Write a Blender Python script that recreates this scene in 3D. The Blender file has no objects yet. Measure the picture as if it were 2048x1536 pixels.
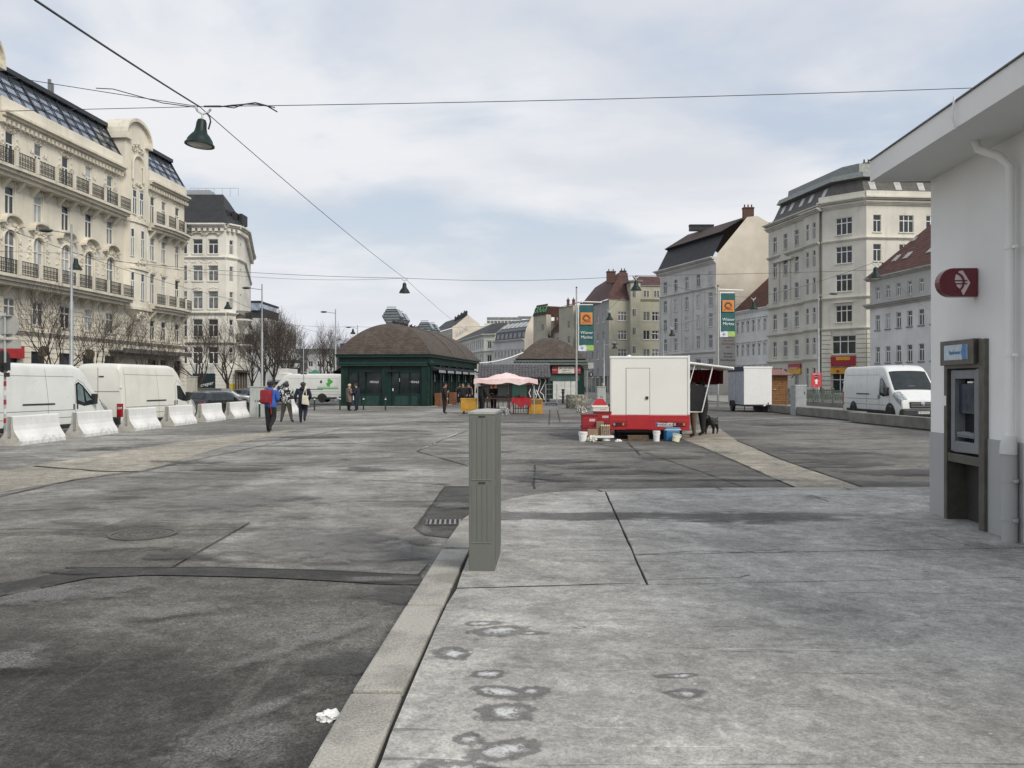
import bpy, bmesh, math, random
from mathutils import Vector, Matrix
R = math.radians
random.seed(7)
SC = bpy.context.scene
COL = SC.collection
# ------------------------------------------------------------------ camera, sky, sun, exposure
EYE = 1.72
cam_d = bpy.data.cameras.new('camera'); cam = bpy.data.objects.new('camera', cam_d); COL.objects.link(cam)
cam.location = (0, 0, EYE); cam.rotation_euler = (R(90), 0, 0)
cam_d.sensor_width = 36; cam_d.lens = 36 * 1658 / 2048; cam_d.clip_start = 0.1; cam_d.clip_end = 4000
SC.camera = cam
SUN_EL, SUN_AZ = 40, 140          # azimuth clockwise from +Y (view direction): behind the camera, to the right
W = bpy.data.worlds.new('World'); SC.world = W; W.use_nodes = True
nt = W.node_tree; nt.nodes.clear(); N = nt.nodes.new; L = nt.links.new
out = N('ShaderNodeOutputWorld'); bg = N('ShaderNodeBackground'); bg.inputs[1].default_value = 0.1
sky = N('ShaderNodeTexSky'); sky.sky_type = 'NISHITA'; sky.sun_disc = False
sky.sun_elevation = R(SUN_EL); sky.sun_rotation = R(SUN_AZ); sky.air_density = 1.6; sky.dust_density = 2.5
tc = N('ShaderNodeTexCoord'); sep = N('ShaderNodeSeparateXYZ'); L(tc.outputs['Generated'], sep.inputs[0])
def wmath(op, a, b=None, clamp=False):
    n = N('ShaderNodeMath'); n.operation = op; n.use_clamp = clamp
    for i, v in enumerate((a, b)):
        if v is None: continue
        if isinstance(v, (int, float)): n.inputs[i].default_value = v
        else: L(v, n.inputs[i])
    return n.outputs[0]
zc = wmath('ADD', wmath('MAXIMUM', sep.outputs[2], 0.0), 0.16)
cmb = N('ShaderNodeCombineXYZ'); L(wmath('DIVIDE', sep.outputs[0], zc), cmb.inputs[0]); L(wmath('DIVIDE', sep.outputs[1], zc), cmb.inputs[1])
def wnoise(scale, detail, off, rough=0.55, dist=0.0):
    mp = N('ShaderNodeMapping'); mp.inputs['Location'].default_value = off; mp.inputs['Rotation'].default_value = (0, 0, 0.5)
    mp.inputs['Scale'].default_value = (1.0, 1.15, 1.0)
    L(cmb.outputs[0], mp.inputs[0]); n = N('ShaderNodeTexNoise'); n.inputs['Scale'].default_value = scale
    n.inputs['Detail'].default_value = detail; n.inputs['Roughness'].default_value = rough; n.inputs['Distortion'].default_value = dist
    L(mp.outputs[0], n.inputs[0]); return n.outputs[0]
def wramp(v, a, b):
    n = N('ShaderNodeMapRange'); n.interpolation_type = 'SMOOTHSTEP'; n.inputs[1].default_value = a; n.inputs[2].default_value = b; L(v, n.inputs[0]); return n.outputs[0]
def wmix(f, a, b):
    n = N('ShaderNodeMix'); n.data_type = 'RGBA'; L(f, n.inputs[0])
    for i, v in ((6, a), (7, b)):
        if isinstance(v, tuple): n.inputs[i].default_value = (*v, 1)
        else: L(v, n.inputs[i])
    return n.outputs[2]
cover = wramp(wnoise(1.0, 8, (1.3, 5.2, 0), 0.54, 0.3), 0.37, 0.58)
shade = wramp(wnoise(1.1, 6, (8.3, 4.2, 0), 0.52, 0.25), 0.38, 0.62)
cloudc = wmix(shade, (5.5, 5.72, 6.2), (6.65, 6.75, 7.0))
gap = N('ShaderNodeMix'); gap.data_type = 'RGBA'; gap.inputs[0].default_value = 0.75; L(sky.outputs[0], gap.inputs[6]); gap.inputs[7].default_value = (4.75, 5.3, 6.3, 1)
mixed = wmix(cover, gap.outputs[2], cloudc)
hz = wramp(sep.outputs[2], 0.0, 0.22)
mixed = wmix(hz, (6.3, 6.45, 6.85), mixed)
L(mixed, bg.inputs[0]); L(bg.outputs[0], out.inputs[0])
sun_d = bpy.data.lights.new('sun', 'SUN'); sun_o = bpy.data.objects.new('sun', sun_d); COL.objects.link(sun_o)
sun_d.energy = 2.0; sun_d.angle = R(24); sun_d.color = (1.0, 0.94, 0.83)
sd = Vector((math.sin(R(SUN_AZ)) * math.cos(R(SUN_EL)), math.cos(R(SUN_AZ)) * math.cos(R(SUN_EL)), math.sin(R(SUN_EL))))
sun_o.rotation_euler = sd.to_track_quat('Z', 'Y').to_euler(); sun_o.location = (0, 0, 60)
SC.view_settings.view_transform = 'Standard'; SC.view_settings.look = 'None'
SC.view_settings.exposure = 0.36; SC.view_settings.gamma = 1.0; SC.view_settings.use_curve_mapping = False
SC.render.engine = 'CYCLES'; SC.cycles.use_denoising = True; SC.cycles.max_bounces = 5; SC.cycles.diffuse_bounces = 3
SC.cycles.glossy_bounces = 3; SC.cycles.transparent_max_bounces = 16; SC.cycles.caustics_reflective = False; SC.cycles.caustics_refractive = False

# ------------------------------------------------------------------ materials
MATS = {}
def lin(c):
    return tuple((x / 255 / 12.92 if x / 255 <= 0.04045 else ((x / 255 + 0.055) / 1.055) ** 2.4) for x in c)
class NT:
    def __init__(s, name):
        s.m = bpy.data.materials.new(name); s.m.use_nodes = True; s.t = s.m.node_tree
        s.b = s.t.nodes['Principled BSDF']; s.tc = s.t.nodes.new('ShaderNodeTexCoord'); s.geo = s.t.nodes.new('ShaderNodeNewGeometry')
        MATS[name] = s.m
    def lk(s, a, b): s.t.links.new(a, b)
    def put(s, sock, v):
        if isinstance(v, (int, float)): sock.default_value = v
        elif isinstance(v, tuple): sock.default_value = (*v, 1) if len(v) == 3 and len(sock.default_value) == 4 else v
        else: s.lk(v, sock)
    def map(s, scale=(1, 1, 1), rot=0.0, loc=(0, 0, 0), src='Object'):
        n = s.t.nodes.new('ShaderNodeMapping'); n.inputs['Scale'].default_value = scale; n.inputs['Rotation'].default_value = (0, 0, rot); n.inputs['Location'].default_value = loc
        s.lk(s.geo.outputs['Position'] if src == 'World' else s.tc.outputs['Object'], n.inputs[0]); return n.outputs[0]
    def noise(s, vec, scale, detail=4, rough=0.55, dist=0.0, out=0):
        n = s.t.nodes.new('ShaderNodeTexNoise'); s.lk(vec, n.inputs[0]); n.inputs['Scale'].default_value = scale; n.inputs['Detail'].default_value = detail
        n.inputs['Roughness'].default_value = rough; n.inputs['Distortion'].default_value = dist; return n.outputs[out]
    def vor(s, vec, scale, feature='F1', out=0):
        n = s.t.nodes.new('ShaderNodeTexVoronoi'); n.feature = feature; s.lk(vec, n.inputs[0]); n.inputs['Scale'].default_value = scale; return n.outputs[out]
    def ramp(s, v, a, b, lo=0.0, hi=1.0):
        n = s.t.nodes.new('ShaderNodeMapRange'); n.interpolation_type = 'SMOOTHSTEP'
        s.put(n.inputs[0], v); n.inputs[1].default_value = a; n.inputs[2].default_value = b; n.inputs[3].default_value = lo; n.inputs[4].default_value = hi; return n.outputs[0]
    def math(s, op, a, b=0.0, clamp=False):
        n = s.t.nodes.new('ShaderNodeMath'); n.operation = op; n.use_clamp = clamp; s.put(n.inputs[0], a); s.put(n.inputs[1], b); return n.outputs[0]
    def mix(s, f, a, b, blend='MIX'):
        n = s.t.nodes.new('ShaderNodeMix'); n.data_type = 'RGBA'; n.blend_type = blend; s.put(n.inputs[0], f); s.put(n.inputs[6], a); s.put(n.inputs[7], b); return n.outputs[2]
    def mul(s, c, v, a, b, lo, hi): return s.mix(1.0, c, s.ramp(v, a, b, lo, hi), 'MULTIPLY')
    def bump(s, h, strength=0.3, dist=0.01):
        n = s.t.nodes.new('ShaderNodeBump'); n.inputs['Strength'].default_value = strength; n.inputs['Distance'].default_value = dist; s.lk(h, n.inputs['Height']); s.lk(n.outputs[0], s.b.inputs['Normal'])
    def set(s, color=None, rough=None, metal=None, spec=None):
        for k, v in (('Base Color', color), ('Roughness', rough), ('Metallic', metal), ('Specular IOR Level', spec)):
            if v is not None: s.put(s.b.inputs[k], v)
def sc3(c, k): return tuple(min(1, x * k) for x in c)
def M(name, color=(0.5, 0.5, 0.5), rough=0.6, metal=0.0, var=0.12, scale=3.0, bump=0.0, bscale=30.0, dirt=0.0, spec=None, coat=0.0):
    """plain procedural material: base colour with uneven tone, dirt patches and fine relief"""
    if name in MATS: return MATS[name]
    n = NT(name); v = n.map()
    col = n.mix(n.ramp(n.noise(v, scale, 5), 0.3, 0.7), sc3(color, 1 - var), sc3(color, 1 + var))
    if dirt: col = n.mix(n.ramp(n.noise(n.map((1, 1, 0.35), loc=(3, 1, 2)), scale * 0.8, 7, 0.65), 0.5, 0.78, 0, dirt), col, sc3((0.16, 0.15, 0.13), 0.6))
    n.set(col, n.ramp(n.noise(v, scale * 3, 3), 0.2, 0.8, max(0.02, rough - 0.08), min(1, rough + 0.08)), metal, spec)
    if bump: n.bump(n.noise(v, bscale, 4), bump, 0.01)
    if coat: n.b.inputs['Coat Weight'].default_value = coat; n.b.inputs['Coat Roughness'].default_value = 0.08
    return n.m
def facade_mat(name, color, stain=0.35, streak=(0.30, 0.28, 0.24), bump=0.25):
    """painted render with vertical rain streaks and blotches"""
    n = NT(name); v = n.map(src='World')
    base = n.mix(n.ramp(n.noise(v, 0.35, 5), 0.3, 0.7), sc3(color, 0.9), sc3(color, 1.08))
    st = n.ramp(n.noise(n.map((1.6, 1.6, 0.16), src='World'), 1.0, 7, 0.62), 0.48, 0.8, 0, stain)
    base = n.mix(st, base, streak)
    bl = n.ramp(n.noise(n.map((0.5, 0.5, 0.5), loc=(5, 9, 1), src='World'), 1.3, 8, 0.65), 0.55, 0.8, 0, stain * 0.6)
    base = n.mix(bl, base, sc3(streak, 1.2))
    n.set(base, 0.85, 0, 0.25); n.bump(n.noise(v, 14, 5, 0.6), bump, 0.02); return n.m

# ------------------------------------------------------------------ mesh collector
class Face:
    """a facade plane: u along p0->p1, d outward (to the right of travel), z up"""
    def __init__(s, p0, p1):
        s.p0 = Vector((p0[0], p0[1])); t = Vector((p1[0] - p0[0], p1[1] - p0[1])); s.len = t.length; s.t = t.normalized(); s.n = Vector((s.t.y, -s.t.x)); s.ang = math.atan2(s.t.y, s.t.x)
    def pt(s, u, d, z):
        p = s.p0 + s.t * u + s.n * d; return Vector((p.x, p.y, z))
class MB:
    def __init__(s, face=None, org=None, xf=None): s.v = []; s.f = []; s.mi = []; s.cur = 0; s.face = face; s.org = Vector(org) if org is not None else Vector((0, 0, 0)); s.xf = xf
    def add(s, vs, fs):
        b = len(s.v)
        for p in vs:
            p = Vector(p)
            if s.xf is not None: p = s.xf @ p
            if s.face is not None: p = s.face.pt(p.x, p.y, p.z) - s.org
            s.v.append(p)
        for f in fs: s.f.append(tuple(b + i for i in f)); s.mi.append(s.cur)
        return s
    def box(s, x0, y0, z0, x1, y1, z1):
        vs = [(x, y, z) for x in (x0, x1) for y in (y0, y1) for z in (z0, z1)]
        return s.add(vs, [(0, 1, 3, 2), (4, 6, 7, 5), (0, 4, 5, 1), (2, 3, 7, 6), (0, 2, 6, 4), (1, 5, 7, 3)])
    def quad(s, a, b, c, d): return s.add([a, b, c, d], [(0, 1, 2, 3)])
    def prism(s, poly, a, b, axis='z'):
        n = len(poly)
        def mk(p, h): return (p[0], p[1], h) if axis == 'z' else ((p[0], h, p[1]) if axis == 'y' else (h, p[0], p[1]))
        vs = [mk(p, a) for p in poly] + [mk(p, b) for p in poly]
        return s.add(vs, [tuple(range(n)), tuple(range(2 * n - 1, n - 1, -1))] + [(i, (i + 1) % n, n + (i + 1) % n, n + i) for i in range(n)])
    def tube(s, pts, r, n=8, caps=True):
        pts = [Vector(p) for p in pts]; k = len(pts); rs = r if isinstance(r, (list, tuple)) else [r] * k
        vs = []; up = None
        for i, p in enumerate(pts):
            d = (pts[min(i + 1, k - 1)] - pts[max(i - 1, 0)]);  d = d.normalized() if d.length > 1e-9 else Vector((0, 0, 1))
            if up is None: up = d.orthogonal().normalized()
            else:
                up = up - d * up.dot(d); up = up.normalized() if up.length > 1e-6 else d.orthogonal().normalized()
            w = d.cross(up)
            for j in range(n):
                a = 2 * math.pi * j / n; vs.append(p + (up * math.cos(a) + w * math.sin(a)) * rs[i])
        fs = [(i * n + j, i * n + (j + 1) % n, (i + 1) * n + (j + 1) % n, (i + 1) * n + j) for i in range(k - 1) for j in range(n)]
        if caps: fs += [tuple(range(n - 1, -1, -1)), tuple(range((k - 1) * n, k * n))]
        return s.add(vs, fs)
    def lathe(s, prof, n=16, c=(0, 0, 0), axis='z'):
        vs = []
        for r, z in prof:
            for j in range(n):
                a = 2 * math.pi * j / n; x, y = r * math.cos(a), r * math.sin(a)
                vs.append((c[0] + x, c[1] + y, c[2] + z) if axis == 'z' else ((c[0] + x, c[1] + z, c[2] + y) if axis == 'y' else (c[0] + z, c[1] + x, c[2] + y)))
        k = len(prof)
        fs = [(i * n + j, i * n + (j + 1) % n, (i + 1) * n + (j + 1) % n, (i + 1) * n + j) for i in range(k - 1) for j in range(n)]
        if prof[0][0] > 1e-5: fs.append(tuple(range(n - 1, -1, -1)))
        if prof[-1][0] > 1e-5: fs.append(tuple(range((k - 1) * n, k * n)))
        return s.add(vs, fs)
    def ball(s, c, rx, ry=None, rz=None, n=10, m=6):
        ry = rx if ry is None else ry; rz = rx if rz is None else rz; vs = []
        for i in range(m + 1):
            t = math.pi * i / m
            for j in range(n): a = 2 * math.pi * j / n; vs.append((c[0] + rx * math.sin(t) * math.cos(a), c[1] + ry * math.sin(t) * math.sin(a), c[2] + rz * math.cos(t)))
        return s.add(vs, [(i * n + j, (i + 1) * n + j, (i + 1) * n + (j + 1) % n, i * n + (j + 1) % n) for i in range(m) for j in range(n)])
    def mesh(s, name, mats, smooth=None, bevel=0.0, weld=True):
        me = bpy.data.meshes.new(name); me.from_pydata([tuple(p) for p in s.v], [], s.f)
        for mt in (mats if isinstance(mats, (list, tuple)) else [mats]): me.materials.append(mt)
        me.polygons.foreach_set('material_index', s.mi)
        bm = bmesh.new(); bm.from_mesh(me)
        if weld: bmesh.ops.remove_doubles(bm, verts=bm.verts, dist=1e-5)
        bmesh.ops.recalc_face_normals(bm, faces=bm.faces)
        if bevel: bmesh.ops.bevel(bm, geom=[e for e in bm.edges if e.calc_face_angle(0) > 0.6], offset=bevel, segments=2, affect='EDGES', profile=0.6, clamp_overlap=True)
        bm.to_mesh(me); bm.free()
        if smooth is not None: me.shade_smooth(); me.set_sharp_from_angle(angle=R(smooth))
        return me
    def build(s, name, mats, parent=None, smooth=None, bevel=0.0, loc=(0, 0, 0), rz=0.0, weld=True):
        return ob(name, s.mesh(name, mats, smooth, bevel, weld), parent, loc, rz)
def ob(name, me, parent=None, loc=(0, 0, 0), rz=0.0):
    o = bpy.data.objects.new(name, me); COL.objects.link(o); o.location = loc
    o.rotation_euler = (0, 0, rz) if isinstance(rz, (int, float)) else rz
    if parent is not None: o.parent = parent
    return o
def tag(o, label, cat, group=None, kind=None):
    if label: o['label'] = label
    if cat: o['category'] = cat
    if group: o['group'] = group
    if kind: o['kind'] = kind
    return o
def thing(name, label, cat, loc=(0, 0, 0), rz=0.0, group=None): return tag(ob(name, None, None, loc, rz), label, cat, group)
def struct(o): o['kind'] = 'structure'; return o
def copy_tree(o, parent=None):
    c = o.copy(); COL.objects.link(c); c.parent = parent
    for ch in list(o.children): copy_tree(ch, c)
    return c
def text(s, size, mat, parent, loc, rot=(R(90), 0, 0), ext=0.002, align='CENTER', name='lettering', sx=1.0, shear=0.0):
    cu = bpy.data.curves.new(name, 'FONT'); cu.body = s; cu.size = size; cu.extrude = ext; cu.align_x = align; cu.align_y = 'CENTER'; cu.resolution_u = 2; cu.shear = shear
    t = bpy.data.objects.new('tmp', cu); COL.objects.link(t)
    me = bpy.data.meshes.new_from_object(t.evaluated_get(bpy.context.evaluated_depsgraph_get())); bpy.data.objects.remove(t); me.name = name
    me.materials.clear(); me.materials.append(mat); o = ob(name, me, parent, loc, rot); o.scale = (sx, 1, 1); return o
def gx(px, Y): return (px - 1024) / 1658 * Y
def gz(py, Y): return EYE + (768 - py) / 1658 * Y
def G(px, py, z=0.0):
    Y = 1658 * (EYE - z) / (py - 768); return (gx(px, Y), Y)

# common materials
glass_dark = M('window_glass_dark', (0.035, 0.04, 0.045), 0.06, var=0.3, spec=0.5)
glass_mid = M('window_glass_curtained', (0.17, 0.18, 0.18), 0.12, var=0.35, scale=1.2, spec=0.5)
glass_pale = M('window_glass_net_curtain', (0.40, 0.41, 0.40), 0.25, var=0.2, scale=1.5)
white_frame = M('white_window_paint', (0.72, 0.72, 0.69), 0.5, var=0.06)
brown_frame = M('brown_window_paint', (0.09, 0.07, 0.055), 0.5)
black_metal = M('black_metal', (0.022, 0.022, 0.024), 0.5)
iron = M('wrought_iron', (0.035, 0.035, 0.033), 0.6)
galv = M('galvanised_steel', (0.42, 0.43, 0.44), 0.45, 0.6, var=0.1)
greypost = M('grey_painted_steel', (0.38, 0.395, 0.39), 0.5, 0.1, dirt=0.2)
rubber = M('tyre_rubber', (0.02, 0.02, 0.021), 0.85)
black_plastic = M('black_plastic', (0.028, 0.028, 0.03), 0.55)
white_plastic = M('white_plastic', (0.78, 0.78, 0.76), 0.4, var=0.04)
wire_mat = M('overhead_wire', (0.03, 0.03, 0.035), 0.6)
dark_green = M('market_dark_green_paint', (0.0065, 0.026, 0.0205), 0.5, var=0.2, scale=1.5, dirt=0.2, spec=.3)
# ------------------------------------------------------------------ ground
def asphalt(name, col, patch=0.35, dark=0.5, rot=0.0, fine=1.0, streak=None, spec=0.3, zone=None):
    """worn asphalt: every layer multiplies the one below, so stains stay dark through the grain"""
    n = NT(name); W_ = lambda sc, r=0.0, lo=(0, 0, 0): n.map(sc, r, lo, 'World'); v = W_((1, 1, 1))
    c = n.mix(n.ramp(n.noise(v, 0.13, 9, 0.68, 0.6), 0.42, 0.59), sc3(col, 1 - patch), sc3(col, 1 + patch * 0.6))                      # big worn fields
    if zone:                                                                                                                          # older, dirtier surface on one side of a wandering line
        ax, z0, z1, f0, f1 = zone; sp_ = n.t.nodes.new('ShaderNodeSeparateXYZ'); n.lk(v, sp_.inputs[0])
        c = n.mul(c, n.math('ADD', sp_.outputs[ax], n.math('MULTIPLY', n.math('SUBTRACT', n.noise(W_((1, 1, 1), 0, (31, 7, 0)), 0.25 if ax == 0 else 0.8, 8, 0.7), 0.5), 9.0 if ax == 0 else 2.5)), z0, z1, f0, f1)
    c = n.mul(c, n.noise(W_((0.6, 1.4, 1), rot, (7, 3, 0)), 0.75, 10, 0.72, 0.9), 0.52, 0.62, 1, 1 - dark * .85)                               # damp and oily dirt
    c = n.mul(c, n.noise(W_((1.3, 0.7, 1), rot, (2, 13, 0)), 0.5, 10, 0.72, 0.5), 0.53, 0.63, 1, 1.2)                                   # dried salt bloom
    c = n.mul(c, n.noise(W_((0.14, 1.2, 1), rot + 0.12, (4, 1, 0)), 1.5, 9, 0.74), 0.52, 0.58, 1, 1 - dark * 0.32)                       # smeared tyre tracks
    c = n.mul(c, n.noise(W_((1, 1.2, 1), 0.4, (5, 5, 0)), 4.5, 9, 0.76), 0.42, 0.58, 0.90, 1.09)
    if streak:
        ang, lo, s = streak
        c = n.mix(n.ramp(n.noise(W_((2.4, 0.20, 1), ang, (1, 1, 0)), 1.0, 9, 0.70, 0.3), lo, lo + 0.14, 0, s), c, sc3(col, 2.2))
    for sc_, k_, o_ in ((0.9, .17, 3), (3.2, .14, 11), (9.0, .12, 17), (24.0, .13, 23)):                                                 # crisp-edged wear
        c = n.mul(c, n.noise(W_((1, 1.15, 1), .5, (o_, o_, 0)), sc_, 9, .72, .5), .535, .555, 1, 1 - k_); c = n.mul(c, n.noise(W_((1.1, 1, 1), .2, (o_ + 40, o_, 0)), sc_ * 1.2, 9, .72, .5), .545, .565, 1, 1 + k_ * .8)
    g1 = n.noise(v, 75 * fine, 4, 0.8); g2 = n.noise(v, 30 * fine, 5, 0.78)
    c = n.mul(c, g2, 0.40, 0.60, 0.84, 1.16); c = n.mul(c, g1, 0.40, 0.60, 0.62, 1.40)                                                    # aggregate
    vo = n.vor(v, 34); wh = n.vor(v, 34, out=1)
    c = n.mix(n.math('MULTIPLY', n.ramp(vo, 0.10, 0.20, 1, 0), n.ramp(wh, 0.70, 0.76, 0, 0.5)), c, sc3(col, 2.6))                           # pale grit
    gum = n.math('MULTIPLY', n.ramp(n.vor(v, 2.1), 0.04, 0.07, 1, 0), n.ramp(n.vor(v, 2.1, out=1), 0.5, 0.55, 0, .55)); c = n.mix(gum, c, sc3(col, .3))
    n.set(c, n.ramp(g2, 0.3, 0.7, 0.70, 0.92), 0, spec); n.bump(n.math('ADD', g1, g2), 0.5, 0.008); return n.m
ASPH = asphalt('worn_grey_asphalt', (0.222, 0.213, 0.193), 0.34, 0.55, zone=(0, -3.0, 3.5, 1.12, 0.70))
ASPH_D = asphalt('dark_foreground_asphalt', (0.083, 0.079, 0.071), 0.32, 0.36, streak=(-0.42, 0.50, 0.5), zone=(1, 4.4, 6.6, 0.92, 1.9))
ASPH_M = asphalt('brownish_patch_asphalt', (0.172, 0.162, 0.142), 0.35, 0.55)
ASPH_P = asphalt('dark_repair_asphalt', (0.080, 0.077, 0.071), 0.35, 0.4)
ASPH_B = asphalt('beige_bound_gravel', (0.335, 0.305, 0.252), 0.15, 0.28)
ASPH_W = asphalt('pale_worn_asphalt', (0.222, 0.218, 0.206), 0.25, 0.5)
ROADM = asphalt('carriageway_asphalt', (0.10, 0.10, 0.10), 0.2, 0.3)
JOINT = M('joint_filler', (0.03, 0.029, 0.027), 0.9)
PAINT = M('worn_road_paint', (0.55, 0.55, 0.53), 0.8, var=0.3, scale=12)
def sheet(name, pts, z, mat, parent=None, sub=None):
    b = MB(); b.add([(x, y, z) for x, y in pts], [tuple(range(len(pts)))]); o = b.build(name, mat, parent)
    if parent is None: struct(o)
    return o
# plaza + lower carriageway beyond the barrier row on the left: one sheet with a ramp
prof = [(-900, -0.2), (-15.4, -0.2), (-14.75, 0.0), (900, 0.0)]
b = MB()
for i in range(3):
    (x0, z0), (x1, z1) = prof[i], prof[i + 1]
    b.cur = 1 if i == 0 else 0
    b.quad((x0, -300, z0), (x1, -300, z1), (x1, 1500, z1), (x0, 1500, z0))
struct(b.build('plaza_ground', [ASPH, ROADM]))
def strip(name, pts, w, z, mat, jag=0.4, seg=0.35):
    """a crack or joint line: an irregular thin band laid on the ground"""
    P = []
    for i in range(len(pts) - 1):
        a, c = Vector(pts[i]), Vector(pts[i + 1]); k = max(1, int((c - a).length / seg))
        for j in range(k): P.append(a + (c - a) * (j / k))
    P.append(Vector(pts[-1])); vs = []; n = len(P)
    for i, p in enumerate(P):
        d = (P[min(i + 1, n - 1)] - P[max(i - 1, 0)]).normalized(); q = Vector((-d.y, d.x)); ww = w * (1 + random.uniform(-jag, jag)) / 2; o = q * random.uniform(-1, 1) * w * jag
        vs += [(p.x + o.x + q.x * ww, p.y + o.y + q.y * ww, z), (p.x + o.x - q.x * ww, p.y + o.y - q.y * ww, z)]
    b = MB(); b.add(vs, [(2 * i, 2 * i + 1, 2 * i + 3, 2 * i + 2) for i in range(n - 1)]); return struct(b.build(name, mat))
def gp(l, z=0.0): return [G(x, y, z) for x, y in l]
def rough_poly(pts, seg=0.5, jag=0.05):
    o = []; n = len(pts)
    for i in range(n):
        a, c = Vector(pts[i]), Vector(pts[(i + 1) % n]); k = max(1, min(40, int((c - a).length / seg)))
        for j in range(k): o.append(tuple(a + (c - a) * (j / k) + Vector((random.uniform(-jag, jag), random.uniform(-jag, jag)))))
    return o
sheet('beige_gravel_strip', rough_poly(gp([(-300, 955), (0, 942), (70, 932), (250, 902), (340, 887), (460, 872), (520, 866), (600, 858), (560, 868), (470, 888), (400, 908), (330, 930), (279, 941), (216, 949), (0, 985), (-300, 1030)]), 0.6, 0.04), 0.004, ASPH_B)
sheet('beige_gravel_track', rough_poly(gp([(1340, 868), (1405, 858), (1440, 858), (1475, 882), (1560, 920), (1725, 976), (1590, 976), (1480, 925), (1400, 892)]), 0.6, 0.015), 0.004, ASPH_B)
sheet('manhole_patch', rough_poly(gp([(-200, 1061), (208, 1058), (252, 1043), (500, 1047), (342, 1138), (130, 1138), (60, 1165), (-250, 1185)]), 0.4, 0.012), 0.008, ASPH_M)
sheet('dark_repair_patch', rough_poly(gp([(890, 973), (945, 973), (945, 1060), (925, 1080), (850, 1072), (828, 1056)]), 0.3, 0.012), 0.008, ASPH_P)
sheet('trench_repair', rough_poly(gp([(-280, 1205), (60, 1160), (160, 1138), (420, 1136), (640, 1142), (840, 1152), (850, 1172), (760, 1170), (560, 1158), (300, 1152), (180, 1158), (0, 1195), (-280, 1260)]), 0.35, 0.012), 0.012, ASPH_P)
sheet('road_foreground', rough_poly(gp([(-400, 1290), (0, 1197), (180, 1159), (300, 1153), (560, 1159), (760, 1171), (860, 1177)]) + [(-0.66, 6.6), (-0.8, 1.0), (-9.0, 1.0), (-9, 5.2)], 0.3, 0.01), 0.006, ASPH_D)
for pts, w in (([(0, 1060), (206, 1057), (250, 1042), (500, 1046)], 0.02), ([(500, 1046), (342, 1138)], 0.012), ([(-40, 1003), (150, 960), (280, 944), (520, 893), (690, 858), (880, 838)], 0.035),
               ([(280, 944), (600, 955), (760, 962), (900, 970)], 0.03), ([(70, 933), (210, 944), (280, 944)], 0.09), ([(834, 903), (935, 932)], 0.03), ([(834, 903), (885, 880), (935, 862)], 0.03),
               ([(620, 862), (935, 855)], 0.03), ([(935, 855), (1240, 856)], 0.05), ([(1100, 820), (1098, 850)], 0.05), ([(1115, 820), (1120, 846)], 0.05), ([(1070, 930), (1068, 978)], 0.03),
               ([(1100, 870), (1290, 905), (1490, 975)], 0.03), ([(1255, 885), (1280, 910)], 0.04), ([(1475, 882), (1560, 918), (1725, 975)], 0.04), ([(1400, 893), (1590, 976)], 0.025),
               ([(130, 1138), (420, 1137), (640, 1143), (838, 1153)], 0.025), ([(838, 1153), (858, 1130)], 0.02), ([(890, 974), (838, 1050)], 0.012), ([(480, 885), (700, 872)], 0.04), ([(990, 845), (1200, 846)], 0.05)):
    strip('ground_crack', gp(pts), w, 0.0135, JOINT)
for pts, w in (([(845, 898), (872, 886)], 0.06), ([(880, 882), (915, 867)], 0.05), ([(1560, 842), (1650, 842)], 0.12), ([(1660, 846), (1710, 848)], 0.1), ([(1440, 842), (1590, 835)], 0.1), ([(560, 821), (850, 823)], 0.12)):
    strip('worn_paint_line', gp(pts), w, 0.0095, PAINT, 0.15)
# ---- damp blotches scattered over the plaza (thin stains with their own outline)
stain = NT('damp_oil_stain'); v = stain.map(); 
stain.set(stain.mix(stain.ramp(stain.noise(stain.map(src='World'), 70, 5, .8), 0.42, 0.58), (0.028, 0.027, 0.025), (0.10, 0.097, 0.09)), 0.6)
ln = stain.t.nodes.new('ShaderNodeVectorMath'); ln.operation = 'LENGTH'; stain.lk(v, ln.inputs[0])
al = stain.ramp(stain.math('ADD', ln.outputs['Value'], stain.math('MULTIPLY', stain.math('SUBTRACT', stain.noise(stain.map((.7, 1.2, 1), src='World'), 1.3, 10, 0.74, .6), .36), 3.2)), 0.75, 1.05, 0.55, 0)
stain.put(stain.b.inputs['Alpha'], stain.math('MULTIPLY', al, stain.ramp(ln.outputs['Value'], .55, .98, 1, 0)))
_z = [0.0165]
def stz(): _z[0] += .0004; return _z[0]
disc = MB(); disc.add([(math.cos(a * math.pi / 12), math.sin(a * math.pi / 12), 0) for a in range(24)], [tuple(range(24))]); disc_me = disc.mesh('damp_stain', stain.m)
for px, py, w, h in ((200, 898, 1.3, .8), (640, 875, 2.2, .9), (740, 940, 1.2, .5), (790, 862, 2.6, .7), (560, 1000, .9, .3), (1120, 925, 1.6, .8), (1180, 870, 2.2, 1.2), (1250, 945, 2.0, .4), (1330, 915, 1.5, .6),
                     (1700, 930, 2.2, .9), (1620, 900, 1.8, .8), (1800, 945, 2.4, .6), (1040, 845, 1.5, 1.0), (1060, 955, .8, 1.4), (370, 925, 1.6, .6), (730, 1075, .7, .4), (790, 1195, .6, .35), (690, 1330, .35, .3), (990, 870, 1.4, .7), (1420, 905, 1.3, .5), (880, 845, 2.5, .8), (480, 940, 1.6, .35), (1550, 850, 3, .9), (1190, 935, 1.4, .45), (800, 1110, .45, .5), (840, 1090, .3, .4), (330, 1115, .8, .2), (150, 1148, .7, .12), (1000, 905, .8, .5), (1230, 900, 1.8, .7), (1340, 945, 1.6, .4), (1120, 960, 1.0, .5)):
    o = ob('damp_stain', disc_me, None, (*G(px, py), stz()), random.uniform(-.2, .2)); o.scale = (w, h * 1.6, 1); o['kind'] = 'structure'
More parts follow.
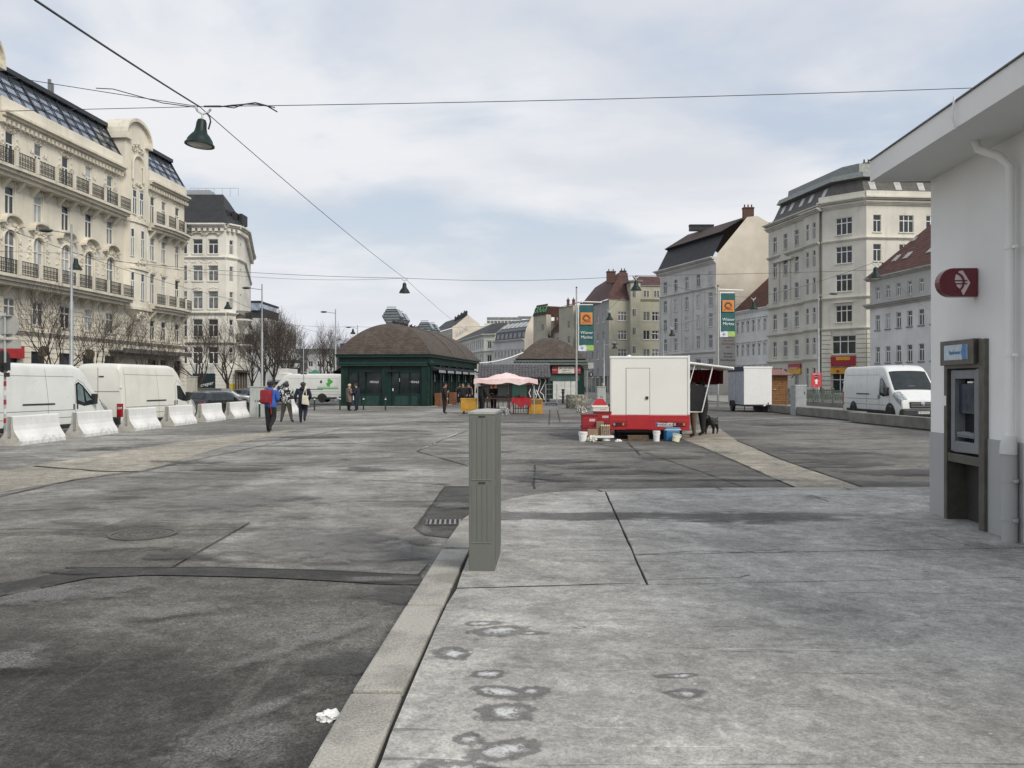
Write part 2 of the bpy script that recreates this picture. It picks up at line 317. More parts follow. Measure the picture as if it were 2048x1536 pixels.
bloom = NT('salt_bloom'); v = bloom.map(); bloom.set(bloom.mix(bloom.ramp(bloom.noise(bloom.map(src='World'), 70, 5, .8), .42, .58), (.11, .107, .10), (.33, .325, .31)), .9)
ln = bloom.t.nodes.new('ShaderNodeVectorMath'); ln.operation = 'LENGTH'; bloom.lk(v, ln.inputs[0])
fr_ = bloom.math('MULTIPLY', bloom.math('SUBTRACT', bloom.noise(bloom.map((1, 1, 1), src='World'), 3.0, 10, 0.78, .4), .42), 3.2)
bloom.put(bloom.b.inputs['Alpha'], bloom.math('MULTIPLY', bloom.ramp(bloom.math('ADD', ln.outputs['Value'], fr_), 0.35, 1.15, 0.55, 0), bloom.ramp(ln.outputs['Value'], .55, .98, 1, 0)))
bloom_me = disc.mesh('salt_bloom', bloom.m)
for px, py, w, h, r_ in ((640, 1085, 1.5, .9, 0), (450, 1010, 1.8, .8, .1), (620, 1290, .16, .75, -.62), (540, 1425, .10, .45, -.6), (120, 1195, 1.0, .30, .35), (760, 1165, .5, .10, -.05), (700, 1120, .7, .25, 0), (300, 975, 1.6, .6, 0), (850, 1065, .10, .35, .1), (470, 1500, .5, .3, .3), (930, 905, 1.2, .5, 0), (600, 905, 2.5, 1.0, 0), (1150, 845, 2.2, 1.2, 0), (1650, 905, 2.2, .7, .2), (1500, 960, 1.5, .3, 0), (1300, 960, 1.6, .3, 0), (250, 1100, .8, .2, 0), (900, 1015, .5, .3, 0), (20, 1330, .5, .3, .5), (330, 1230, .7, .2, .3)):
    o = ob('salt_bloom', bloom_me, None, (*G(px, py), stz()), r_); o.scale = (w, h * 1.5, 1); o['kind'] = 'structure'
# ---- raised sidewalk: kerb stones + concrete slabs
KZ = 0.10
conc = NT('sidewalk_concrete'); CW = lambda sc, r=0.0, lo=(0, 0, 0): conc.map(sc, r, lo, 'World'); v = CW((1, 1, 1)); cb = (0.40, 0.388, 0.36)
c = conc.mix(conc.ramp(conc.noise(v, 0.45, 9, 0.68, 0.6), 0.41, 0.60), sc3(cb, 0.80), sc3(cb, 1.16))
c = conc.mul(c, conc.noise(CW((1, 1.3, 1), 0.7, (3, 3, 0)), 2.2, 9, 0.72, 0.6), 0.50, 0.62, 1, 0.82)
c = conc.mul(c, conc.noise(CW((1.5, 0.8, 1), 0.3, (9, 5, 0)), 1.5, 9, 0.74, 0.4), 0.51, 0.63, 1, 1.2)
c = conc.mul(c, conc.noise(CW((1, 1.4, 1), 0.9, (2, 6, 0)), 6.0, 9, 0.78), 0.42, 0.58, 0.91, 1.08)
for sc_, k_, o_ in ((1.4, .10, 3), (4.5, .12, 11), (12.0, .11, 17), (28.0, .11, 23)):
    c = conc.mul(c, conc.noise(CW((1, 1.2, 1), .8, (o_, o_, 0)), sc_, 9, .72, .5), .535, .555, 1, 1 - k_); c = conc.mul(c, conc.noise(CW((1.2, 1, 1), .3, (o_ + 40, o_, 0)), sc_ * 1.2, 9, .72, .5), .545, .565, 1, 1 + k_ * .8)
c = conc.mul(c, conc.noise(CW((.35, 6, 1), -.75, (2, 9, 0)), 1.6, 4, .6, .8), .655, .665, 1, .62); c = conc.mul(c, conc.noise(CW((.3, 7, 1), -.55, (12, 9, 0)), 1.5, 4, .6, .8), .665, .675, 1, 1.35)   # scuffs and scratches
# long damp band in front of the far kerb
sp = conc.t.nodes.new('ShaderNodeSeparateXYZ'); conc.lk(v, sp.inputs[0])
bandy = conc.math('ADD', sp.outputs[1], conc.math('MULTIPLY', conc.noise(CW((0.5, 1.6, 1), 0, (1, 2, 0)), 1.4, 9, 0.74), 2.4))
band = conc.math('MULTIPLY', conc.ramp(bandy, 10.85, 11.1, 0, 1), conc.ramp(bandy, 11.5, 11.9, 1, 0))
c = conc.mix(1.0, c, conc.ramp(conc.math('MULTIPLY', band, conc.ramp(sp.outputs[0], 2.4, 5.0, 1, .3)), 0, 1, 1, 0.36), 'MULTIPLY')
gum = conc.math('MULTIPLY', conc.ramp(conc.vor(v, 2.6), 0.045, 0.075, 1, 0), conc.ramp(conc.vor(v, 2.6, out=1), 0.45, 0.5, 0, .6)); c = conc.mix(gum, c, sc3(cb, .38))
gum2 = conc.math('MULTIPLY', conc.ramp(conc.vor(CW((1, 1, 1), .3, (3, 8, 0)), 5), 0.03, 0.07, 1, 0), conc.ramp(conc.vor(CW((1, 1, 1), .3, (3, 8, 0)), 5, out=1), 0.6, 0.65, 0, .55)); c = conc.mix(gum2, c, sc3(cb, 1.8))
g1 = conc.noise(v, 75, 4, 0.8); g2 = conc.noise(v, 32, 5, 0.78)
c = conc.mul(c, g2, 0.40, 0.60, 0.92, 1.07); c = conc.mul(c, g1, 0.40, 0.60, 0.84, 1.14)
wet = None; salt = None
ns = conc.noise(v, 9, 8, 0.70, .4); ns2 = conc.noise(v, 26.0, 7, 0.8)
for px, py, rx, ry in ((965, 1247, .13, .06), (1000, 1262, .20, .12), (1060, 1266, .13, .05), (905, 1307, .12, .13), (975, 1348, .11, .07), (1005, 1385, .19, .09), (1062, 1382, .09, .07), (1012, 1425, .15, .12), (940, 1478, .08, .07), (1010, 1500, .19, .10), (930, 1540, .22, .08), (1372, 1388, .11, .07), (1350, 1352, .12, .04), (1160, 1255, .05, .02)):
    cx, cy = G(px, py, KZ)
    mp = conc.t.nodes.new('ShaderNodeMapping'); mp.vector_type = 'TEXTURE'; mp.inputs['Location'].default_value = (cx, cy, KZ); mp.inputs['Scale'].default_value = (rx, ry, 1); mp.inputs['Rotation'].default_value = (0, 0, random.uniform(-.4, .4)); conc.lk(conc.geo.outputs['Position'], mp.inputs[0])
    le = conc.t.nodes.new('ShaderNodeVectorMath'); le.operation = 'LENGTH'; conc.lk(mp.outputs[0], le.inputs[0])
    d = conc.math('ADD', le.outputs['Value'], conc.math('MULTIPLY', conc.math('SUBTRACT', ns, 0.5), 2.0))
    w1 = conc.math('MULTIPLY', conc.ramp(d, 0.8, 1.2, 1, 0), conc.ramp(d, 0.25, 0.8, 0.7, 1)); s1 = conc.ramp(conc.math('ADD', d, conc.math('MULTIPLY', conc.math('SUBTRACT', ns2, 0.5), 2.2)), 0.1, 0.55, 1, 0)
    wet = w1 if wet is None else conc.math('MAXIMUM', wet, w1); salt = s1 if salt is None else conc.math('MAXIMUM', salt, s1)
c = conc.mix(1.0, c, conc.ramp(wet, 0, 1, 1, 0.42), 'MULTIPLY'); c = conc.mix(conc.math('MULTIPLY', conc.math('MULTIPLY', salt, conc.ramp(ns2, .40, .54, .5, 1)), 0.95), c, (0.66, 0.665, 0.66))
conc.set(c, conc.math('SUBTRACT', conc.ramp(g2, 0.3, 0.7, 0.74, 0.9), conc.math('MULTIPLY', wet, 0.35)), 0, 0.3); conc.bump(conc.math('ADD', g1, g2), 0.3, 0.005)
kerbm = NT('granite_kerb'); v = kerbm.map(src='World'); kb = (0.37, 0.353, 0.312)
c = kerbm.mix(kerbm.ramp(kerbm.noise(v, 1.7, 7, 0.65, 0.4), 0.41, 0.6), sc3(kb, 0.66), sc3(kb, 1.15)); g1 = kerbm.noise(v, 70, 4, 0.8)
c = kerbm.mix(kerbm.ramp(g1, 0.4, 0.6), kerbm.mix(0.35, c, sc3(kb, 0.3)), kerbm.mix(0.2, c, sc3(kb, 1.9)))
kerbm.set(c, 0.8, 0, 0.3); kerbm.bump(kerbm.noise(v, 60, 5, 0.7), 0.4, 0.006)
# kerb centre line, from behind the camera, round the corner, along the far edge
outer = [(-0.93, 0.6), (-0.885, 2.5), (-0.845, 4.37), (-0.775, 6.1), (-0.69, 8.2), (-0.60, 9.9), (-0.50, 10.5), (-0.29, 11.2), (0.05, 11.85), (0.52, 12.38), (1.3, 12.76), (3.2, 12.95), (5.2, 13.0), (7.2, 13.05), (9.2, 13.1), (12, 13.15)]
def off(pts, d):
    o = []; n = len(pts)
    for i, p in enumerate(pts):
        a, c = Vector(pts[max(i - 1, 0)]), Vector(pts[min(i + 1, n - 1)]); t = (c - a).normalized(); o.append((p[0] + t.y * d, p[1] - t.x * d))
    return o
inner = off(outer, 0.27)
base_poly = off(outer, 0.02) + [(12, 0.6)]
bs = MB(); bs.prism(base_poly, -0.05, KZ - 0.03); walk = struct(bs.build('sidewalk', JOINT))
for i in range(len(outer) - 1):
    a0, a1, b1, b0 = Vector(outer[i]), Vector(outer[i + 1]), Vector(inner[i + 1]), Vector(inner[i]); t = (a1 - a0).normalized() * 0.022
    kb_ = MB(); kb_.prism([tuple(a0 + t), tuple(a1 - t), tuple(b1 - t), tuple(b0 + t)], -0.05, KZ + random.uniform(-.003, .003)); kb_.build('kerb_stone', kerbm.m, walk, bevel=0.012)
def slab(pts, dz=0.0):
    s_ = MB(); s_.prism(rough_poly(pts, 0.25, 0.004), 0.02, KZ + dz); return s_.build('concrete_slab', conc.m, walk)
e = off(outer, 0.285)
slab([(e[4][0] + .01, 8.2), (e[5][0], 9.9), e[6], e[7], e[8], e[9], (1.39, 12.46), (1.085, 6.70), (-0.44, 6.60)][0:9] , 0.0)
slab([(1.42, 12.46), (3.2, 12.65), (5.2, 12.7), (7.2, 12.75), (9.2, 12.8), (11.9, 12.85), (11.9, 8.5), (5.2, 8.22), (1.17, 7.87)], 0.002)
slab([(1.165, 7.85), (5.2, 8.20), (11.9, 8.48), (11.9, 7.1), (4.3, 6.96), (1.105, 6.70)], -0.001)
slab([(-0.43, 6.58), (1.09, 6.68), (4.3, 6.94), (11.9, 7.08), (11.9, 0.7), (e[0][0] + .01, 0.7), (e[1][0] + .01, 2.5), (e[2][0] + .015, 4.37), (e[3][0] + .01, 6.1)], 0.0005)
for pts, w in (([(1270, 1110), (1400, 1102), (1470, 1106), (1560, 1099)], 0.012), ([(1480, 1098), (1520, 1110), (1600, 1100)], 0.008), ([(1300, 1000), (1600, 990), (1700, 1010)], 0.012), ([(1620, 990), (1660, 1005)], 0.02), ([(1860, 1068), (1940, 1092)], 0.015), ([(1290, 1160), (1480, 1155), (1500, 1150)], 0.01), ([(900, 1178), (1280, 1166)], 0.018)):
    strip('slab_crack', gp(pts, KZ), w * 0.8, KZ + 0.0035, JOINT, 0.6, 0.12)
# ---- manhole, drain, litter
t = thing('manhole_cover', 'round cast iron manhole cover set in the asphalt', 'manhole', (*G(286, 1071), 0.012))
iron_rust = M('worn_cast_iron', (0.12, 0.112, 0.10), 0.55, 0.4, bump=0.3, bscale=60)
m = MB()
for r0, r1, h in ((0.365, 0.33, .012), (0.29, 0.25, .009), (0.21, 0.17, .009), (0.13, 0.09, .009)): m.lathe([(r0, 0), (r0, h), (r1, h), (r1, 0)], 32)
m.build('cover_ring', iron_rust, t); m = MB(); m.lathe([(0.36, 0.0), (0.36, 0.004), (0, 0.004)], 32); m.build('cover_plate', iron_rust, t)
m = MB()
for k in range(12):
    a = k * math.pi / 6; m.xf = Matrix.Rotation(a, 4, 'Z'); m.box(0.13, -.012, .003, 0.29, .012, .010)
m.build('cover_rib', iron_rust, t)
dx, dy = G(890, 1047)
t = thing('storm_drain', 'slotted iron storm drain grate beside the kerb', 'drain', (dx, dy, 0.013), 0.06)
m = MB(); m.box(-.22, -.17, -.002, .22, .17, .001); m.build('drain_pit', JOINT, t)
m = MB(); [m.box(a, b_, 0, c_, d_, .012) for a, b_, c_, d_ in ((-.24, -.19, .24, -.165), (-.24, .165, .24, .19), (-.24, -.165, -.21, .165), (.21, -.165, .24, .165))]; m.build('drain_frame', iron_rust, t)
for k in range(7):
    m = MB(); m.box(-.19 + k * .06, -.165, 0.001, -.165 + k * .06, .165, .011); m.build('grate_bar', M('worn_grate_steel', (.3, .3, .3), .5, .5), t)
def crumple(name, label, loc, r, mat, cat, fl=0.45, seed=1, group=None):
    rnd = random.Random(seed); bm = bmesh.new(); bmesh.ops.create_icosphere(bm, subdivisions=3, radius=r)
    for v_ in bm.verts:
        p = v_.co.normalized(); k = 0.7 + 0.35 * math.sin(p.x * 7 + seed) * math.sin(p.y * 6 + 2 * seed) + rnd.uniform(-.12, .12); v_.co = Vector((p.x * 1.25, p.y, p.z * fl)) * r * k; v_.co.z = max(v_.co.z, -r * fl * .35)
    zmin = min(v_.co.z for v_ in bm.verts)
    for v_ in bm.verts: v_.co.z -= zmin
    me = bpy.data.meshes.new(name); bm.to_mesh(me); bm.free(); me.materials.append(mat); o = ob(name, me, None, loc, rnd.uniform(0, 3)); return tag(o, label, cat, group)
tissue = M('white_tissue', (0.82, 0.82, 0.80), 0.9)
crumple('crumpled_tissue', 'crumpled white tissue lying in the gutter against the kerb', (*G(657, 1441), 0.006), 0.062, tissue, 'litter', 0.6, 3)
# ------------------------------------------------------------------ building kit
def wall_cells(b, u0, u1, z0, z1, ops, depth=0.22, d=0.0):
    """wall plane with real rectangular openings and their reveals"""
    us = sorted({u0, u1, *[o[0] for o in ops], *[o[1] for o in ops]}); zs = sorted({z0, z1, *[o[2] for o in ops], *[o[3] for o in ops]})
    us = [u for u in us if u0 - 1e-6 <= u <= u1 + 1e-6]; zs = [z for z in zs if z0 - 1e-6 <= z <= z1 + 1e-6]
    for i in range(len(us) - 1):
        run = None
        for j in range(len(zs) - 1):
            cu, cz = (us[i] + us[i + 1]) / 2, (zs[j] + zs[j + 1]) / 2
            hole = any(o[0] < cu < o[1] and o[2] < cz < o[3] for o in ops)
            if not hole and run is None: run = zs[j]
            if hole and run is not None: b.quad((us[i], d, run), (us[i + 1], d, run), (us[i + 1], d, zs[j]), (us[i], d, zs[j])); run = None
        if run is not None: b.quad((us[i], d, run), (us[i + 1], d, run), (us[i + 1], d, zs[-1]), (us[i], d, zs[-1]))
    for a, c, e, f in ops:
        D = d - depth
        b.quad((a, d, e), (a, D, e), (a, D, f), (a, d, f)); b.quad((c, d, e), (c, D, e), (c, D, f), (c, d, f)); b.quad((a, d, e), (c, d, e), (c, D, e), (a, D, e)); b.quad((a, d, f), (c, d, f), (c, D, f), (a, D, f))
WIN = {}
def win_meshes(w, h, kind, fm):
    k = (round(w, 2), round(h, 2), kind, fm.name)
    if k in WIN: return WIN[k]
    b = MB(); p = MB(); y0, y1, yp, t = 0.10, 0.18, 0.15, 0.07
    b.box(-w / 2, y0, 0, -w / 2 + t, y1, h); b.box(w / 2 - t, y0, 0, w / 2, y1, h); b.box(-w / 2 + t, y0, 0, w / 2 - t, y1, t); b.box(-w / 2 + t, y0, h - t, w / 2 - t, y1, h)
    tr = h * (0.68 if h > 1.3 else 0.62)
    if kind == 'casement':
        b.box(-w / 2 + t, y0 - .01, tr - .05, w / 2 - t, y1, tr + .05); b.box(-.045, y0 - .005, t, .045, y1 - .01, tr - .05)
    elif kind == 'cross':
        b.box(-w / 2 + t, y0 - .01, tr - .05, w / 2 - t, y1, tr + .05); b.box(-.05, y0 - .005, t, .05, y1 - .01, tr - .05); b.box(-.05, y0 - .005, tr + .05, .05, y1 - .01, h - t)
    elif kind == 'triple':
        b.box(-w / 2 + t, y0 - .01, tr - .06, w / 2 - t, y1, tr + .06)
        for s in (-1, 1): b.box(s * w / 6 - .06, y0 - .006, t, s * w / 6 + .06, y1 - .01, tr - .06); b.box(s * w / 6 - .05, y0 - .006, tr + .06, s * w / 6 + .05, y1 - .01, h - t)
    elif kind == 'arch':
        b.box(-w / 2 + t, y0 - .01, tr - .05, w / 2 - t, y1, tr + .05); b.box(-.045, y0 - .005, t, .045, y1 - .01, tr - .05); b.box(-.04, y0 - .004, tr + .05, .04, y1 - .012, h - t)
    elif kind == 'pair': b.box(-.045, y0 - .005, t, .045, y1 - .01, h - t)
    p.quad((-w / 2 + .02, yp, .02), (w / 2 - .02, yp, .02), (w / 2 - .02, yp, h - .02), (-w / 2 + .02, yp, h - .02))
    WIN[k] = (b.mesh('window', fm), p.mesh('pane', glass_dark)); return WIN[k]
PANE = {}
def window(root, F, u, z, w, h, kind='casement', fm=white_frame, pm=None, d=0.0, sill=None, rng=random):
    me, pa = win_meshes(w, h, kind, fm)
    o = ob('window', me, root, F.pt(u, d, z) - root.location, F.ang)
    pm = pm or rng.choice((glass_dark, glass_dark, glass_mid, glass_mid, glass_pale))
    key = (pa.name, pm.name)
    if key not in PANE: q = pa.copy(); q.materials[0] = pm; PANE[key] = q
    ob('pane', PANE[key], o)
    if sill is not None:
        k = ('sill', round(w, 2), sill.name)
        if k not in PANE: s = MB(); s.box(-w / 2 - .1, -.12, -.12, w / 2 + .1, .1, 0.002); PANE[k] = s.mesh('sill', sill)
        ob('sill', PANE[k], o)
    return o
def band(root, F, u0, u1, z, h, d, mat, name='cornice', steps=3, d0=0.0):
    """a moulded string course, stepping outward"""
    b = MB(F, root.location)
    for i in range(steps): b.box(u0, d0 - .05, z + h * i / steps, u1, d0 + d * (i + 1) / steps, z + h * (i + 1) / steps)
    return b.build(name, mat, root)
def dentils(root, F, u0, u1, z, h, d, pitch, mat, name='dentil_course'):
    b = MB(F, root.location); u = u0
    while u < u1: b.box(u, -.02, z, u + pitch * .5, d, z + h); u += pitch
    return b.build(name, mat, root)
def rustic(root, F, u0, u1, z0, z1, pitch, mat, ops, d=0.05, name='rusticated_courses', d0=0.0):
    """horizontal stone courses standing proud, cut out at the openings"""
    b = MB(F, root.location); z = z0
    while z + pitch <= z1 + 1e-6:
        cuts = sorted([(o[0] - .12, o[1] + .12) for o in ops if o[2] < z + pitch - .03 and o[3] + .1 > z]); u = u0
        for a, c in cuts:
            if a - u > 0.15: b.box(u, d0 - .02, z + .045, a, d0 + d, z + pitch - .045)
            u = max(u, c)
        if u1 - u > .15: b.box(u, d0 - .02, z + .045, u1, d0 + d, z + pitch - .045)
        z += pitch
    return b.build(name, mat, root)
def hood(w, h, d, t, n=10, arch=0.5):
    """segmental or scrolled hood moulding as a polygon strip, local u centred"""
    b = MB()
    pts = [(-w / 2 - .25, 0), (-w / 2, 0)] + [(-w / 2 * math.cos(math.pi * i / n), h * math.sin(math.pi * i / n) ** .8) for i in range(1, n)] + [(w / 2, 0), (w / 2 + .25, 0)]
    for i in range(len(pts) - 1):
        (x0, z0), (x1, z1) = pts[i], pts[i + 1]
        b.add([(x0, .02, z0), (x1, .02, z1), (x1, .02, z1 + t), (x0, .02, z0 + t), (x0, -d, z0 + t * .3), (x1, -d, z1 + t * .3), (x1, -d, z1 + t), (x0, -d, z0 + t)], [(4, 5, 6, 7), (0, 1, 5, 4), (3, 7, 6, 2), (0, 4, 7, 3), (1, 2, 6, 5)])
    return b
def stucco(w, h, n, seed, depth=0.09, r=(.05, .16)):
    """relief ornament: clustered scrolls, leaves and festoons in a w x h field centred on x=0"""
    rnd = random.Random(seed); b = MB()
    for i in range(n):
        x = rnd.uniform(0, w / 2) ** 1.0; z = h * rnd.random() * (1 - .5 * x / (w / 2 + .01)); rr = rnd.uniform(*r)
        for s in (-1, 1):
            if rnd.random() < .5: b.ball((s * x, -depth * .3, z), rr, depth, rr * rnd.uniform(.6, 1.5), 7, 4)
            else:
                k = rnd.randint(4, 6); ph = rnd.uniform(0, 6); sg = rnd.choice((-1, 1))
                b.tube([(s * (x + rr * (1 - q / k * .7) * math.cos(ph + sg * q)), -depth * .5, z + rr * (1 - q / k * .7) * math.sin(ph + sg * q)) for q in range(k)], [rr * .3 * (1 - q / k * .5) for q in range(k)], 5)
    return b
def railing_mesh(w, h, pitch=0.16, style=0, fancy=True):
    b = MB(); b.box(-w / 2, -.025, h - .05, w / 2, .025, h); b.box(-w / 2, -.02, .06, w / 2, .02, .1)
    k = max(2, int(w / pitch))
    for i in range(k + 1):
        x = -w / 2 + w * i / k; b.box(x - .018, -.02, .0, x + .018, .02, h - .05)
        if fancy and i < k:
            xm = x + w / k / 2
            for zc, r in ((h * .62, w / k * .42), (h * .32, w / k * .4)):
                b.tube([(xm + r * math.cos(a * math.pi / 3), 0, zc + r * 1.25 * math.sin(a * math.pi / 3)) for a in range(7)], .022, 4, False)
    return b
def shell(root, mat, roofmat, corners, z0, z1, name='back_wall'):
    """the walls behind and beside the facade (corners in world xy, open polyline)"""
    b = MB(None, None)
    for a, c in zip(corners, corners[1:]):
        a = Vector(a) - root.location.xy; c = Vector(c) - root.location.xy
        b.quad((a.x, a.y, z0), (c.x, c.y, z0), (c.x, c.y, z1), (a.x, a.y, z1))
    return b.build(name, mat, root)
def poly_roof(root, verts, faces, mat, name='roof', smooth=None):
    b = MB(); b.add([Vector(v) - root.location for v in verts], faces); return b.build(name, mat, root, smooth)
def frac(a, c, t): return (a[0] + (c[0] - a[0]) * t, a[1] + (c[1] - a[1]) * t)
def chimney(root, x, y, z0, w, d, h, mat, pots=2):
    b = MB(); x -= root.location.x; y -= root.location.y; b.box(x - w / 2, y - d / 2, z0, x + w / 2, y + d / 2, z0 + h); b.box(x - w / 2 - .08, y - d / 2 - .08, z0 + h - .25, x + w / 2 + .08, y + d / 2 + .08, z0 + h - .08)
    for i in range(pots): b.lathe([(.13, 0), (.11, .5)], 8, (x - w / 2 + w * (i + .5) / pots, y, z0 + h))
    return b.build('chimney', mat, root)
slate = M('dark_slate_roof', (0.022, 0.0225, 0.025), 0.65, var=0.25, scale=1.2, bump=0.4, bscale=6)
redtile = NT('red_clay_tile_roof'); v = redtile.map(src='World')
c = redtile.mix(redtile.ramp(redtile.noise(v, 1.4, 7, 0.7), 0.3, 0.7), (0.055, 0.022, 0.016), (0.15, 0.055, 0.036))
wv = redtile.t.nodes.new('ShaderNodeTexWave'); wv.bands_direction = 'Z'; wv.inputs['Scale'].default_value = 1.1; wv.inputs['Distortion'].default_value = .6; redtile.lk(v, wv.inputs[0])
redtile.set(redtile.mix(redtile.math('MULTIPLY', wv.outputs[1], .35), c, (0.03, 0.015, 0.012)), .8); redtile.bump(wv.outputs[1], .6, .05); redtile = redtile.m
zinc = M('zinc_roofing', (0.20, 0.215, 0.205), 0.55, 0.2, var=0.15)
brick = M('chimney_brick', (0.10, 0.055, 0.042), 0.9, var=0.3, scale=6)

# ------------------------------------------------------------------ ornate cream building on the left
creamA = facade_mat('cream_stucco', (0.72, 0.675, 0.57), 0.26, (0.20, 0.175, 0.135))
creamA2 = facade_mat('cream_relief_stucco', (0.69, 0.645, 0.545), 0.5, (0.17, 0.15, 0.12), 0.4)
def lineA(Y): return (-41.1 + 0.076 * Y, Y)
Y0A, Y1A = 50.0, 87.2
A = Face(lineA(Y0A), lineA(Y1A)); uA = lambda Y: (Y - Y0A) * math.hypot(1, .076)
bA = thing('apartment_building', 'ornate cream stucco palace with iron balconies and glazed attic roof', 'building', (*lineA(Y0A), -0.2))
ZG = -0.2
colsA = [54.0, 57.1, 60.3, 63.5, 66.9, 70.1, 73.3]; colsE = [80.7, 82.9, 85.7]; oriel = [(75.3, 79.4)]
ops = []; rows = []
for Yc in colsA:
    u = uA(Yc); rows += [(u, 17.3, .95, 2.75, 'casement', 't'), (u, 14.05, 1.05, 2.05, 'casement', 's'), (u, 9.55, 1.25, 3.3, 'arch', 'a'), (u, 6.2, 1.3, 1.75, 'cross', 'm'), (u, 0.6, 1.7, 3.6, 'casement', 'g')]
for Yc in colsE:
    u = uA(Yc); rows += [(u, 17.3, .9, 2.6, 'casement', 't'), (u, 13.7, .95, 2.2, 'casement', 's'), (u, 9.5, .95, 2.9, 'casement', 'b'), (u, 6.0, 1.0, 1.9, 'casement', 'm'), (u, 0.5, 1.4, 3.6, 'casement', 'g')]
ops = [(u - w / 2, u + w / 2, z, z + h) for u, z, w, h, k, t in rows]
b = MB(A, bA.location); wall_cells(b, 0, A.len, ZG, 22.0, ops); b.build('wall', creamA, bA)
for u, z, w, h, k, t in rows:
    if t == 'g': window(bA, A, u, z, w, h, 'casement', brown_frame, glass_dark)
    else: window(bA, A, u, z, w, h, k, white_frame, None, sill=creamA2 if t in 'sm' else None)
# arched heads: spandrel fill + relief + hood above every first-floor window
spn = MB(); r = .625
arcp = [(-r, 0)] + [(-r * math.cos(i * math.pi / 10), r * math.sin(i * math.pi / 10) * 1.0) for i in range(1, 10)] + [(r, 0)]
for i in range(10):
    (x0, z0), (x1, z1) = arcp[i], arcp[i + 1]; spn.add([(x0, -.01, z0), (x1, -.01, z1), (x1, -.01, r + .01), (x0, -.01, r + .01), (x0, .12, z0), (x1, .12, z1)], [(0, 1, 2, 3), (0, 4, 5, 1)])
spn_me = spn.mesh('arch_spandrel', creamA)
arc_m = MB(); ra = [( -(r + .12) * math.cos(i * math.pi / 14), (r + .12) * math.sin(i * math.pi / 14)) for i in range(15)]; arc_m.tube([(-r - .12, -.04, -2.4)] + [(x, -.04, z) for x, z in ra] + [(r + .12, -.04, -2.4)], .09, 6); arc_me = arc_m.mesh('arch_moulding', creamA2)
hood_me = hood(1.9, .62, .42, .22).mesh('window_hood', creamA2); hood2_me = hood(1.35, .28, .3, .16).mesh('window_hood', creamA2)
st_me = [stucco(2.0, 1.0, 22, 11 + i).mesh('stucco_relief', creamA2, smooth=50) for i in range(3)]; st2_me = [stucco(1.5, .62, 14, 31 + i, .07, (.05, .12)).mesh('stucco_relief', creamA2, smooth=50) for i in range(3)]
st3_me = [stucco(.5, 1.5, 9, 51 + i, .06, (.05, .12)).mesh('stucco_festoon', creamA2, smooth=50) for i in range(2)]
for i, Yc in enumerate(colsA):
    u = uA(Yc); P = lambda u_, z, d=0.0: A.pt(u_, d, z) - bA.location
    ob('arch_spandrel', spn_me, bA, P(u, 12.85 - .625), A.ang); ob('arch_moulding', arc_me, bA, P(u, 12.85 - .625), A.ang)
    ob('stucco_relief', st_me[i % 3], bA, P(u, 12.85), A.ang); ob('window_hood', hood_me, bA, P(u, 13.25), A.ang)
    ob('stucco_relief', st2_me[i % 3], bA, P(u, 16.15), A.ang)
    ob('stucco_relief', st2_me[(i + 1) % 3], bA, P(u, 20.1), A.ang)
    for s in (-1, 1): ob('stucco_festoon', st3_me[i % 2], bA, P(u + s * 1.02, 11.2), A.ang); ob('stucco_festoon', st3_me[(i + 1) % 2], bA, P(u + s * .78, 18.3), A.ang)
for i, Yc in enumerate(colsE):
    u = uA(Yc); ob('stucco_relief', st2_me[i % 3], bA, P(u, 16.0), A.ang); ob('stucco_relief', st2_me[(i + 1) % 3], bA, P(u, 12.55), A.ang); ob('stucco_relief', st2_me[(i + 2) % 3], bA, P(u, 20.05), A.ang)
    pn = MB(); pn.box(-.5, -.06, 0, .5, 0, 1.15); pn.box(-.38, -.1, .12, .38, -.06, 1.03); pn.build('relief_panel', creamA2, bA, loc=P(u, 12.45 - .05), rz=A.ang)
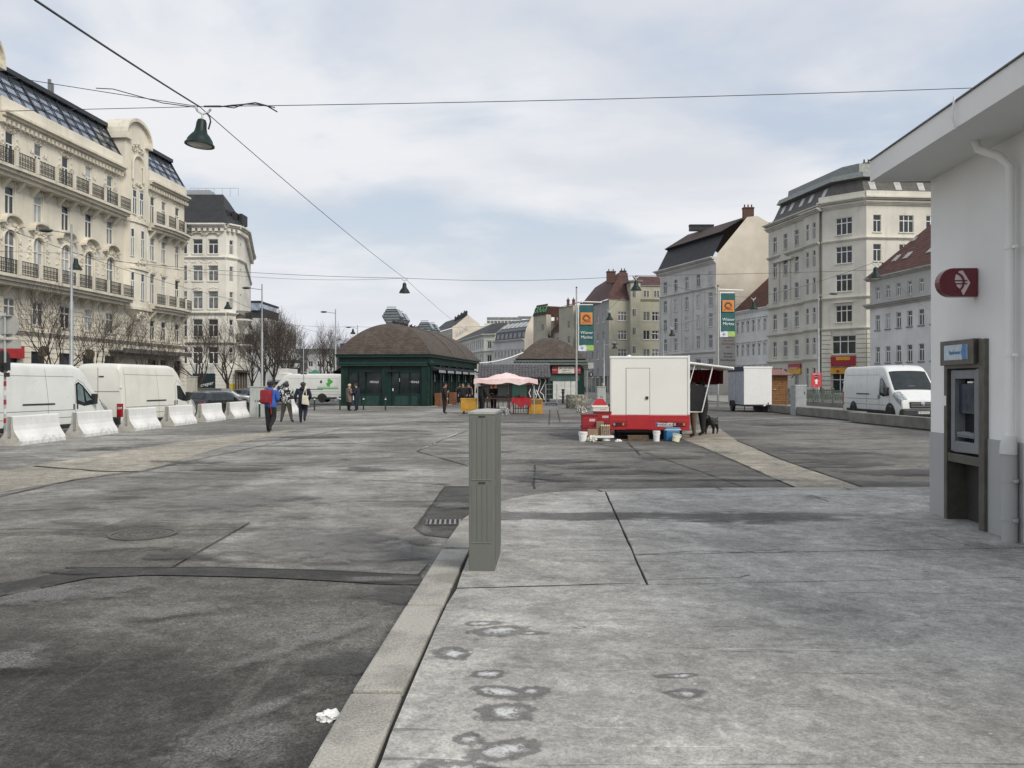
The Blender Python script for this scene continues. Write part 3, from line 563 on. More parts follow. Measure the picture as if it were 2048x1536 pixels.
# the two gabled bays, with a curved oriel, niche and segmental gable
for Ya, Yb in ((75.1, 79.5), (55.7, 59.0)):
    ua, ub = uA(Ya), uA(Yb); uc = (ua + ub) / 2; w = ub - ua; near = Ya < 60
    if not near:
        n = 7; prof = []
        for i in range(n + 1): a = math.pi * i / n; prof.append((uc - w / 2 * math.cos(a) * .82, .75 * math.sin(a) ** .6 if 0 < i < n else 0))
        b = MB(A, bA.location)
        for i in range(n): (x0, d0), (x1, d1) = prof[i], prof[i + 1]; b.quad((x0, d0, 8.6), (x1, d1, 8.6), (x1, d1, 16.9), (x0, d0, 16.9))
        for zz, tt in ((8.6, .25), (12.3, .22), (16.6, .3)):
            for i in range(n): (x0, d0), (x1, d1) = prof[i], prof[i + 1]; b.add([(x0, d0, zz), (x1, d1, zz), (x1, d1 + .14, zz), (x0, d0 + .14, zz), (x0, d0, zz + tt), (x1, d1, zz + tt), (x1, d1 + .14, zz + tt), (x0, d0 + .14, zz + tt)], [(0, 1, 2, 3), (4, 7, 6, 5), (3, 2, 6, 7)])
        b.add([(p[0], p[1], 16.9) for p in prof], [tuple(range(n + 1))]); b.add([(p[0], p[1], 8.6) for p in prof] + [(uc, 0, 7.4)], [(i, i + 1, n + 1) for i in range(n)])
        b.build('oriel', creamA, bA)
        for i in (1, 3, 5):
            (x0, d0), (x1, d1) = prof[i], prof[i + 1]; f2 = Face(A.pt(x0, d0, 0).xy, A.pt(x1, d1, 0).xy)
            for z_, h_ in ((9.5, 2.5), (13.4, 2.6)): window(bA, f2, f2.len / 2, z_, min(.85, f2.len * .8), h_, 'casement', white_frame, glass_dark, d=0.19)
        ob('stucco_relief', st_me[0], bA, A.pt(uc, .75, 12.5) - bA.location, A.ang); ob('stucco_relief', st_me[1], bA, A.pt(uc, .75, 7.6) - bA.location, A.ang); ob('stucco_relief', st_me[2], bA, A.pt(uc, .7, 16.6) - bA.location, A.ang)
        for s in (-1, 1): window(bA, A, uc + s * .62, 17.4, .75, 2.3, 'casement', white_frame, None, d=0.5)
    # gable tower
    b = MB(A, bA.location); b.box(ua + .2, -1.6, 16.9 if not near else 20.5, ub - .2, .3, 24.3)
    n = 12; W2 = w / 2
    arcg = [(uc - W2 * 1.02 * math.cos(math.pi * i / n), 24.3 + 1.75 * math.sin(math.pi * i / n)) for i in range(n + 1)]
    b.prism(arcg, -1.6, .3, 'y'); b.build('gable', creamA, bA)
    g = MB(A, bA.location)
    for i in range(n): (x0, z0), (x1, z1) = arcg[i], arcg[i + 1]; g.add([(x0, -1.7, z0), (x1, -1.7, z1), (x1, .62, z1), (x0, .62, z0), (x0, -1.7, z0 + .3), (x1, -1.7, z1 + .3), (x1, .62, z1 + .3), (x0, .62, z0 + .3)], [(0, 1, 2, 3), (4, 7, 6, 5), (3, 2, 6, 7), (0, 4, 5, 1), (0, 3, 7, 4), (1, 5, 6, 2)])
    g.box(ua - .1, -1.7, 24.05, uc - w * .3, .6, 24.35); g.box(uc + w * .3, -1.7, 24.05, ub + .1, .6, 24.35); g.build('gable_cornice', creamA2, bA)
    nb = MB(A, bA.location); nn = 10; rad = .95
    for i in range(nn):
        a0, a1 = math.pi * i / nn, math.pi * (i + 1) / nn
        for k in range(4):
            f0, f1 = k / 4, (k + 1) / 4; q = lambda a, f: (uc - rad * (1 - f) * math.cos(a), .32 - .0 + .02 - .5 * math.sin(f * math.pi / 2) + .18, 22.0 + rad * (1 - f) * math.sin(a))
            nb.quad(q(a0, f0), q(a1, f0), q(a1, f1), q(a0, f1))
    nb.tube([(uc - rad, .42, 20.6)] + [(uc - rad * math.cos(math.pi * i / 12), .42, 22.0 + rad * math.sin(math.pi * i / 12)) for i in range(13)] + [(uc + rad, .42, 20.6)], .12, 6); nb.build('shell_niche', creamA2, bA)
    ob('stucco_relief', st_me[2], bA, A.pt(uc, .38, 23.3) - bA.location, A.ang); ob('stucco_relief', st_me[1], bA, A.pt(uc, .38, 19.7) - bA.location, A.ang)
# cornices, dentils, balconies, rustication
rustic(bA, A, 0, A.len, ZG + .5, 5.4, .42, creamA, [o for o in ops if o[3] < 8.5], name='rusticated_base')
rustic(bA, A, 0, A.len, 5.8, 8.2, .36, creamA, [o for o in ops if o[3] < 8.6], .04, 'rusticated_mezzanine')
band(bA, A, 0, A.len, 5.4, .35, .3, creamA2); band(bA, A, 0, A.len, 16.75, .3, .2, creamA2)
gaps = ((0, uA(55.6)), (uA(59.1), uA(75.0)), (uA(79.6), A.len))
for u0, u1 in gaps:
    band(bA, A, u0, u1, 20.75, .55, .75, creamA2); dentils(bA, A, u0, u1, 20.45, .3, .4, .5, creamA2)
    pb = MB(A, bA.location); pb.box(u0, -.5, 21.3, u1, .25, 22.3); pb.build('parapet', creamA, bA)
    k = max(1, round((u1 - u0) / 2.2))
def balcony(u0, u1, z, proj, h, bow=0.0, ped=2.2):
    n = 12; us = [u0 + (u1 - u0) * i / n for i in range(n + 1)]; ds = [proj + bow * math.sin(math.pi * i / n) for i in range(n + 1)]
    b = MB(A, bA.location)
    for i in range(n):
        for zz, t, k in ((z - .22, .22, 0.0), (z - .45, .23, .22), (z - .72, .27, .5)):
            b.add([(us[i], 0, zz), (us[i + 1], 0, zz), (us[i + 1], ds[i + 1] - k, zz), (us[i], ds[i] - k, zz), (us[i], 0, zz + t), (us[i + 1], 0, zz + t), (us[i + 1], ds[i + 1] - k, zz + t), (us[i], ds[i] - k, zz + t)], [(0, 1, 2, 3), (4, 7, 6, 5), (3, 2, 6, 7), (0, 3, 7, 4), (1, 5, 6, 2)])
    b.build('balcony_slab', creamA2, bA)
    q = u0 + .5
    while q < u1: cb = MB(A, bA.location); cb.prism([(0, z - .7), (.7, z - .7), (.25, z - 1.2), (0, z - 1.5)], q, q + .3, 'x'); cb.build('balcony_console', creamA2, bA); q += 1.6
    q = u0; m = max(1, round((u1 - u0) / ped)); L_ = (u1 - u0) / m
    for i in range(m):
        f = (i + .5) / m; dd = proj + bow * math.sin(math.pi * f) - .12
        rr = railing_mesh(L_ - .34, h, .17); rr.build('balcony_railing', iron, bA, loc=A.pt(u0 + L_ * (i + .5), dd, z) - bA.location, rz=A.ang)
        if i: p = MB(); p.box(-.16, -.14, 0, .16, .14, h + .03); p.build('balcony_pedestal', creamA2, bA, loc=A.pt(u0 + L_ * i, proj + bow * math.sin(math.pi * i / m) - .12, z) - bA.location, rz=A.ang)
balcony(uA(52.5), uA(75.0), 17.25, 1.1, 1.1, .25); balcony(uA(52.5), uA(75.2), 9.5, 1.25, 1.05, .3); balcony(uA(79.6), A.len - .2, 17.2, .9, 1.1, .35, 2.0); balcony(uA(79.6), A.len - .2, 9.4, .95, 1.0, .35, 2.0)
# glazed attic: sloping dark frame with raking mullions and blue-grey panes
attic_glass = M('attic_glazing', (0.30, 0.34, 0.40), 0.08, 0.8, var=0.3, scale=.7)
for u0, u1 in gaps:
    at = MB(A, bA.location); at.quad((u0, .05, 22.3), (u1, .05, 22.3), (u1, -1.55, 25.0), (u0, -1.55, 25.0)); at.build('attic_glazing', attic_glass, bA)
    fr = MB(A, bA.location); k = max(2, int((u1 - u0) / 1.35))
    for i in range(k + 1):
        u = u0 + (u1 - u0) * i / k; th = .09 if i % 3 else .16
        fr.add([(u - th / 2, .09, 22.3), (u + th / 2, .09, 22.3), (u + th / 2, -1.51, 25.0), (u - th / 2, -1.51, 25.0), (u - th / 2, .15, 22.3), (u + th / 2, .15, 22.3), (u + th / 2, -1.46, 25.03), (u - th / 2, -1.46, 25.03)], [(4, 5, 6, 7), (0, 4, 7, 3), (1, 2, 6, 5)])
    for f in (.28, .55, .78): fr.tube([(u0, .12 - 1.6 * f, 22.3 + 2.7 * f), (u1, .12 - 1.6 * f, 22.3 + 2.7 * f)], .045, 4)
    fr.box(u0, -2.2, 25.0, u1, -1.2, 25.35); fr.build('attic_frame', M('anthracite_metal', (.035, .037, .042), .45, .3), bA)
    rf = MB(A, bA.location); rf.quad((u0, -2.2, 25.3), (u1, -2.2, 25.3), (u1, -7, 26.6), (u0, -7, 26.6)); rf.quad((u1, .05, 22.3), (u1, -1.55, 25.3), (u1, -8, 26.6), (u1, -8, 22.3)); rf.build('roof', slate, bA)
shell(bA, creamA, slate, [lineA(Y0A), A.pt(0, -14, 0).xy, A.pt(A.len, -14, 0).xy, lineA(Y1A)], ZG, 22.2)
cp = MB(A, bA.location); cp.box(uA(68.5), -2.6, 25.3, uA(68.5) + .2, -2.4, 27.0); cp.box(uA(68.5) + .35, -2.6, 25.3, uA(68.5) + .55, -2.4, 26.8); cp.build('chimney', zinc, bA)
# street-level shop canopy
cn = MB(A, bA.location); cn.box(uA(73), .0, 4.6, uA(86), 1.4, 4.75); cn.box(uA(73), 1.36, 4.5, uA(86), 1.42, 4.9); cn.build('shop_canopy', M('canopy_metal', (.12, .12, .115), .5), bA)
sg = MB(A, bA.location); sg.box(uA(58.2), .1, 3.6, uA(61.4), .35, 4.5); sg.build('shop_fascia', M('red_shop_sign', (.38, .03, .035), .5), bA)
for Yc in (63, 69): ov = MB(A, bA.location); ov.lathe([(.02, -.06), (.42, -.05), (.42, .05), (.02, .06)], 16, (uA(Yc), .75, 4.2), 'x'); ov.build('hanging_sign', brown_frame, bA)

# ------------------------------------------------------------------ corner building beyond the side street (left)
creamB = facade_mat('pale_cream_render', (0.71, 0.685, 0.62), 0.24, (0.22, 0.20, 0.165))
YB = 110.0; xb0, xb1 = gx(330, YB), gx(452, YB)
bB = thing('apartment_building', 'cream corner house with black mansard roof and round balcony corner', 'building', (xb0, YB, -0.2))
FB = [Face((xb0, YB), (xb1, YB)), Face((xb1, YB), (gx(474, 111.5), 111.5)), Face((gx(474, 111.5), 111.5), (gx(489, 115), 115.0)), Face((gx(489, 115), 115), (gx(489, 115) - 7, 140))]
zsB = [(19.0, 1.9), (15.4, 2.0), (11.7, 2.3), (8.0, 2.3), (4.4, 2.2)]
for k, F in enumerate(FB):
    us = [F.len * 0.02 + .001 + gx(c_, YB) - xb0 for c_ in (362, 393, 424)] if k == 0 else ([F.len / 2] if k < 3 else [2.5, 6, 9.5, 13, 16.5])
    w = 1.3 if k == 0 else (.62 if k < 3 else 1.2)
    o_ = [(u - w / 2, u + w / 2, z, z + h) for u in us for z, h in zsB]
    b = MB(F, bB.location); wall_cells(b, 0, F.len, ZG, 22.6, o_); b.build('wall', creamB, bB)
    for u in us:
        for i, (z, h) in enumerate(zsB):
            window(bB, F, u, z, w, h, 'casement', white_frame, glass_dark if i in (0, 3, 4) else glass_mid, sill=creamB if k == 0 else None)
            if k == 0 and i in (1, 2): ob('stucco_relief', st2_me[i], bB, F.pt(u, 0, z + h + .15) - bB.location, F.ang)
            if k == 0 and i == 0: ob('window_hood', hood2_me, bB, F.pt(u, 0, z + h + .55) - bB.location, F.ang)
            if k == 0: e = MB(); [e.box(*q) for q in ((-w / 2 - .18, -.07, -.05, -w / 2, .0, h + .05), (w / 2, -.07, -.05, w / 2 + .18, 0, h + .05), (-w / 2 - .18, -.07, h + .051, w / 2 + .18, 0, h + .26))]; e.build('window_surround', creamB, bB, loc=F.pt(u, 0, z) - bB.location, rz=F.ang)
    for i, u in enumerate(us[:-1]):
        if k == 0: ob('stucco_festoon', st3_me[i % 2], bB, F.pt((u + us[i + 1]) / 2, 0, 17.4) - bB.location, F.ang); ob('stucco_festoon', st3_me[i % 2], bB, F.pt((u + us[i + 1]) / 2, 0, 15.9) - bB.location, F.ang)
    band(bB, F, -.05, F.len + .05, 22.35, .6, .85, creamB); dentils(bB, F, 0, F.len, 21.95, .38, .5, .75, creamB)
    band(bB, F, 0, F.len, 18.3, .3, .25, creamB); band(bB, F, 0, F.len, 10.9, .35, .35, creamB); band(bB, F, 0, F.len, 7.0, .3, .3, creamB)
    rustic(bB, F, 0, F.len, ZG + .4, 6.9, .45, creamB, [o for o in o_ if o[3] < 7], .05)
for z_, h_ in ((10.3, 1.0), (6.9, 1.3)):
    F = FB[2]; b = MB(F, bB.location); n = 8
    pr = [(F.len / 2 - 1.9 * math.cos(math.pi * i / n), 1.5 * math.sin(math.pi * i / n)) for i in range(n + 1)]
    b.prism(pr, z_, z_ + .25); b.add([(p[0], p[1], z_) for p in pr] + [(F.len / 2, 0, z_ - 1.6)], [(i, i + 1, n + 1) for i in range(n)]); b.build('balcony_slab', creamB, bB)
    r_ = MB(F, bB.location)
    for i in range(n):
        for s in range(5):
            t_ = s / 5; x = pr[i][0] * (1 - t_) + pr[i + 1][0] * t_; d_ = pr[i][1] * (1 - t_) + pr[i + 1][1] * t_; r_.box(x - .03, d_ - .05, z_ + .2, x + .03, d_ + .01, z_ + .2 + h_)
    r_.tube([(p[0], p[1], z_ + .25 + h_) for p in pr], .05, 4); r_.tube([(p[0], p[1], z_ + .65) for p in pr], .05, 4); r_.build('balcony_railing', iron, bB)
x0, x1, x2 = xb0, xb1, gx(489, 115)
poly_roof(bB, [(x0, YB - .5, 22.95), (x1 + .3, YB - .5, 22.95), (x2 + .6, 114.6, 22.95), (x2 - 6, 140, 22.95), (x0, YB + 3.2, 27.6), (x1 - 1.5, YB + 3.2, 27.6), (x2 - 2.6, 116.5, 27.2), (x2 - 9, 140, 27.2), (x0, 140, 27.6)], [(0, 1, 5, 4), (1, 2, 6, 5), (2, 3, 7, 6), (4, 5, 6, 7, 8)], slate)
sk = MB(); sk.box(0, -.05, 0, 1.5, .05, 1.5); o = sk.build('skylight', glass_pale, bB, loc=Vector((gx(385, YB), YB + .75, 24.0)) - bB.location); o.rotation_euler = (R(-38), 0, 0)
rl = MB(); [rl.tube([(x0 + 2 + i * 1.1 - x0, 3.4, 27.6), (x0 + 2 + i * 1.1 - x0, 3.4, 28.7)], .03, 4) for i in range(7)]; rl.tube([(2, 3.4, 28.7), (8.6, 3.4, 28.7)], .03, 4); rl.box(1.2, 4, 27.5, 4.5, 6, 28.6); rl.build('roof_terrace_rail', galv, bB)
dm = MB(); dm.box(0, 0, 0, .1, .1, .1)
for i in range(3): dm = MB(); dm.box(x1 - x0 - .75 + i * .55, 1.6 + i * 1.3, 24.0, x1 - x0 - .35 + i * .55, 4 + i * 1.3, 25.4); dm.build('dormer', slate, bB)
sh = MB(FB[0], bB.location); ua_, ub_ = gx(386, YB) - xb0, gx(431, YB) - xb0
sh.box(ua_, -.1, ZG, ub_, .12, 3.1); sh.build('shop_window', M('dark_teal_shop_sign', (.012, .022, .028), .35), bB)
tp = MB(FB[0], bB.location); [tp.box(ua_ + i * .75, -.05, 3.15, ua_ + i * .75 + .6, .1, 4.1) for i in range(4)]; tp.build('transom_pane', glass_pale, bB)
text('creper', .66, white_plastic, bB, FB[0].pt((ua_ + ub_) / 2 + .35, .13, 1.7) - bB.location, (R(90), R(-12), FB[0].ang), shear=.3)
awn = MB(FB[2], bB.location); awn.box(-1.2, .05, 3.3, FB[2].len, .6, 3.6); [awn.box(-1.2 + i * 1.2, .05, ZG, -1.05 + i * 1.2, .3, 3.3) for i in range(5)]; awn.build('shop_front', brown_frame, bB)
yp = MB(FB[1], bB.location); yp.box(.6, .05, .9, 1.7, .12, 1.8); yp.build('poster', M('yellow_poster', (.6, .45, .03), .6), bB)
# ------------------------------------------------------------------ right-hand side of the street
def simple_windows(root, F, us, rows, kind, fm, wallmat, z0, z1, sill=None, pm=None, surround=None, depth=.22, name='wall', d=0.0):
    ops = [(u - w / 2, u + w / 2, z, z + h) for u in us for z, w, h in rows]
    b = MB(F, root.location); wall_cells(b, 0, F.len, z0, z1, ops, depth, d); b.build(name, wallmat, root)
    for u in us:
        for z, w, h in rows:
            o = window(root, F, u, z, w, h, kind, fm, pm, d=d, sill=sill)
            if surround:
                k = ('sur', round(w, 2), round(h, 2), surround.name)
                if k not in PANE:
                    e = MB(); [e.box(*q) for q in ((-w / 2 - .16, -.06, 0, -w / 2, .02, h), (w / 2, -.06, 0, w / 2 + .16, .02, h), (-w / 2 - .2, -.1, h, w / 2 + .2, .02, h + .2), (-w / 2 - .3, -.22, h + .32, w / 2 + .3, .02, h + .46))]; PANE[k] = e.mesh('window_surround', surround)
                ob('window_surround', PANE[k], o)
    return ops
def lineR(Y): return (56.4 - 0.135 * Y, Y)
greyW = facade_mat('pale_grey_render', (0.66, 0.66, 0.645), 0.18, (0.25, 0.25, 0.24)); greyW2 = facade_mat('grey_attic_render', (0.45, 0.445, 0.42), 0.25, (0.2, 0.2, 0.19))
# R1: grey house with red roof
F = Face(lineR(99.5), lineR(72)); r1 = thing('town_house', 'plain grey town house with red tiled roof and skylights', 'building', (*lineR(99.5), 0))
q = lambda Y: (99.5 - Y) * math.hypot(1, .135)
us = [q(97.9 - 2.05 * i) for i in range(12)]
o1 = simple_windows(r1, F, us, [(8.1, .95, 1.75), (4.2, .95, 1.9), (0.9, 1.0, 2.2)], 'casement', white_frame, greyW, 0, 10.7, sill=M('zinc_sill', (.2, .2, .19), .6), pm=None)
simple_windows(r1, F, us, [(11.7, .8, 1.45)], 'casement', white_frame, greyW2, 11.2, 14.1, pm=glass_mid, name='attic_wall')
band(r1, F, -.5, F.len, 10.7, .55, .75, greyW2); band(r1, F, -.5, F.len, 14.0, .35, .6, greyW2, 'eaves')
shell(r1, greyW, None, [lineR(99.5), (lineR(99.5)[0] + 14, 101), (lineR(72)[0] + 14, 74), lineR(72)], 0, 14.2)
a, c = Vector(lineR(99.9)), Vector(lineR(71.5)); nrm = Vector((1, .135)).normalized()
e0, e1 = a - nrm * .6, c - nrm * .6; g0, g1 = a + nrm * 6 + Vector((.4, -4.5)), c + nrm * 6; h0, h1 = a + nrm * 13, c + nrm * 13
poly_roof(r1, [(*e0, 14.3), (*e1, 14.3), (*g1, 20.8), (*g0, 20.8), (*h0, 14.3), (*h1, 14.3)], [(0, 1, 2, 3), (3, 2, 5, 4), (0, 3, 4)], redtile)
for i in range(8):
    for j, f in enumerate((.25, .62)):
        if (i + j) % 3 == 2: continue
        p = e0 + (e1 - e0) * (.12 + i * .075) + nrm * 6.6 * f; z_ = 14.3 + 6.5 * f
        s = MB(); s.box(-.4, -.02, 0, .4, .06, 1.1); o = s.build('skylight', glass_pale, r1, loc=Vector((p.x, p.y, z_ + .12)) - r1.location); o.rotation_euler = (R(-46), 0, F.ang)
chimney(r1, a.x + 1.2, 98.2, 14.6, .8, .6, 1.0, brick, 2)
# R2: big corner block with mansard
sand2 = facade_mat('weathered_shaded_render', (0.56, 0.54, 0.48), 0.42, (0.24, 0.225, 0.19)); cream2 = facade_mat('cream_grey_render', (0.66, 0.635, 0.56), 0.32, (0.27, 0.25, 0.21))  # left facade: its shade is put into the darker colour, besides the weathering
pA, pB_, pC, pD = (40.1, 129.6), (42.9, 114.6), (47.2, 110.4), (64, 112)
r2 = thing('apartment_building', 'large cream corner block with dark mansard roof and rusticated base', 'building', (*pB_, 0))
F1, F2, F3 = Face(pA, pB_), Face(pB_, pC), Face(pC, pD)
rz = [(22.0, 2.3), (18.1, 2.3), (14.3, 2.3), (10.1, 2.3), (5.8, 2.4), (1.2, 2.8)]
simple_windows(r2, F1, [2.0, 5.2, 8.4, 13.0, 14.6][:3], [(z, 1.15, h) for z, h in rz], 'casement', white_frame, sand2, 0, 26.0, sill=sand2, pm=glass_dark)
Fb = Face(F1.pt(11.2, 0.45, 0).xy, F1.pt(F1.len, .45, 0).xy)
simple_windows(r2, Fb, [.95, 2.7], [(z, .75, h) for z, h in rz], 'casement', white_frame, sand2, 0, 26.0, pm=glass_dark, name='bay_wall')
for zz in (13.2, 9.0, 21.0, 4.9): band(r2, F1, -.1, 11.2, zz, .35, .4, sand2)
for zz in (13.25, 9.05, 21.0, 4.95): band(r2, Fb, 0, Fb.len, zz, .35, .35, sand2)
pdm = MB(F1, r2.location); pdm.prism([(2.6, 20.2), (7.8, 20.2), (7.8, 20.5), (6.2, 20.7), (5.2, 21.4), (4.2, 20.7), (2.6, 20.5)], 0, .5, 'y'); [pdm.box(3.4 + i * 1.6 - .18, 0, 14.4, 3.4 + i * 1.6 + .18, .2, 20.2) for i in (0, 2)]; pdm.build('pediment', sand2, r2)
ops2 = [(1.9, 4.1, z, z + h) for z, h in rz[:4]] + [(1.4, 4.6, 5.8, 8.3), (1.4, 4.6, .4, 3.2)]
b = MB(F2, r2.location); wall_cells(b, 0, F2.len, 0, 26, ops2); b.build('corner_wall', cream2, r2)
for z, h in rz[:4]: window(r2, F2, 3.0, z, 2.2, h, 'triple', white_frame, glass_dark, sill=cream2)
window(r2, F2, 3.0, 5.8, 3.2, 2.5, 'triple', white_frame, glass_dark, sill=cream2); window(r2, F2, 3.0, .4, 3.2, 2.8, 'triple', white_frame, glass_dark)
rustic(r2, F2, 0, F2.len, .3, 9.0, .62, cream2, ops2, .2)
ops3 = [(u - w / 2, u + w / 2, z, z + h) for u, w in ((1.5, 1.1), (5.6, 2.0), (9.4, 2.0)) for z, h in rz]
b = MB(F3, r2.location); wall_cells(b, 0, F3.len, 0, 26, ops3); b.build('side_wall', cream2, r2)
for u, w in ((1.5, 1.1), (5.6, 2.0), (9.4, 2.0)):
    for z, h in rz: window(r2, F3, u, z, w, h, 'casement' if w < 1.5 else 'triple', white_frame, glass_dark, sill=cream2)
rustic(r2, F3, 0, 12, .3, 9.0, .62, cream2, ops3, .2)
hd = MB(F2, r2.location); hd.box(1.7, 0, 12.75, 4.3, .35, 12.95); hd.build('window_hood', cream2, r2)
for F_, m_ in ((F2, cream2), (F3, cream2)):
    for zz in (21.0, 13.2, 9.0): band(r2, F_, -.05, F_.len, zz, .32, .3, m_)
    band(r2, F_, -.3, F_.len, 25.6, .5, .5, m_); band(r2, F_, -.45, F_.len, 26.1, .55, .95, m_, 'main_cornice'); pp = MB(F_, r2.location); pp.box(-.3, -.3, 26.65, F_.len, .55, 27.4); pp.build('parapet', m_, r2)
band(r2, F1, -.3, 11.2, 25.4, .5, .6, sand2); band(r2, F1, -.3, F1.len + .3, 25.9, .5, 1.0, sand2, 'main_cornice'); band(r2, Fb, -.3, Fb.len + .4, 25.5, .5, .7, sand2)
def inset(ps, k): # move a polyline of outer points inwards (to the left of travel)
    o = off(ps, -k); return o
ring = [pA, pB_, pC, pD]; lv = [(0.2, 26.6), (0.9, 27.4), (2.0, 29.6), (1.3, 29.7), (1.8, 30.5), (3.2, 30.6), (3.4, 32.0)]
vs = []; fs = []; n = len(ring)
for k, z in lv: vs += [(x, y, z) for x, y in inset(ring, k)]
for i in range(len(lv) - 1):
    for j in range(n - 1): fs.append((i * n + j, i * n + j + 1, (i + 1) * n + j + 1, (i + 1) * n + j))
fs.append(tuple(range((len(lv) - 1) * n, len(lv) * n)))
zc_ = [f for i, f in enumerate(fs) if i // (n - 1) in (2, 3, 4, 5, 6)]; sl = [f for f in fs if f not in zc_]
poly_roof(r2, vs, sl, M('slate_mansard', (.065, .06, .055), .6, var=.25, scale=2), 'mansard_roof'); poly_roof(r2, vs, zc_, zinc, 'upper_roof')
for F_, uu in ((F1, (2, 4.5, 7.5, 10, 13.5)), (F2, (3.0,)), (F3, (1.6, 5.2, 8.5))):
    for u in uu: s = MB(); s.box(-.45, -.05, 0, .45, .06, 1.35); o = s.build('skylight', glass_pale, r2, loc=F_.pt(u, -1.12, 27.9) - r2.location); o.rotation_euler = (R(-27), 0, F_.ang)
shell(r2, sand2, None, [pA, (58, 132), (64, 112)], 0, 27)
chimney(r2, 50, 117, 31.5, 1.2, .8, 1.4, brick)
def signboard(root, F, u0, u1, z0, z1, d, col, name='shop_sign'):
    s = MB(F, root.location); s.box(u0, 0, z0, u1, d, z1); return s.build(name, col, root)
redS = M('sign_red', (.33, .02, .03), .45, var=.08); yelS = M('sign_yellow', (.62, .33, .03), .5, var=.08); purp = M('sign_purple', (.10, .02, .13), .5)
signboard(r2, F2, 1.3, 4.7, 3.1, 4.2, .32, yelS); signboard(r2, F2, 1.3, 4.7, 4.2, 5.5, .32, redS); signboard(r2, F2, 2.05, 3.95, 4.95, 5.4, .36, yelS)
text('ASIAMARKT', .60, purp, r2, F2.pt(3.0, .35, 4.12) - r2.location, (R(90), 0, F2.ang), .03)
ic = MB(F2, r2.location); ic.lathe([(.22, 0), (.22, .03)], 12, (2.3, .32, 3.45), 'y'); ic.build('sign_emblem', redS, r2)
signboard(r2, F1, 6.4, 9.8, 3.2, 4.0, .22, yelS); signboard(r2, F1, 6.4, 9.8, 4.0, 4.7, .22, redS); text('ASIAMARKT', .5, M('sign_pale', (.65, .5, .4), .5), r2, F1.pt(8.0, .25, 4.0) - r2.location, (R(90), 0, F1.ang), .03)
text('NATURAL W', .55, M('sign_dark_letter', (.1, .1, .1), .6), r2, F1.pt(2.6, .06, 3.9) - r2.location, (R(90), 0, F1.ang), .03)
# R3: low white house
p0, p1 = (37.9, 141), (40.2, 129.8); F = Face(p0, p1); r3 = thing('town_house', 'low pale house squeezed between two taller blocks with red roof', 'building', (*p0, 0))
simple_windows(r3, F, [1.0 + i * 1.85 for i in range(6)], [(10.2, .85, 1.9), (6.3, .85, 1.95), (2.6, .85, 1.9)], 'casement', white_frame, greyW, 0, 13.6, surround=greyW)
band(r3, F, 0, F.len, 13.4, .5, .5, greyW)
poly_roof(r3, [(p0[0] - .5, p0[1], 13.9), (p1[0] - .5, p1[1], 13.9), (p1[0] + 6.5, p1[1] + 1, 20.5), (p0[0] + 6.5, p0[1] + 1, 20.5)], [(0, 1, 2, 3)], redtile)
# R4: grey block with bare cream party wall
pc, pf = (34.7, 141.0), (28.5, 159.5); F = Face(pf, pc); r4 = thing('apartment_building', 'grey block with a bare cream party wall and black mansard', 'building', (*pc, 0))
grey4 = facade_mat('grey_block_render', (0.56, 0.545, 0.525), 0.22, (0.2, 0.2, 0.2)); party = facade_mat('cream_party_wall', (0.66, 0.60, 0.51), 0.08, (0.45, 0.40, 0.33), .1)
us = [2.0 + i * 3.95 for i in range(5)]
simple_windows(r4, F, us, [(18.9, 1.25, 2.2), (15.2, 1.25, 2.3), (11.6, 1.25, 2.3), (7.9, 1.25, 2.3), (3.2, 1.7, 2.9)], 'casement', white_frame, grey4, 0, 22.6, sill=grey4, pm=None)
for zz in (18.1, 7.0): band(r4, F, 0, F.len, zz, .35, .35, grey4)
band(r4, F, -.8, F.len, 22.3, .5, .5, grey4); band(r4, F, -1, F.len, 22.8, .6, 1.1, grey4, 'main_cornice')
rustic(r4, F, 0, F.len, .3, 6.9, .6, grey4, [(u - .85, u + .85, 3.2, 6.1) for u in us], .08)
pil = MB(F, r4.location); [pil.box(u - 2.2, 0, 8, u - 1.75, .12, 18) for u in us]; pil.build('pilaster', grey4, r4)
z4 = 23.4; d4 = Vector((1, .32)).normalized(); P4 = lambda base, k, z: (base[0] + d4.x * k, base[1] + d4.y * k, z)
gw = MB(); pw = [(0, 0), (0, 22.9), (.3, z4 + .6), (5.4, 30.2), (7.2, 30.4), (14, 26.5), (14, 0)]
gw.add([Vector((pc[0] + k, pc[1] + .06 * k, z)) - r4.location for k, z in pw], [tuple(range(len(pw)))]); gw.build('party_wall', party, r4)
poly_roof(r4, [P4(pc, -.6, z4), P4(pf, -.6, z4), P4(pf, 1.6, z4 + 4), P4(pc, 1.6, z4 + 4), P4(pc, .9, z4 + 4.3), P4(pf, .9, z4 + 4.3), P4(pf, 6, z4 + 8), P4(pc, 6, z4 + 8)], [(0, 1, 2, 3), (3, 2, 5, 4)], slate, 'mansard_roof')
poly_roof(r4, [P4(pc, .9, z4 + 4.3), P4(pf, .9, z4 + 4.3), P4(pf, 6, z4 + 7.4), P4(pc, 6, z4 + 7.2), P4(pf, 13, z4 + 4), P4(pc, 14, z4 + 3.5)], [(0, 1, 2, 3), (3, 2, 4, 5)], M('dark_brown_roof', (.05, .03, .026), .8, var=.3, scale=1.5))
for i in range(9):
    if i == 4: continue
    s = MB(); s.box(-.4, -.05, 0, .4, .06, 1.3); o = s.build('skylight', glass_pale, r4, loc=F.pt(2 + i * 1.9, -.35, 24.5) - r4.location); o.rotation_euler = (R(-28), 0, F.ang)
chimney(r4, pc[0] + 5.8, pc[1] + 1.2, 29.8, 1.8, .8, 2.2, brick, 3); chimney(r4, pf[0] + 7, pf[1] - 4, 30.4, 4.5, .8, 1.2, slate, 0)
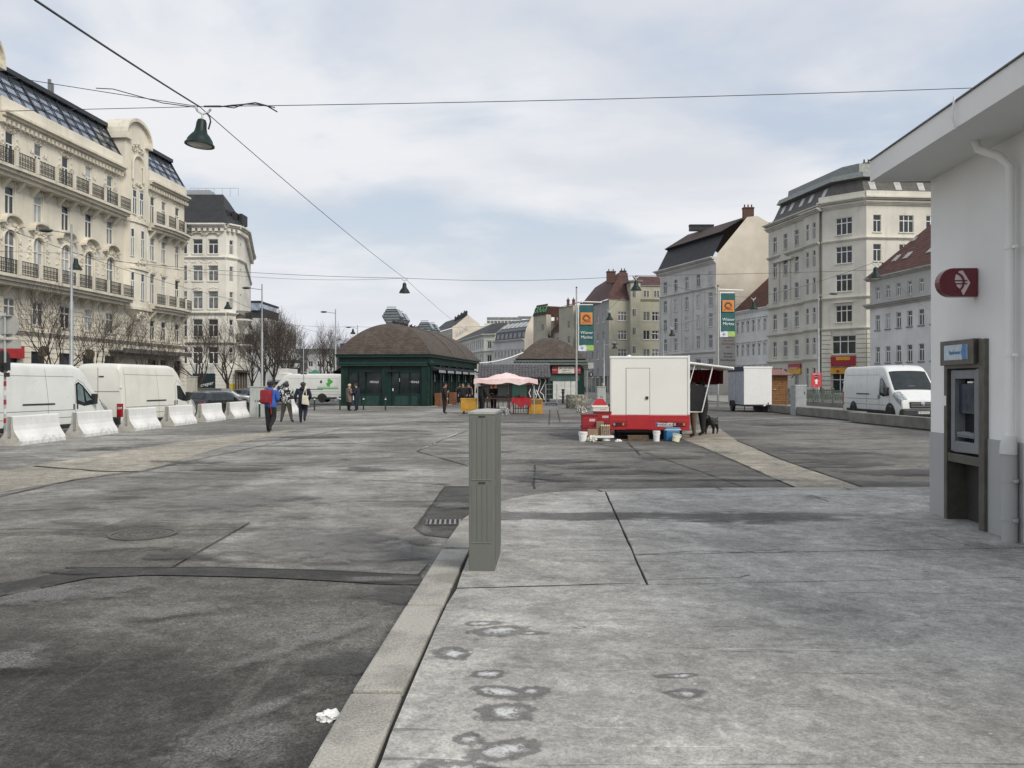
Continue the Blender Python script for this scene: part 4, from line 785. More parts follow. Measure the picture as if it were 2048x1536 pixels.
lt = MB(); lt.box(0, -.1, 0, 2.9, 0, 6.2); ps = lt.build('wall_poster', M('pale_poster', (.48, .47, .43), .7, var=.05), r4, loc=(.55, -.08, 4.8))
inkr = M('poster_ink_red', (.35, .16, .14), .7); inkd = M('poster_ink_dark', (.06, .06, .06), .7)
for i, (s_, m_) in enumerate((('Genuss', inkr), ('ist gefährlich', inkr), ('oder seinen', inkr), ('Beschmutzer', inkr), ('wert', inkr), ('', inkr), ('Kommen', inkd), ('Sie in die', inkd), ('Umweltberatung', inkd))):
    if s_: text(s_, .5, m_, r4, (2.0, -.2, 10.2 - i * .55), ext=.01, sx=.8)
# R5: olive-beige block with stair tower
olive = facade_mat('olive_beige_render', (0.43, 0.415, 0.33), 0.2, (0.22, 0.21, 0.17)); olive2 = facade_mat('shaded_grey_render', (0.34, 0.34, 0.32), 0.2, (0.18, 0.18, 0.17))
redbr = M('brownred_roof', (.075, .033, .028), .8, var=.3, scale=1.5)
YC = 175.0; xk = gx(1218, YC); r5 = thing('apartment_building', 'olive beige apartment block with hipped brown roof and stair tower', 'building', (xk, YC, 0))
Fr = Face((xk, YC), (gx(1330, 176), 176.0)); Fl = Face((gx(1158, 200), 200.0), (xk, YC))
rws = [(16.0 - 3.95 * i - .9, 1.9) for i in range(5)]
wpx = lambda px: (gx(px, YC) - xk)
opsr = [(wpx(1245) - .55 * 1.7, wpx(1245) + .55 * 1.7, z, z + h) for z, h in rws] + [(wpx(1294) - .7, wpx(1294) + .7, z, z + h) for z, h in rws] + [(wpx(1315) - 1, wpx(1315) + 1, z, z + h) for z, h in rws]
b = MB(Fr, r5.location); wall_cells(b, 0, Fr.len, 0, 19.6, opsr); b.build('wall', olive, r5)
for a_, c_, z, zz in opsr: window(r5, Fr, (a_ + c_) / 2, z, c_ - a_, zz - z, 'triple' if c_ - a_ > 1.6 else 'pair', white_frame, random.choice((glass_dark, glass_mid)), sill=white_frame)
up = MB(Fr, r5.location); up.box(wpx(1278), -6, 19.6, Fr.len, -.02, 22.6); up.build('upper_storey', olive, r5)
for px in (1294, 1315): window(r5, Fr, wpx(px), 20.1, 1.3, 1.5, 'pair', white_frame, glass_mid, d=.17)
band(r5, Fr, wpx(1278), Fr.len, 19.3, .5, .35, olive)
tw = MB(Fr, r5.location); ta, tb = wpx(1259), wpx(1279); tw.box(ta, -4, 0, tb, 1.3, 23.2); tw.build('stair_tower', olive, r5)
for i in range(6): window(r5, Fr, wpx(1266), 1.5 + 3.9 * i - 1.2, .8, 1.7, 'pair', white_frame, glass_dark, d=1.47)
tr = MB(Fr, r5.location); tr.prism([(ta - .4, 23.2), (tb + .4, 23.2), (tb + .4, 23.5), (ta - .4, 23.5)], -4, 1.6, 'y'); tr.build('tower_roof', zinc, r5)
usl = [Fl.len - 4.2, Fl.len - 8.5, Fl.len - 13, Fl.len - 18, Fl.len - 22]
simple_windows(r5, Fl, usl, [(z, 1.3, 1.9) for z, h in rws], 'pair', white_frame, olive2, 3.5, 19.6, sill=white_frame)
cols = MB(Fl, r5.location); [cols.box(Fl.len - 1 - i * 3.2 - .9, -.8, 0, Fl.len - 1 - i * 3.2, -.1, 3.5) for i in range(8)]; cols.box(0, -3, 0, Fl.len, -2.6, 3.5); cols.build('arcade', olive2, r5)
k0 = Fl.pt(0, .5, 0); k1 = Fl.pt(Fl.len, .5, 0); k2 = Fr.pt(wpx(1262), .4, 0)
poly_roof(r5, [(k0.x, k0.y, 19.6), (k1.x, k1.y, 19.6), (k2.x, k2.y, 19.6), (gx(1240, 181), 181, 26.2), (gx(1255, 181), 181, 26.0), (gx(1190, 200), 200, 25.0)], [(0, 1, 3, 5), (1, 2, 4, 3)], redbr)
ur = MB(Fr, r5.location); ur.quad((wpx(1276), .3, 22.6), (Fr.len, .3, 22.6), (Fr.len, -5, 25.2), (wpx(1276), -5, 25.2)); ur.build('upper_roof', redbr, r5)
chimney(r5, gx(1222, 180), 180, 23.6, 1.9, 1.0, 2.6, brick, 2); chimney(r5, gx(1246, 182), 182, 24.6, 1.3, 1.0, 2.0, brick, 2)
# R6: long stepped beige block with graffitied roof
beige6 = facade_mat('beige_block_render', (0.43, 0.40, 0.325), 0.22, (0.25, 0.23, 0.19)); r6 = thing('apartment_building', 'long stepped beige block with green graffiti on its brown roof', 'building', (gx(1180, 205), 205, 0))
segs = [((1076, 232), (1102, 226), 1.0, 20.6), ((1102, 228), (1128, 221), 0, 15.8), ((1128, 221), (1156, 214), 1.0, 22.0), ((1156, 216), (1182, 206), 0, 18.0)]
for i, (a_, c_, pr, hh) in enumerate(segs):
    F = Face((gx(a_[0], a_[1]), a_[1]), (gx(c_[0], c_[1]), c_[1])); n_ = 3 if i in (1,) else 2
    simple_windows(r6, F, [F.len * (j + .5) / n_ for j in range(n_)] if pr == 0 else [F.len * .72], [(z, 1.2, 1.9) for z in (12.3, 8.3, 4.3, .6, 16.2)[:(5 if hh > 18 else 4)]], 'pair', white_frame, beige6, 0, hh, d=pr * 1.5)
    sd_ = MB(F, r6.location); [sd_.quad((x_, 0, 0), (x_, pr * 1.5, 0), (x_, pr * 1.5, hh), (x_, 0, hh)) for x_ in (0, F.len)]; sd_.build('return_wall', beige6, r6)
    rf = MB(F, r6.location)
    if i == 0: rf.quad((0, 1.8, hh), (F.len, 1.8, hh), (F.len, .9, hh + 3), (.8, .9, hh + 3)); rf.quad((0, 1.8, hh), (.8, .9, hh + 3), (.8, -8, hh + 3), (0, -8, hh))
    else: rf.quad((0, pr * 1.5 + .4, hh), (F.len, pr * 1.5 + .4, hh), (F.len, -3.5, hh + (1.6 if i == 2 else 4.5)), (0, -3.5, hh + (1.6 if i == 2 else 4.5)))
    rf.build('roof', redbr if i != 2 else M('striped_metal_roof', (.22, .15, .13), .6), r6)
    if i == 0: text('GUGGI', 2.6, M('green_spray_paint', (.12, .42, .2), .7), r6, F.pt(F.len * .55, 1.5, hh + 1.5) - r6.location, (R(74), 0, F.ang), .05, sx=.8)
for px, Y, z_ in ((1112, 226, 20.5), (1118, 226, 20), (1137, 216, 23.5), (1148, 216, 23.5), (1164, 210, 22), (1170, 210, 22)): chimney(r6, gx(px, Y), Y + 1.5, z_ - 4.2, .7, .7, 4.6, brick, 1)
b = MB(); b.add([Vector((gx(p_, y_), y_, z_)) - r6.location for p_, y_ in ((1084, 238), (1200, 214)) for z_ in (0, 19.5)], [(0, 2, 3, 1)]); b.build('rear_wall', beige6, r6)
# R7: white house with dark blue-grey glazed mansard ; R8 white long house ; R9 gabled house behind
white7 = facade_mat('white_lilac_render', (0.56, 0.55, 0.54), 0.1, (0.4, 0.39, 0.38)); white8 = facade_mat('offwhite_render', (0.60, 0.60, 0.55), 0.1, (0.4, 0.4, 0.36))
F = Face((gx(988, 256), 256.0), (gx(1049, 240), 240.0)); r7 = thing('town_house', 'white town house with dark glazed mansard storey', 'building', (*F.p0, 0))
simple_windows(r7, F, [F.len * (j + .5) / 9 for j in range(9)], [(9.6, 1.0, 2.1), (5.4, 1.0, 2.1), (1.5, 1, 2)], 'pair', white_frame, white7, 0, 14.6, surround=white7, pm=glass_mid)
band(r7, F, -.5, F.len, 14.3, .6, .8, white7)
blk = M('anthracite_cladding', (.03, .033, .042), .4, .2); b = MB(F, r7.location); b.quad((0, -.3, 14.9), (F.len, -.3, 14.9), (F.len, -.8, 17.5), (0, -.8, 17.5)); b.quad((0, -.8, 17.5), (F.len, -.8, 17.5), (F.len, -6, 21.2), (0, -6, 21.2)); b.build('mansard_roof', blk, r7)
for i in range(7):
    s = MB(); s.box(-.8, -.05, 0, .8, .05, 1.5); o = s.build('dormer_window', glass_mid, r7, loc=F.pt(1.8 + i * 2.8 * F.len / 20, -.42, 15.4) - r7.location); o.rotation_euler = (R(-10), 0, F.ang)
    s = MB(); s.box(-.9, -.05, 0, .9, .05, 2.8); o = s.build('roof_light', glass_pale, r7, loc=F.pt(1.8 + i * 2.8 * F.len / 20, -2.2, 18.6) - r7.location); o.rotation_euler = (R(-54.6), 0, F.ang)
pw7 = MB(); pe = F.p0 + F.t * F.len; pw7.add([Vector((pe.x + k, pe.y + .4 * k, z)) - r7.location for k, z in ((0, 0), (0, 14.9), (.4, 17.6), (2.2, 21.6), (8, 21.6), (8, 0))], [tuple(range(6))]); pw7.build('party_wall', party, r7)
F = Face((gx(896, 330), 330.0), (gx(968, 262), 262.0)); F2_ = Face(tuple(F.p0 + F.t * F.len), (gx(990, 261), 261.0)); r8 = thing('town_house', 'long white corner house with dark tiled hip roof', 'building', (*F.p0, 0))
simple_windows(r8, F, [F.len * (j + .5) / 20 for j in range(20)], [(13.0, 1.2, 2.6), (7.8, 1.4, 3.2), (2.4, 1.4, 3.0)], 'pair', white_frame, white8, 0, 17.2, pm=glass_mid, surround=white8)
simple_windows(r8, F2_, [F2_.len * .5], [(13.0, 1.2, 2.2), (7.8, 1.4, 3.0), (2.4, 1.4, 3.0)], 'pair', white_frame, white8, 0, 17.2, pm=glass_dark, surround=white8)
for F_ in (F, F2_): band(r8, F_, -.4, F_.len + .4, 16.9, .6, .9, white8); band(r8, F_, 0, F_.len, 11.8, .5, .5, white8)
e_ = F.p0 + F.t * F.len; f_ = F2_.p0 + F2_.t * F2_.len
poly_roof(r8, [(F.p0.x, F.p0.y, 17.5), (e_.x, e_.y, 17.5), (f_.x, f_.y, 17.5), (f_.x + 4, 272, 21.8), (gx(985, 275), 275, 21.8), (gx(940, 330), 330, 21.8)], [(0, 1, 4, 5), (1, 2, 3, 4)], slate)
F = Face((gx(864, 390), 390.0), (gx(905, 350), 350.0)); r9 = thing('town_house', 'old grey house with graffitied gable wall and row of chimneys', 'building', (*F.p0, 0))
old9 = facade_mat('old_beige_render', (0.47, 0.43, 0.36), 0.3, (0.25, 0.22, 0.18))
simple_windows(r9, F, [F.len * (j + .5) / 9 for j in range(9)], [(19.2, 1.6, 3.4), (13, 1.6, 3)], 'pair', white_frame, old9, 0, 25.2, pm=glass_dark)
g_ = F.p0 + F.t * F.len; gw = MB(); gw.add([Vector((g_.x + k, g_.y + .1 * k, z)) - r9.location for k, z in ((0, 0), (0, 25.6), (6.5, 31), (11.5, 27), (11.5, 0))], [tuple(range(5))]); gw.build('gable_wall', party, r9)
poly_roof(r9, [(F.p0.x - .5, F.p0.y, 25.4), (g_.x - .5, g_.y, 25.4), (g_.x + 6.5, g_.y + .7, 31.0), (F.p0.x + 6.5, F.p0.y, 31)], [(0, 1, 2, 3)], slate)
for i in range(4): chimney(r9, g_.x + 5.4 - i * 1.6, g_.y + 3 + i * 4, 28.5 - i * .5, 1.5, 1.2, 4.2, slate, 2)
gf = MB(); rr = random.Random(4); [gf.tube([(1.5 + i * .75, 0, 21.5 + rr.uniform(0, 1) + i * .5), (1.9 + i * .75, 0, 23.8 + i * .5), (2.1 + i * .75, 0, 22 + i * .5), (2.4 + i * .75, 0, 23.5 + i * .5)], .11, 4) for i in range(7)]; gf.build('graffiti', white_plastic, r9, loc=Vector((g_.x, g_.y - .15, 0)) - r9.location)
# far roofscape: penthouse terraces and glass tower far behind, office beyond the left trees
r10 = thing('roof_terrace_house', 'distant white house with glazed roof terrace above the roofs', 'building', (gx(955, 370), 370, 0))
b = MB(); b.box(-2, 0, 0, 36, 20, 27.5); b.box(3, 2, 27.5, 8, 8, 29); b.box(22, 2, 27.5, 26, 8, 30); b.build('wall', white8, r10); b = MB(); b.box(4, 6, 28, 20, 16, 32.0); b.box(18, 8, 32.0, 30, 16, 32.6); b.build('glazed_storey', glass_mid, r10)
b = MB(); [b.tube([(4 + i * 1.6, 5, 27.5), (4 + i * 1.6, 5, 30.5)], .12, 4) for i in range(16)]; b.tube([(3, 5, 30.5), (30, 5, 30.5)], .15, 4); b.build('terrace_rail', white_plastic, r10)
modern = facade_mat('pale_modern_render', (.52, .53, .52), .08, (.4, .4, .4), .1)
r11 = thing('office_building', 'modern pale building with dark glazed roof box', 'building', (gx(490, 160), 160, -.2))
b = MB(); b.box(-16, 0, 0, gx(533, 160) - gx(490, 160), 22, gz(634, 160)); b.build('wall', modern, r11)
b = MB(); x_ = gx(517, 160) - gx(490, 160); b.box(-8, 2, gz(634, 160), x_, 14, gz(612, 160)); b.build('roof_box_base', slate, r11); b = MB(); b.box(-7, 1.6, gz(617, 160), x_ - .2, 13, gz(602, 160)); b.build('roof_box_glazing', attic_glass, r11); b = MB(); b.box(-8, 1.2, gz(602, 160), x_, 14, gz(598, 160)); b.build('roof_slab', slate, r11)
r12 = thing('distant_building', 'long pale building closing the far end of the road', 'building', (gx(575, 300), 300, -.2))
F = Face((gx(560, 300), 300), (gx(700, 300), 300)); simple_windows(r12, F, [1.5 + 3.2 * i for i in range(7)], [(4, 1.5, 2), (8, 1.5, 2)], 'pair', white_frame, modern, 0, 12.5, pm=glass_dark)
b = MB(F, r12.location); b.box(0, -14, 12.5, F.len, 0, 14.5); b.build('roof', zinc, r12)
# ------------------------------------------------------------------ white kiosk building on the right with cash machine
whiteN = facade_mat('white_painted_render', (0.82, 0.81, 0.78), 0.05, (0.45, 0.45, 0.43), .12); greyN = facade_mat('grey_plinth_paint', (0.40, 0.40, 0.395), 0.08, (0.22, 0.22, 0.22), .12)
pf_, pn_ = (5.28, 10.45), (4.86, 1.2); F = Face(pf_, pn_)
nb = thing('pavilion', 'white rendered pavilion with grey plinth and deep roof overhang', 'building', (*pf_, KZ))
ZS = 4.29; mu0, mu1 = 0.45, 1.38      # cash machine opening
opn = [(mu0, mu1, KZ, 2.22)]
b = MB(F, nb.location); wall_cells(b, 0, F.len, 1.12, ZS, [(mu0, mu1, 1.12, 2.22)], .3); b.build('wall', whiteN, nb)
b = MB(F, nb.location); wall_cells(b, -.01, F.len, KZ - .02, 1.12, [(mu0, mu1, KZ - .02, 1.12)], .3, .012); b.quad((-.01, 0, 1.12), (F.len, 0, 1.12), (F.len, .012, 1.12), (-.01, .012, 1.12)); b.build('plinth', greyN, nb)
q = F.pt(0, 0, 0).xy; e2 = q - F.n * 7
shell(nb, whiteN, None, [(q.x, q.y), (e2.x, e2.y)], 1.12, ZS, 'end_wall'); shell(nb, greyN, None, [(q.x, q.y + .012), (e2.x, e2.y + .012)], KZ - .02, 1.12, 'end_plinth')
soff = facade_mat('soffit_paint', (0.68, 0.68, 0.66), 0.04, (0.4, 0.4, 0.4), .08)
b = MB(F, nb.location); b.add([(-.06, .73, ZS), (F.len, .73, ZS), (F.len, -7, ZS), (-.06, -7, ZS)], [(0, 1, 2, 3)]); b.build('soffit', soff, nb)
b = MB(F, nb.location); b.prism([(.73, ZS), (.73, ZS + .26), (-3, ZS + .75), (-7, ZS + .3), (-7, ZS + .01), (.70, ZS + .01)], -.06, F.len, 'x'); b.build('fascia', whiteN, nb)
b = MB(F, nb.location); b.prism([(.75, ZS + .262), (.75, ZS + .274), (-3, ZS + .774), (-3, ZS + .762)], -.08, F.len, 'x'); b.build('drip_edge', M('dark_roof_edge', (.13, .13, .125), .5), nb)
b = MB(F, nb.location); b.tube([(2.2, .76, ZS + .3), (2.2, .78, ZS + .1), (2.2, .75, ZS - .02)], .012, 5); b.build('gutter_clip', white_plastic, nb)
# cash machine
atm = thing('cash_machine', 'grey steel cash machine set in the white pavilion wall', 'cash machine', F.pt((mu0 + mu1) / 2, 0, KZ), F.ang)
steel = M('brushed_bronze_steel', (0.13, 0.125, 0.11), 0.38, 0.55, var=.15, scale=8); atmg = M('machine_grey', (0.20, 0.21, 0.22), .45); darkp = M('machine_dark', (.018, .02, .024), .25)
w2 = (mu1 - mu0) / 2
b = MB(); b.box(-w2, -.05, 0, -w2 + .07, .3, 2.12); b.box(w2 - .12, -.05, 0, w2, .3, 2.12); b.box(-w2 + .07, -.05, 1.80, w2 - .12, .3, 1.86); b.box(-w2 + .07, -.04, .70, w2 - .12, .3, .80); b.build('steel_surround', steel, atm, bevel=.006)
b = MB(); b.box(-w2 - .01, -.09, 1.84, w2 - .16, .1, 2.13); b.build('header_box', steel, atm, bevel=.008)
b = MB(); b.box(-w2 + .10, -.094, 1.90, w2 - .28, -.085, 2.075); b.build('header_sign', M('header_sign_white', (.48, .55, .60), .25), atm)
b = MB(); b.prism([(.08, 1.90), (.17, 1.90), (.17, 2.075), (.08, 2.075), (.05, 1.99)], -.097, -.09, 'y'); b.build('header_sign_blue', M('header_sign_blue', (.08, .22, .45), .25), atm)
text('Bankomat', .068, M('header_letter', (.05, .2, .4), .4), atm, (-.10, -.097, 1.985), ext=.001)
b = MB(); fw = w2 - .11
for q_ in ((-fw, -.02, .83, -fw + .1, .1, 1.78), (fw - .16, -.02, .83, fw - .05, .1, 1.78), (-fw + .1, -.02, 1.68, fw - .16, .1, 1.78), (-fw + .1, -.02, .83, fw - .16, .1, .95)): b.box(*q_)
b.build('machine_fascia', atmg, atm, bevel=.01)
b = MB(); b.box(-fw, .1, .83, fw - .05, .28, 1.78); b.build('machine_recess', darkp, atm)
b = MB(); b.box(-fw + .12, .02, 1.28, fw - .2, .1, 1.62); b.build('screen', M('screen_dark', (.03, .04, .06), .1), atm); b = MB(); b.box(-fw + .12, -.005, 1.0, fw - .2, .1, 1.06); b.build('keypad_shelf', atmg, atm)
for i in range(4):
    for j in range(3): b = MB(); b.box(-.13 + i * .05, .0, 1.062 + j * .0, -.095 + i * .05, .03 + j * .02, 1.068 + j * .006); b.build('key', galv, atm) if j == 0 else None
b = MB(); b.box(.0, .0, 1.63, .12, .08, 1.65); b.build('recess_lamp', M('lamp_white', (.8, .8, .8), .3), atm)
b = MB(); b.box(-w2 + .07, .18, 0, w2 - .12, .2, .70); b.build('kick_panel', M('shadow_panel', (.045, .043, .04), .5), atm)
b = MB(); b.box(-w2 + .01, -.052, 1.36, -w2 + .06, -.049, 1.48); b.build('sticker', white_plastic, atm)
# projecting cash sign
sg_ = thing('cash_sign', 'dark red rounded projecting sign with a white euro symbol', 'sign', F.pt(1.11, 0, 0) + Vector((0, 0, 2.70)), F.ang); sg_.scale = (.68, .68, .68)
redsg = M('sign_dark_red', (.13, .012, .022), .35, var=.06, coat=.2)
b = MB(); n = 14; hs = .235; prof_ = [(-.62 + .22 - .235 * math.sin(math.pi * i / n), hs * math.cos(math.pi * i / n)) for i in range(n + 1)] + [(-.02, -hs), (-.02, hs)]
# sign plate stands out from the wall: plate plane is (outward, z), thickness along the wall
b.prism([(x, z + hs) for x, z in prof_], -.09, .09, 'x'); b.build('sign_body', redsg, sg_, bevel=.008)
pk = M('sign_white', (.62, .52, .52), .4)
for s in (1,):
    b = MB(); b.prism([(-.14, .225), (-.25, .02), (-.29, .10), (-.36, .18), (-.39, .26), (-.375, .35), (-.32, .42), (-.26, .43)], .0905, .094, 'x'); b.build('arrow_field', pk, sg_)
    b = MB(); b.tube([(.0965, -.385 + .135 * math.cos(a), .235 + .15 * math.sin(a)) for a in [R(-75 + 150 * i / 12) for i in range(13)]], .02, 4); b.box(.094, -.39, .25, .1, -.19, .27); b.box(.094, -.39, .20, .1, -.19, .22); b.build('euro_symbol', redsg, sg_)
b = MB(); b.box(-.05, -.16, .02, .05, .0, .30); b.build('wall_bracket', M('bracket_grey', (.4, .37, .36), .5), sg_)
# downpipe and cable
dp = thing('downpipe', 'white painted rain downpipe with grey foot and clamps', 'pipe', F.pt(1.96, 0, KZ), F.ang)
b = MB(); b.tube([(-.28, -.30, 4.22), (-.25, -.28, 4.10), (-.10, -.14, 3.98), (0, -.09, 3.85), (0, -.09, 1.06)], .045, 14); b.build('pipe', whiteN, dp, smooth=40)
b = MB(); b.tube([(0, -.09, 0), (0, -.095, .85), (0, -.105, .92)], .075, 16); b.build('standpipe', greyN, dp, smooth=40)
b = MB(); b.tube([(0, -.105, .90), (0.0, -.10, 1.0), (0.0, -.09, 1.09)], [.083, .080, .060], 14); b.build('pipe_collar', M('white_collar', (.66, .66, .64), .5), dp, smooth=40)
for z_ in (.22, .62, 1.9, 3.0): b = MB(); b.lathe([(.083 if z_ < 1 else .052, 0), (.083 if z_ < 1 else .052, .03)], 16, (0, -.09, z_)); b.box(.06, -.10, z_, .12, -.07, z_ + .03); b.build('pipe_clamp', whiteN if z_ > 1 else greyN, dp)
b = MB(); b.tube([(.15, -.02, 4.2), (.15, -.02, .03)], .012, 6); b.build('earthing_cable', whiteN, dp)
# ------------------------------------------------------------------ grey-green distribution cabinet on the sidewalk
gg = M('grey_green_polyester', (0.150, 0.158, 0.138), 0.55, var=.08, scale=2, dirt=.15); gg2 = M('grey_green_panel', (0.145, 0.153, 0.133), 0.55, var=.05)
cabx0, cabx1, caby0, caby1 = -0.372, -0.150, 7.12, 7.92
cb_ = thing('distribution_cabinet', 'tall narrow grey-green cable cabinet standing at the kerb', 'cabinet', ((cabx0 + cabx1) / 2, caby0, KZ), R(-3))
w_ = (cabx1 - cabx0) / 2; dpt = caby1 - caby0; Hc = 1.36
b = MB(); b.box(-w_, 0, 0, w_, dpt, Hc); b.build('body', gg, cb_, bevel=.008)
b = MB(); b.prism([(-w_ - .006, -.006), (w_ + .006, -.006), (w_ + .006, dpt + .006), (-w_ - .006, dpt + .006)], Hc, Hc + .02); b.add([(-w_, 0, Hc + .02), (w_, 0, Hc + .02), (w_, dpt, Hc + .02), (-w_, dpt, Hc + .02), (0, .16, Hc + .032), (0, dpt - .16, Hc + .032)], [(0, 1, 4), (1, 2, 5, 4), (2, 3, 5), (3, 0, 4, 5)]); b.build('lid', M('dirty_sheen_lid', (.36, .365, .335), .5, dirt=.4, scale=8), cb_)  # lid colour lightened to carry the sky reflection on top, dirt over it
for z0, z1 in ((.26, .745), (.80, 1.325)):
    for i in range(4): x = -w_ + .028 + i * .044; b = MB(); b.box(x, -.0035, z0, x + .036, .002, z1); b.build('front_rib', gg2, cb_)
    b = MB(); b.box(-w_ + .025, -.007, z0 - .004, w_ - .02, -.001, z0 - .001); b.build('edge_wear', M('worn_edge', (.3, .32, .28), .6), cb_)
b = MB(); b.box(-w_ + .085, -.009, .768, w_ - .08, -.0005, .776); b.build('latch_slot', black_plastic, cb_); b = MB(); b.box(-w_ + .085, -.009, 1.338, w_ - .08, -.0005, 1.345); b.build('latch_slot', black_plastic, cb_)
for z0, z1 in ((.10, .74), (.80, 1.30)):
    for i in range(5): y = .06 + i * .145; b = MB(); b.box(w_ - .002, y, z0, w_ + .006, y + .115, z1); b.build('side_rib', gg2, cb_)
b = MB(); b.box(-w_ - .012, -.012, 0, w_ + .012, dpt + .012, .012); b.build('base_mortar', M('base_mortar', (.4, .39, .36), .9), cb_)
# ------------------------------------------------------------------ white jersey barriers on the left
jw = NT('white_barrier_paint'); v = jw.map(); c = jw.mix(jw.ramp(jw.noise(v, 1.6, 6, .65), .35, .7), (.70, .70, .685), (.82, .82, .80)); sepj = jw.t.nodes.new('ShaderNodeSeparateXYZ'); jw.lk(v, sepj.inputs[0])
dirt_ = jw.math('MULTIPLY', jw.ramp(sepj.outputs[2], .02, .35, 1, .08), jw.ramp(jw.noise(v, 6, 7, .7), .45, .72)); jw.set(jw.mix(jw.math('MULTIPLY', dirt_, .75), c, (.20, .19, .165)), .8); jw.bump(jw.noise(v, 30, 4), .2, .01)
endc = M('bare_concrete', (.40, .385, .345), .9, var=.15, scale=6, bump=.2, dirt=.3); slotm = M('slot_shadow_steel', (.16, .155, .14), .7)
half = [(-.30, 0), (-.30, .11), (-.26, .20), (-.19, .30), (-.125, .42), (-.095, .56), (-.085, .80), (-.07, .82)]
sec = half + [(-x, z) for x, z in reversed(half)]
b = MB(); b.prism(sec, 0, 2.4, 'y'); jm = b.mesh('body', [jw.m], bevel=.012)
b = MB(); b.prism([(x * .985, z * .992 + .002) for x, z in sec], -.012, .001, 'y'); je = b.mesh('end_face', endc)
b = MB(); b.box(-.035, -.02, .22, .035, -.008, .80); js = b.mesh('joint_slot', slotm); b = MB(); b.box(-.022, -.03, .24, .022, -.018, .79); jt = b.mesh('coupling_bar', galv)
for i, (y, lab) in enumerate(((23.0, 'white concrete barrier standing behind the striped sign pole'), (26.5, 'white concrete barrier beside the rear end of the high-roof van'), (30.0, 'white concrete barrier in front of the high-roof van'), (33.65, 'white concrete barrier by the nose of the high-roof van'), (37.2, 'white concrete barrier second from the pale utility cabinet'), (40.75, 'white concrete barrier next to the pale utility cabinet'))):
    t = thing('concrete_barrier', lab, 'barrier', (-13.98 + random.uniform(-.04, .04), y, 0), R(random.uniform(-1.5, 1)), 'white barriers along the market edge')
    for n_, m_ in (('body', jm), ('end_face', je), ('joint_slot', js), ('coupling_bar', jt)): ob(n_, m_, t)
for j, (px, py) in enumerate(((572, 829),)):
    t = thing('concrete_barrier', 'white concrete barrier behind the walker in the striped jacket', 'barrier', (*G(px, py), 0), R(3), 'white barriers along the market edge')
    for n_, m_ in (('body', jm), ('end_face', je), ('joint_slot', js), ('coupling_bar', jt)): ob(n_, m_, t)
# ------------------------------------------------------------------ low concrete wall blocks on the right
cw = M('weathered_concrete', (.20, .195, .175), .9, var=.2, scale=1.5, bump=.3, dirt=.45)
for i, (y0, y1, lab) in enumerate(((29.4, 37.3, 'low weathered concrete block wall in front of the parked van'), (37.5, 45.7, 'low concrete block wall between the van and the grey pillar'), (46.4, 54.0, 'low concrete block wall beside the white box trailer'))):
    t = thing('concrete_wall_block', lab, 'low wall', (15.75 - (.55 if i == 0 else .0) * .5, y0, 0), R(2.2 if i == 0 else .3), 'low concrete blocks along the right edge')
    b = MB(); b.box(-.02, 0, .03, .32, y1 - y0, .47); b.build('block', cw, t, bevel=.03); b = MB(); b.box(0.01, .2, 0, .3, .6, .05); b.box(0.01, y1 - y0 - .6, 0, .3, y1 - y0 - .2, .05); b.build('foot', cw, t)
t = thing('concrete_barrier', 'white barrier end peeping out beside the white pavilion', 'barrier', (15.3, 26.3, 0), R(-4))
for n_, m_ in (('body', jm), ('end_face', je), ('joint_slot', js)): ob(n_, m_, t)
t = thing('utility_cabinet', 'grey steel utility pillar standing between the concrete blocks', 'cabinet', (15.95, 45.75, 0), R(14)); b = MB(); b.box(-.34, 0, 0, .34, .5, 1.62); b.build('body', greypost, t, bevel=.02); b = MB(); b.box(-.37, -.03, 1.62, .37, .53, 1.67); b.build('lid', M('pale_lid', (.5, .52, .52), .5), t, bevel=.01); b = MB(); b.box(-.30, -.012, .9, .30, -.002, 1.55); b.build('door', M('pillar_door', (.30, .32, .33), .5), t); b = MB(); b.box(-.30, -.012, .1, .30, -.002, .86); b.build('door', M('pillar_door', (.30, .32, .33), .5), t); b = MB(); b.box(.2, -.03, 1.15, .24, -.01, 1.3); b.build('handle', black_plastic, t)
# pale cabinets on the left
def cabinet(x, y, w, d, h, lab, mat, rz=0.0, split=.55):
    t = thing('utility_cabinet', lab, 'cabinet', (x, y, 0 if x > -14.5 else -.2), rz); b = MB(); b.box(-w / 2, 0, 0, w / 2, d, h); b.build('body', mat, t, bevel=.02); b = MB(); b.box(-w / 2 - .03, -.03, h, w / 2 + .03, d + .03, h + .05); b.build('lid', mat, t, bevel=.01)
    for s in (-1, 1): b = MB(); b.box(min(s * .02, s * (w / 2 - .05)), -.015, .12, max(s * .02, s * (w / 2 - .05)), -.003, h - .08); b.build('door', mat, t); b = MB(); b.box(s * .06 - .012, -.03, h * .5, s * .06 + .012, -.013, h * .5 + .12); b.build('handle', black_plastic, t)
    return t
palec = M('pale_cabinet_grey', (.40, .42, .40), .5, var=.08, dirt=.25); darkc = M('dark_cabinet_grey', (.13, .135, .125), .5, var=.1, dirt=.25); beigec = M('beige_cabinet', (.45, .43, .36), .5, dirt=.2)
cabinet(gx(513, 43), 43, .72, .45, 1.55, 'pale grey utility cabinet at the end of the white barriers', palec)
cabinet(gx(413, 52), 52, 1.5, .5, 1.6, 'wide dark grey utility cabinet behind the white barriers', darkc); cabinet(gx(381, 51.5), 51.5, .5, .5, 2.35, 'narrow beige utility cabinet next to the dark wide one', beigec)
cabinet(gx(448, 53), 53, .7, .4, 1.55, 'light grey cabinet with orange sticker beside the dark wide one', palec)
b = MB(); b.box(-.1, -.02, .95, .08, -.016, 1.4); o = b.build('sticker', M('orange_sticker', (.6, .12, .04), .6), bpy.data.objects['utility_cabinet.004'])
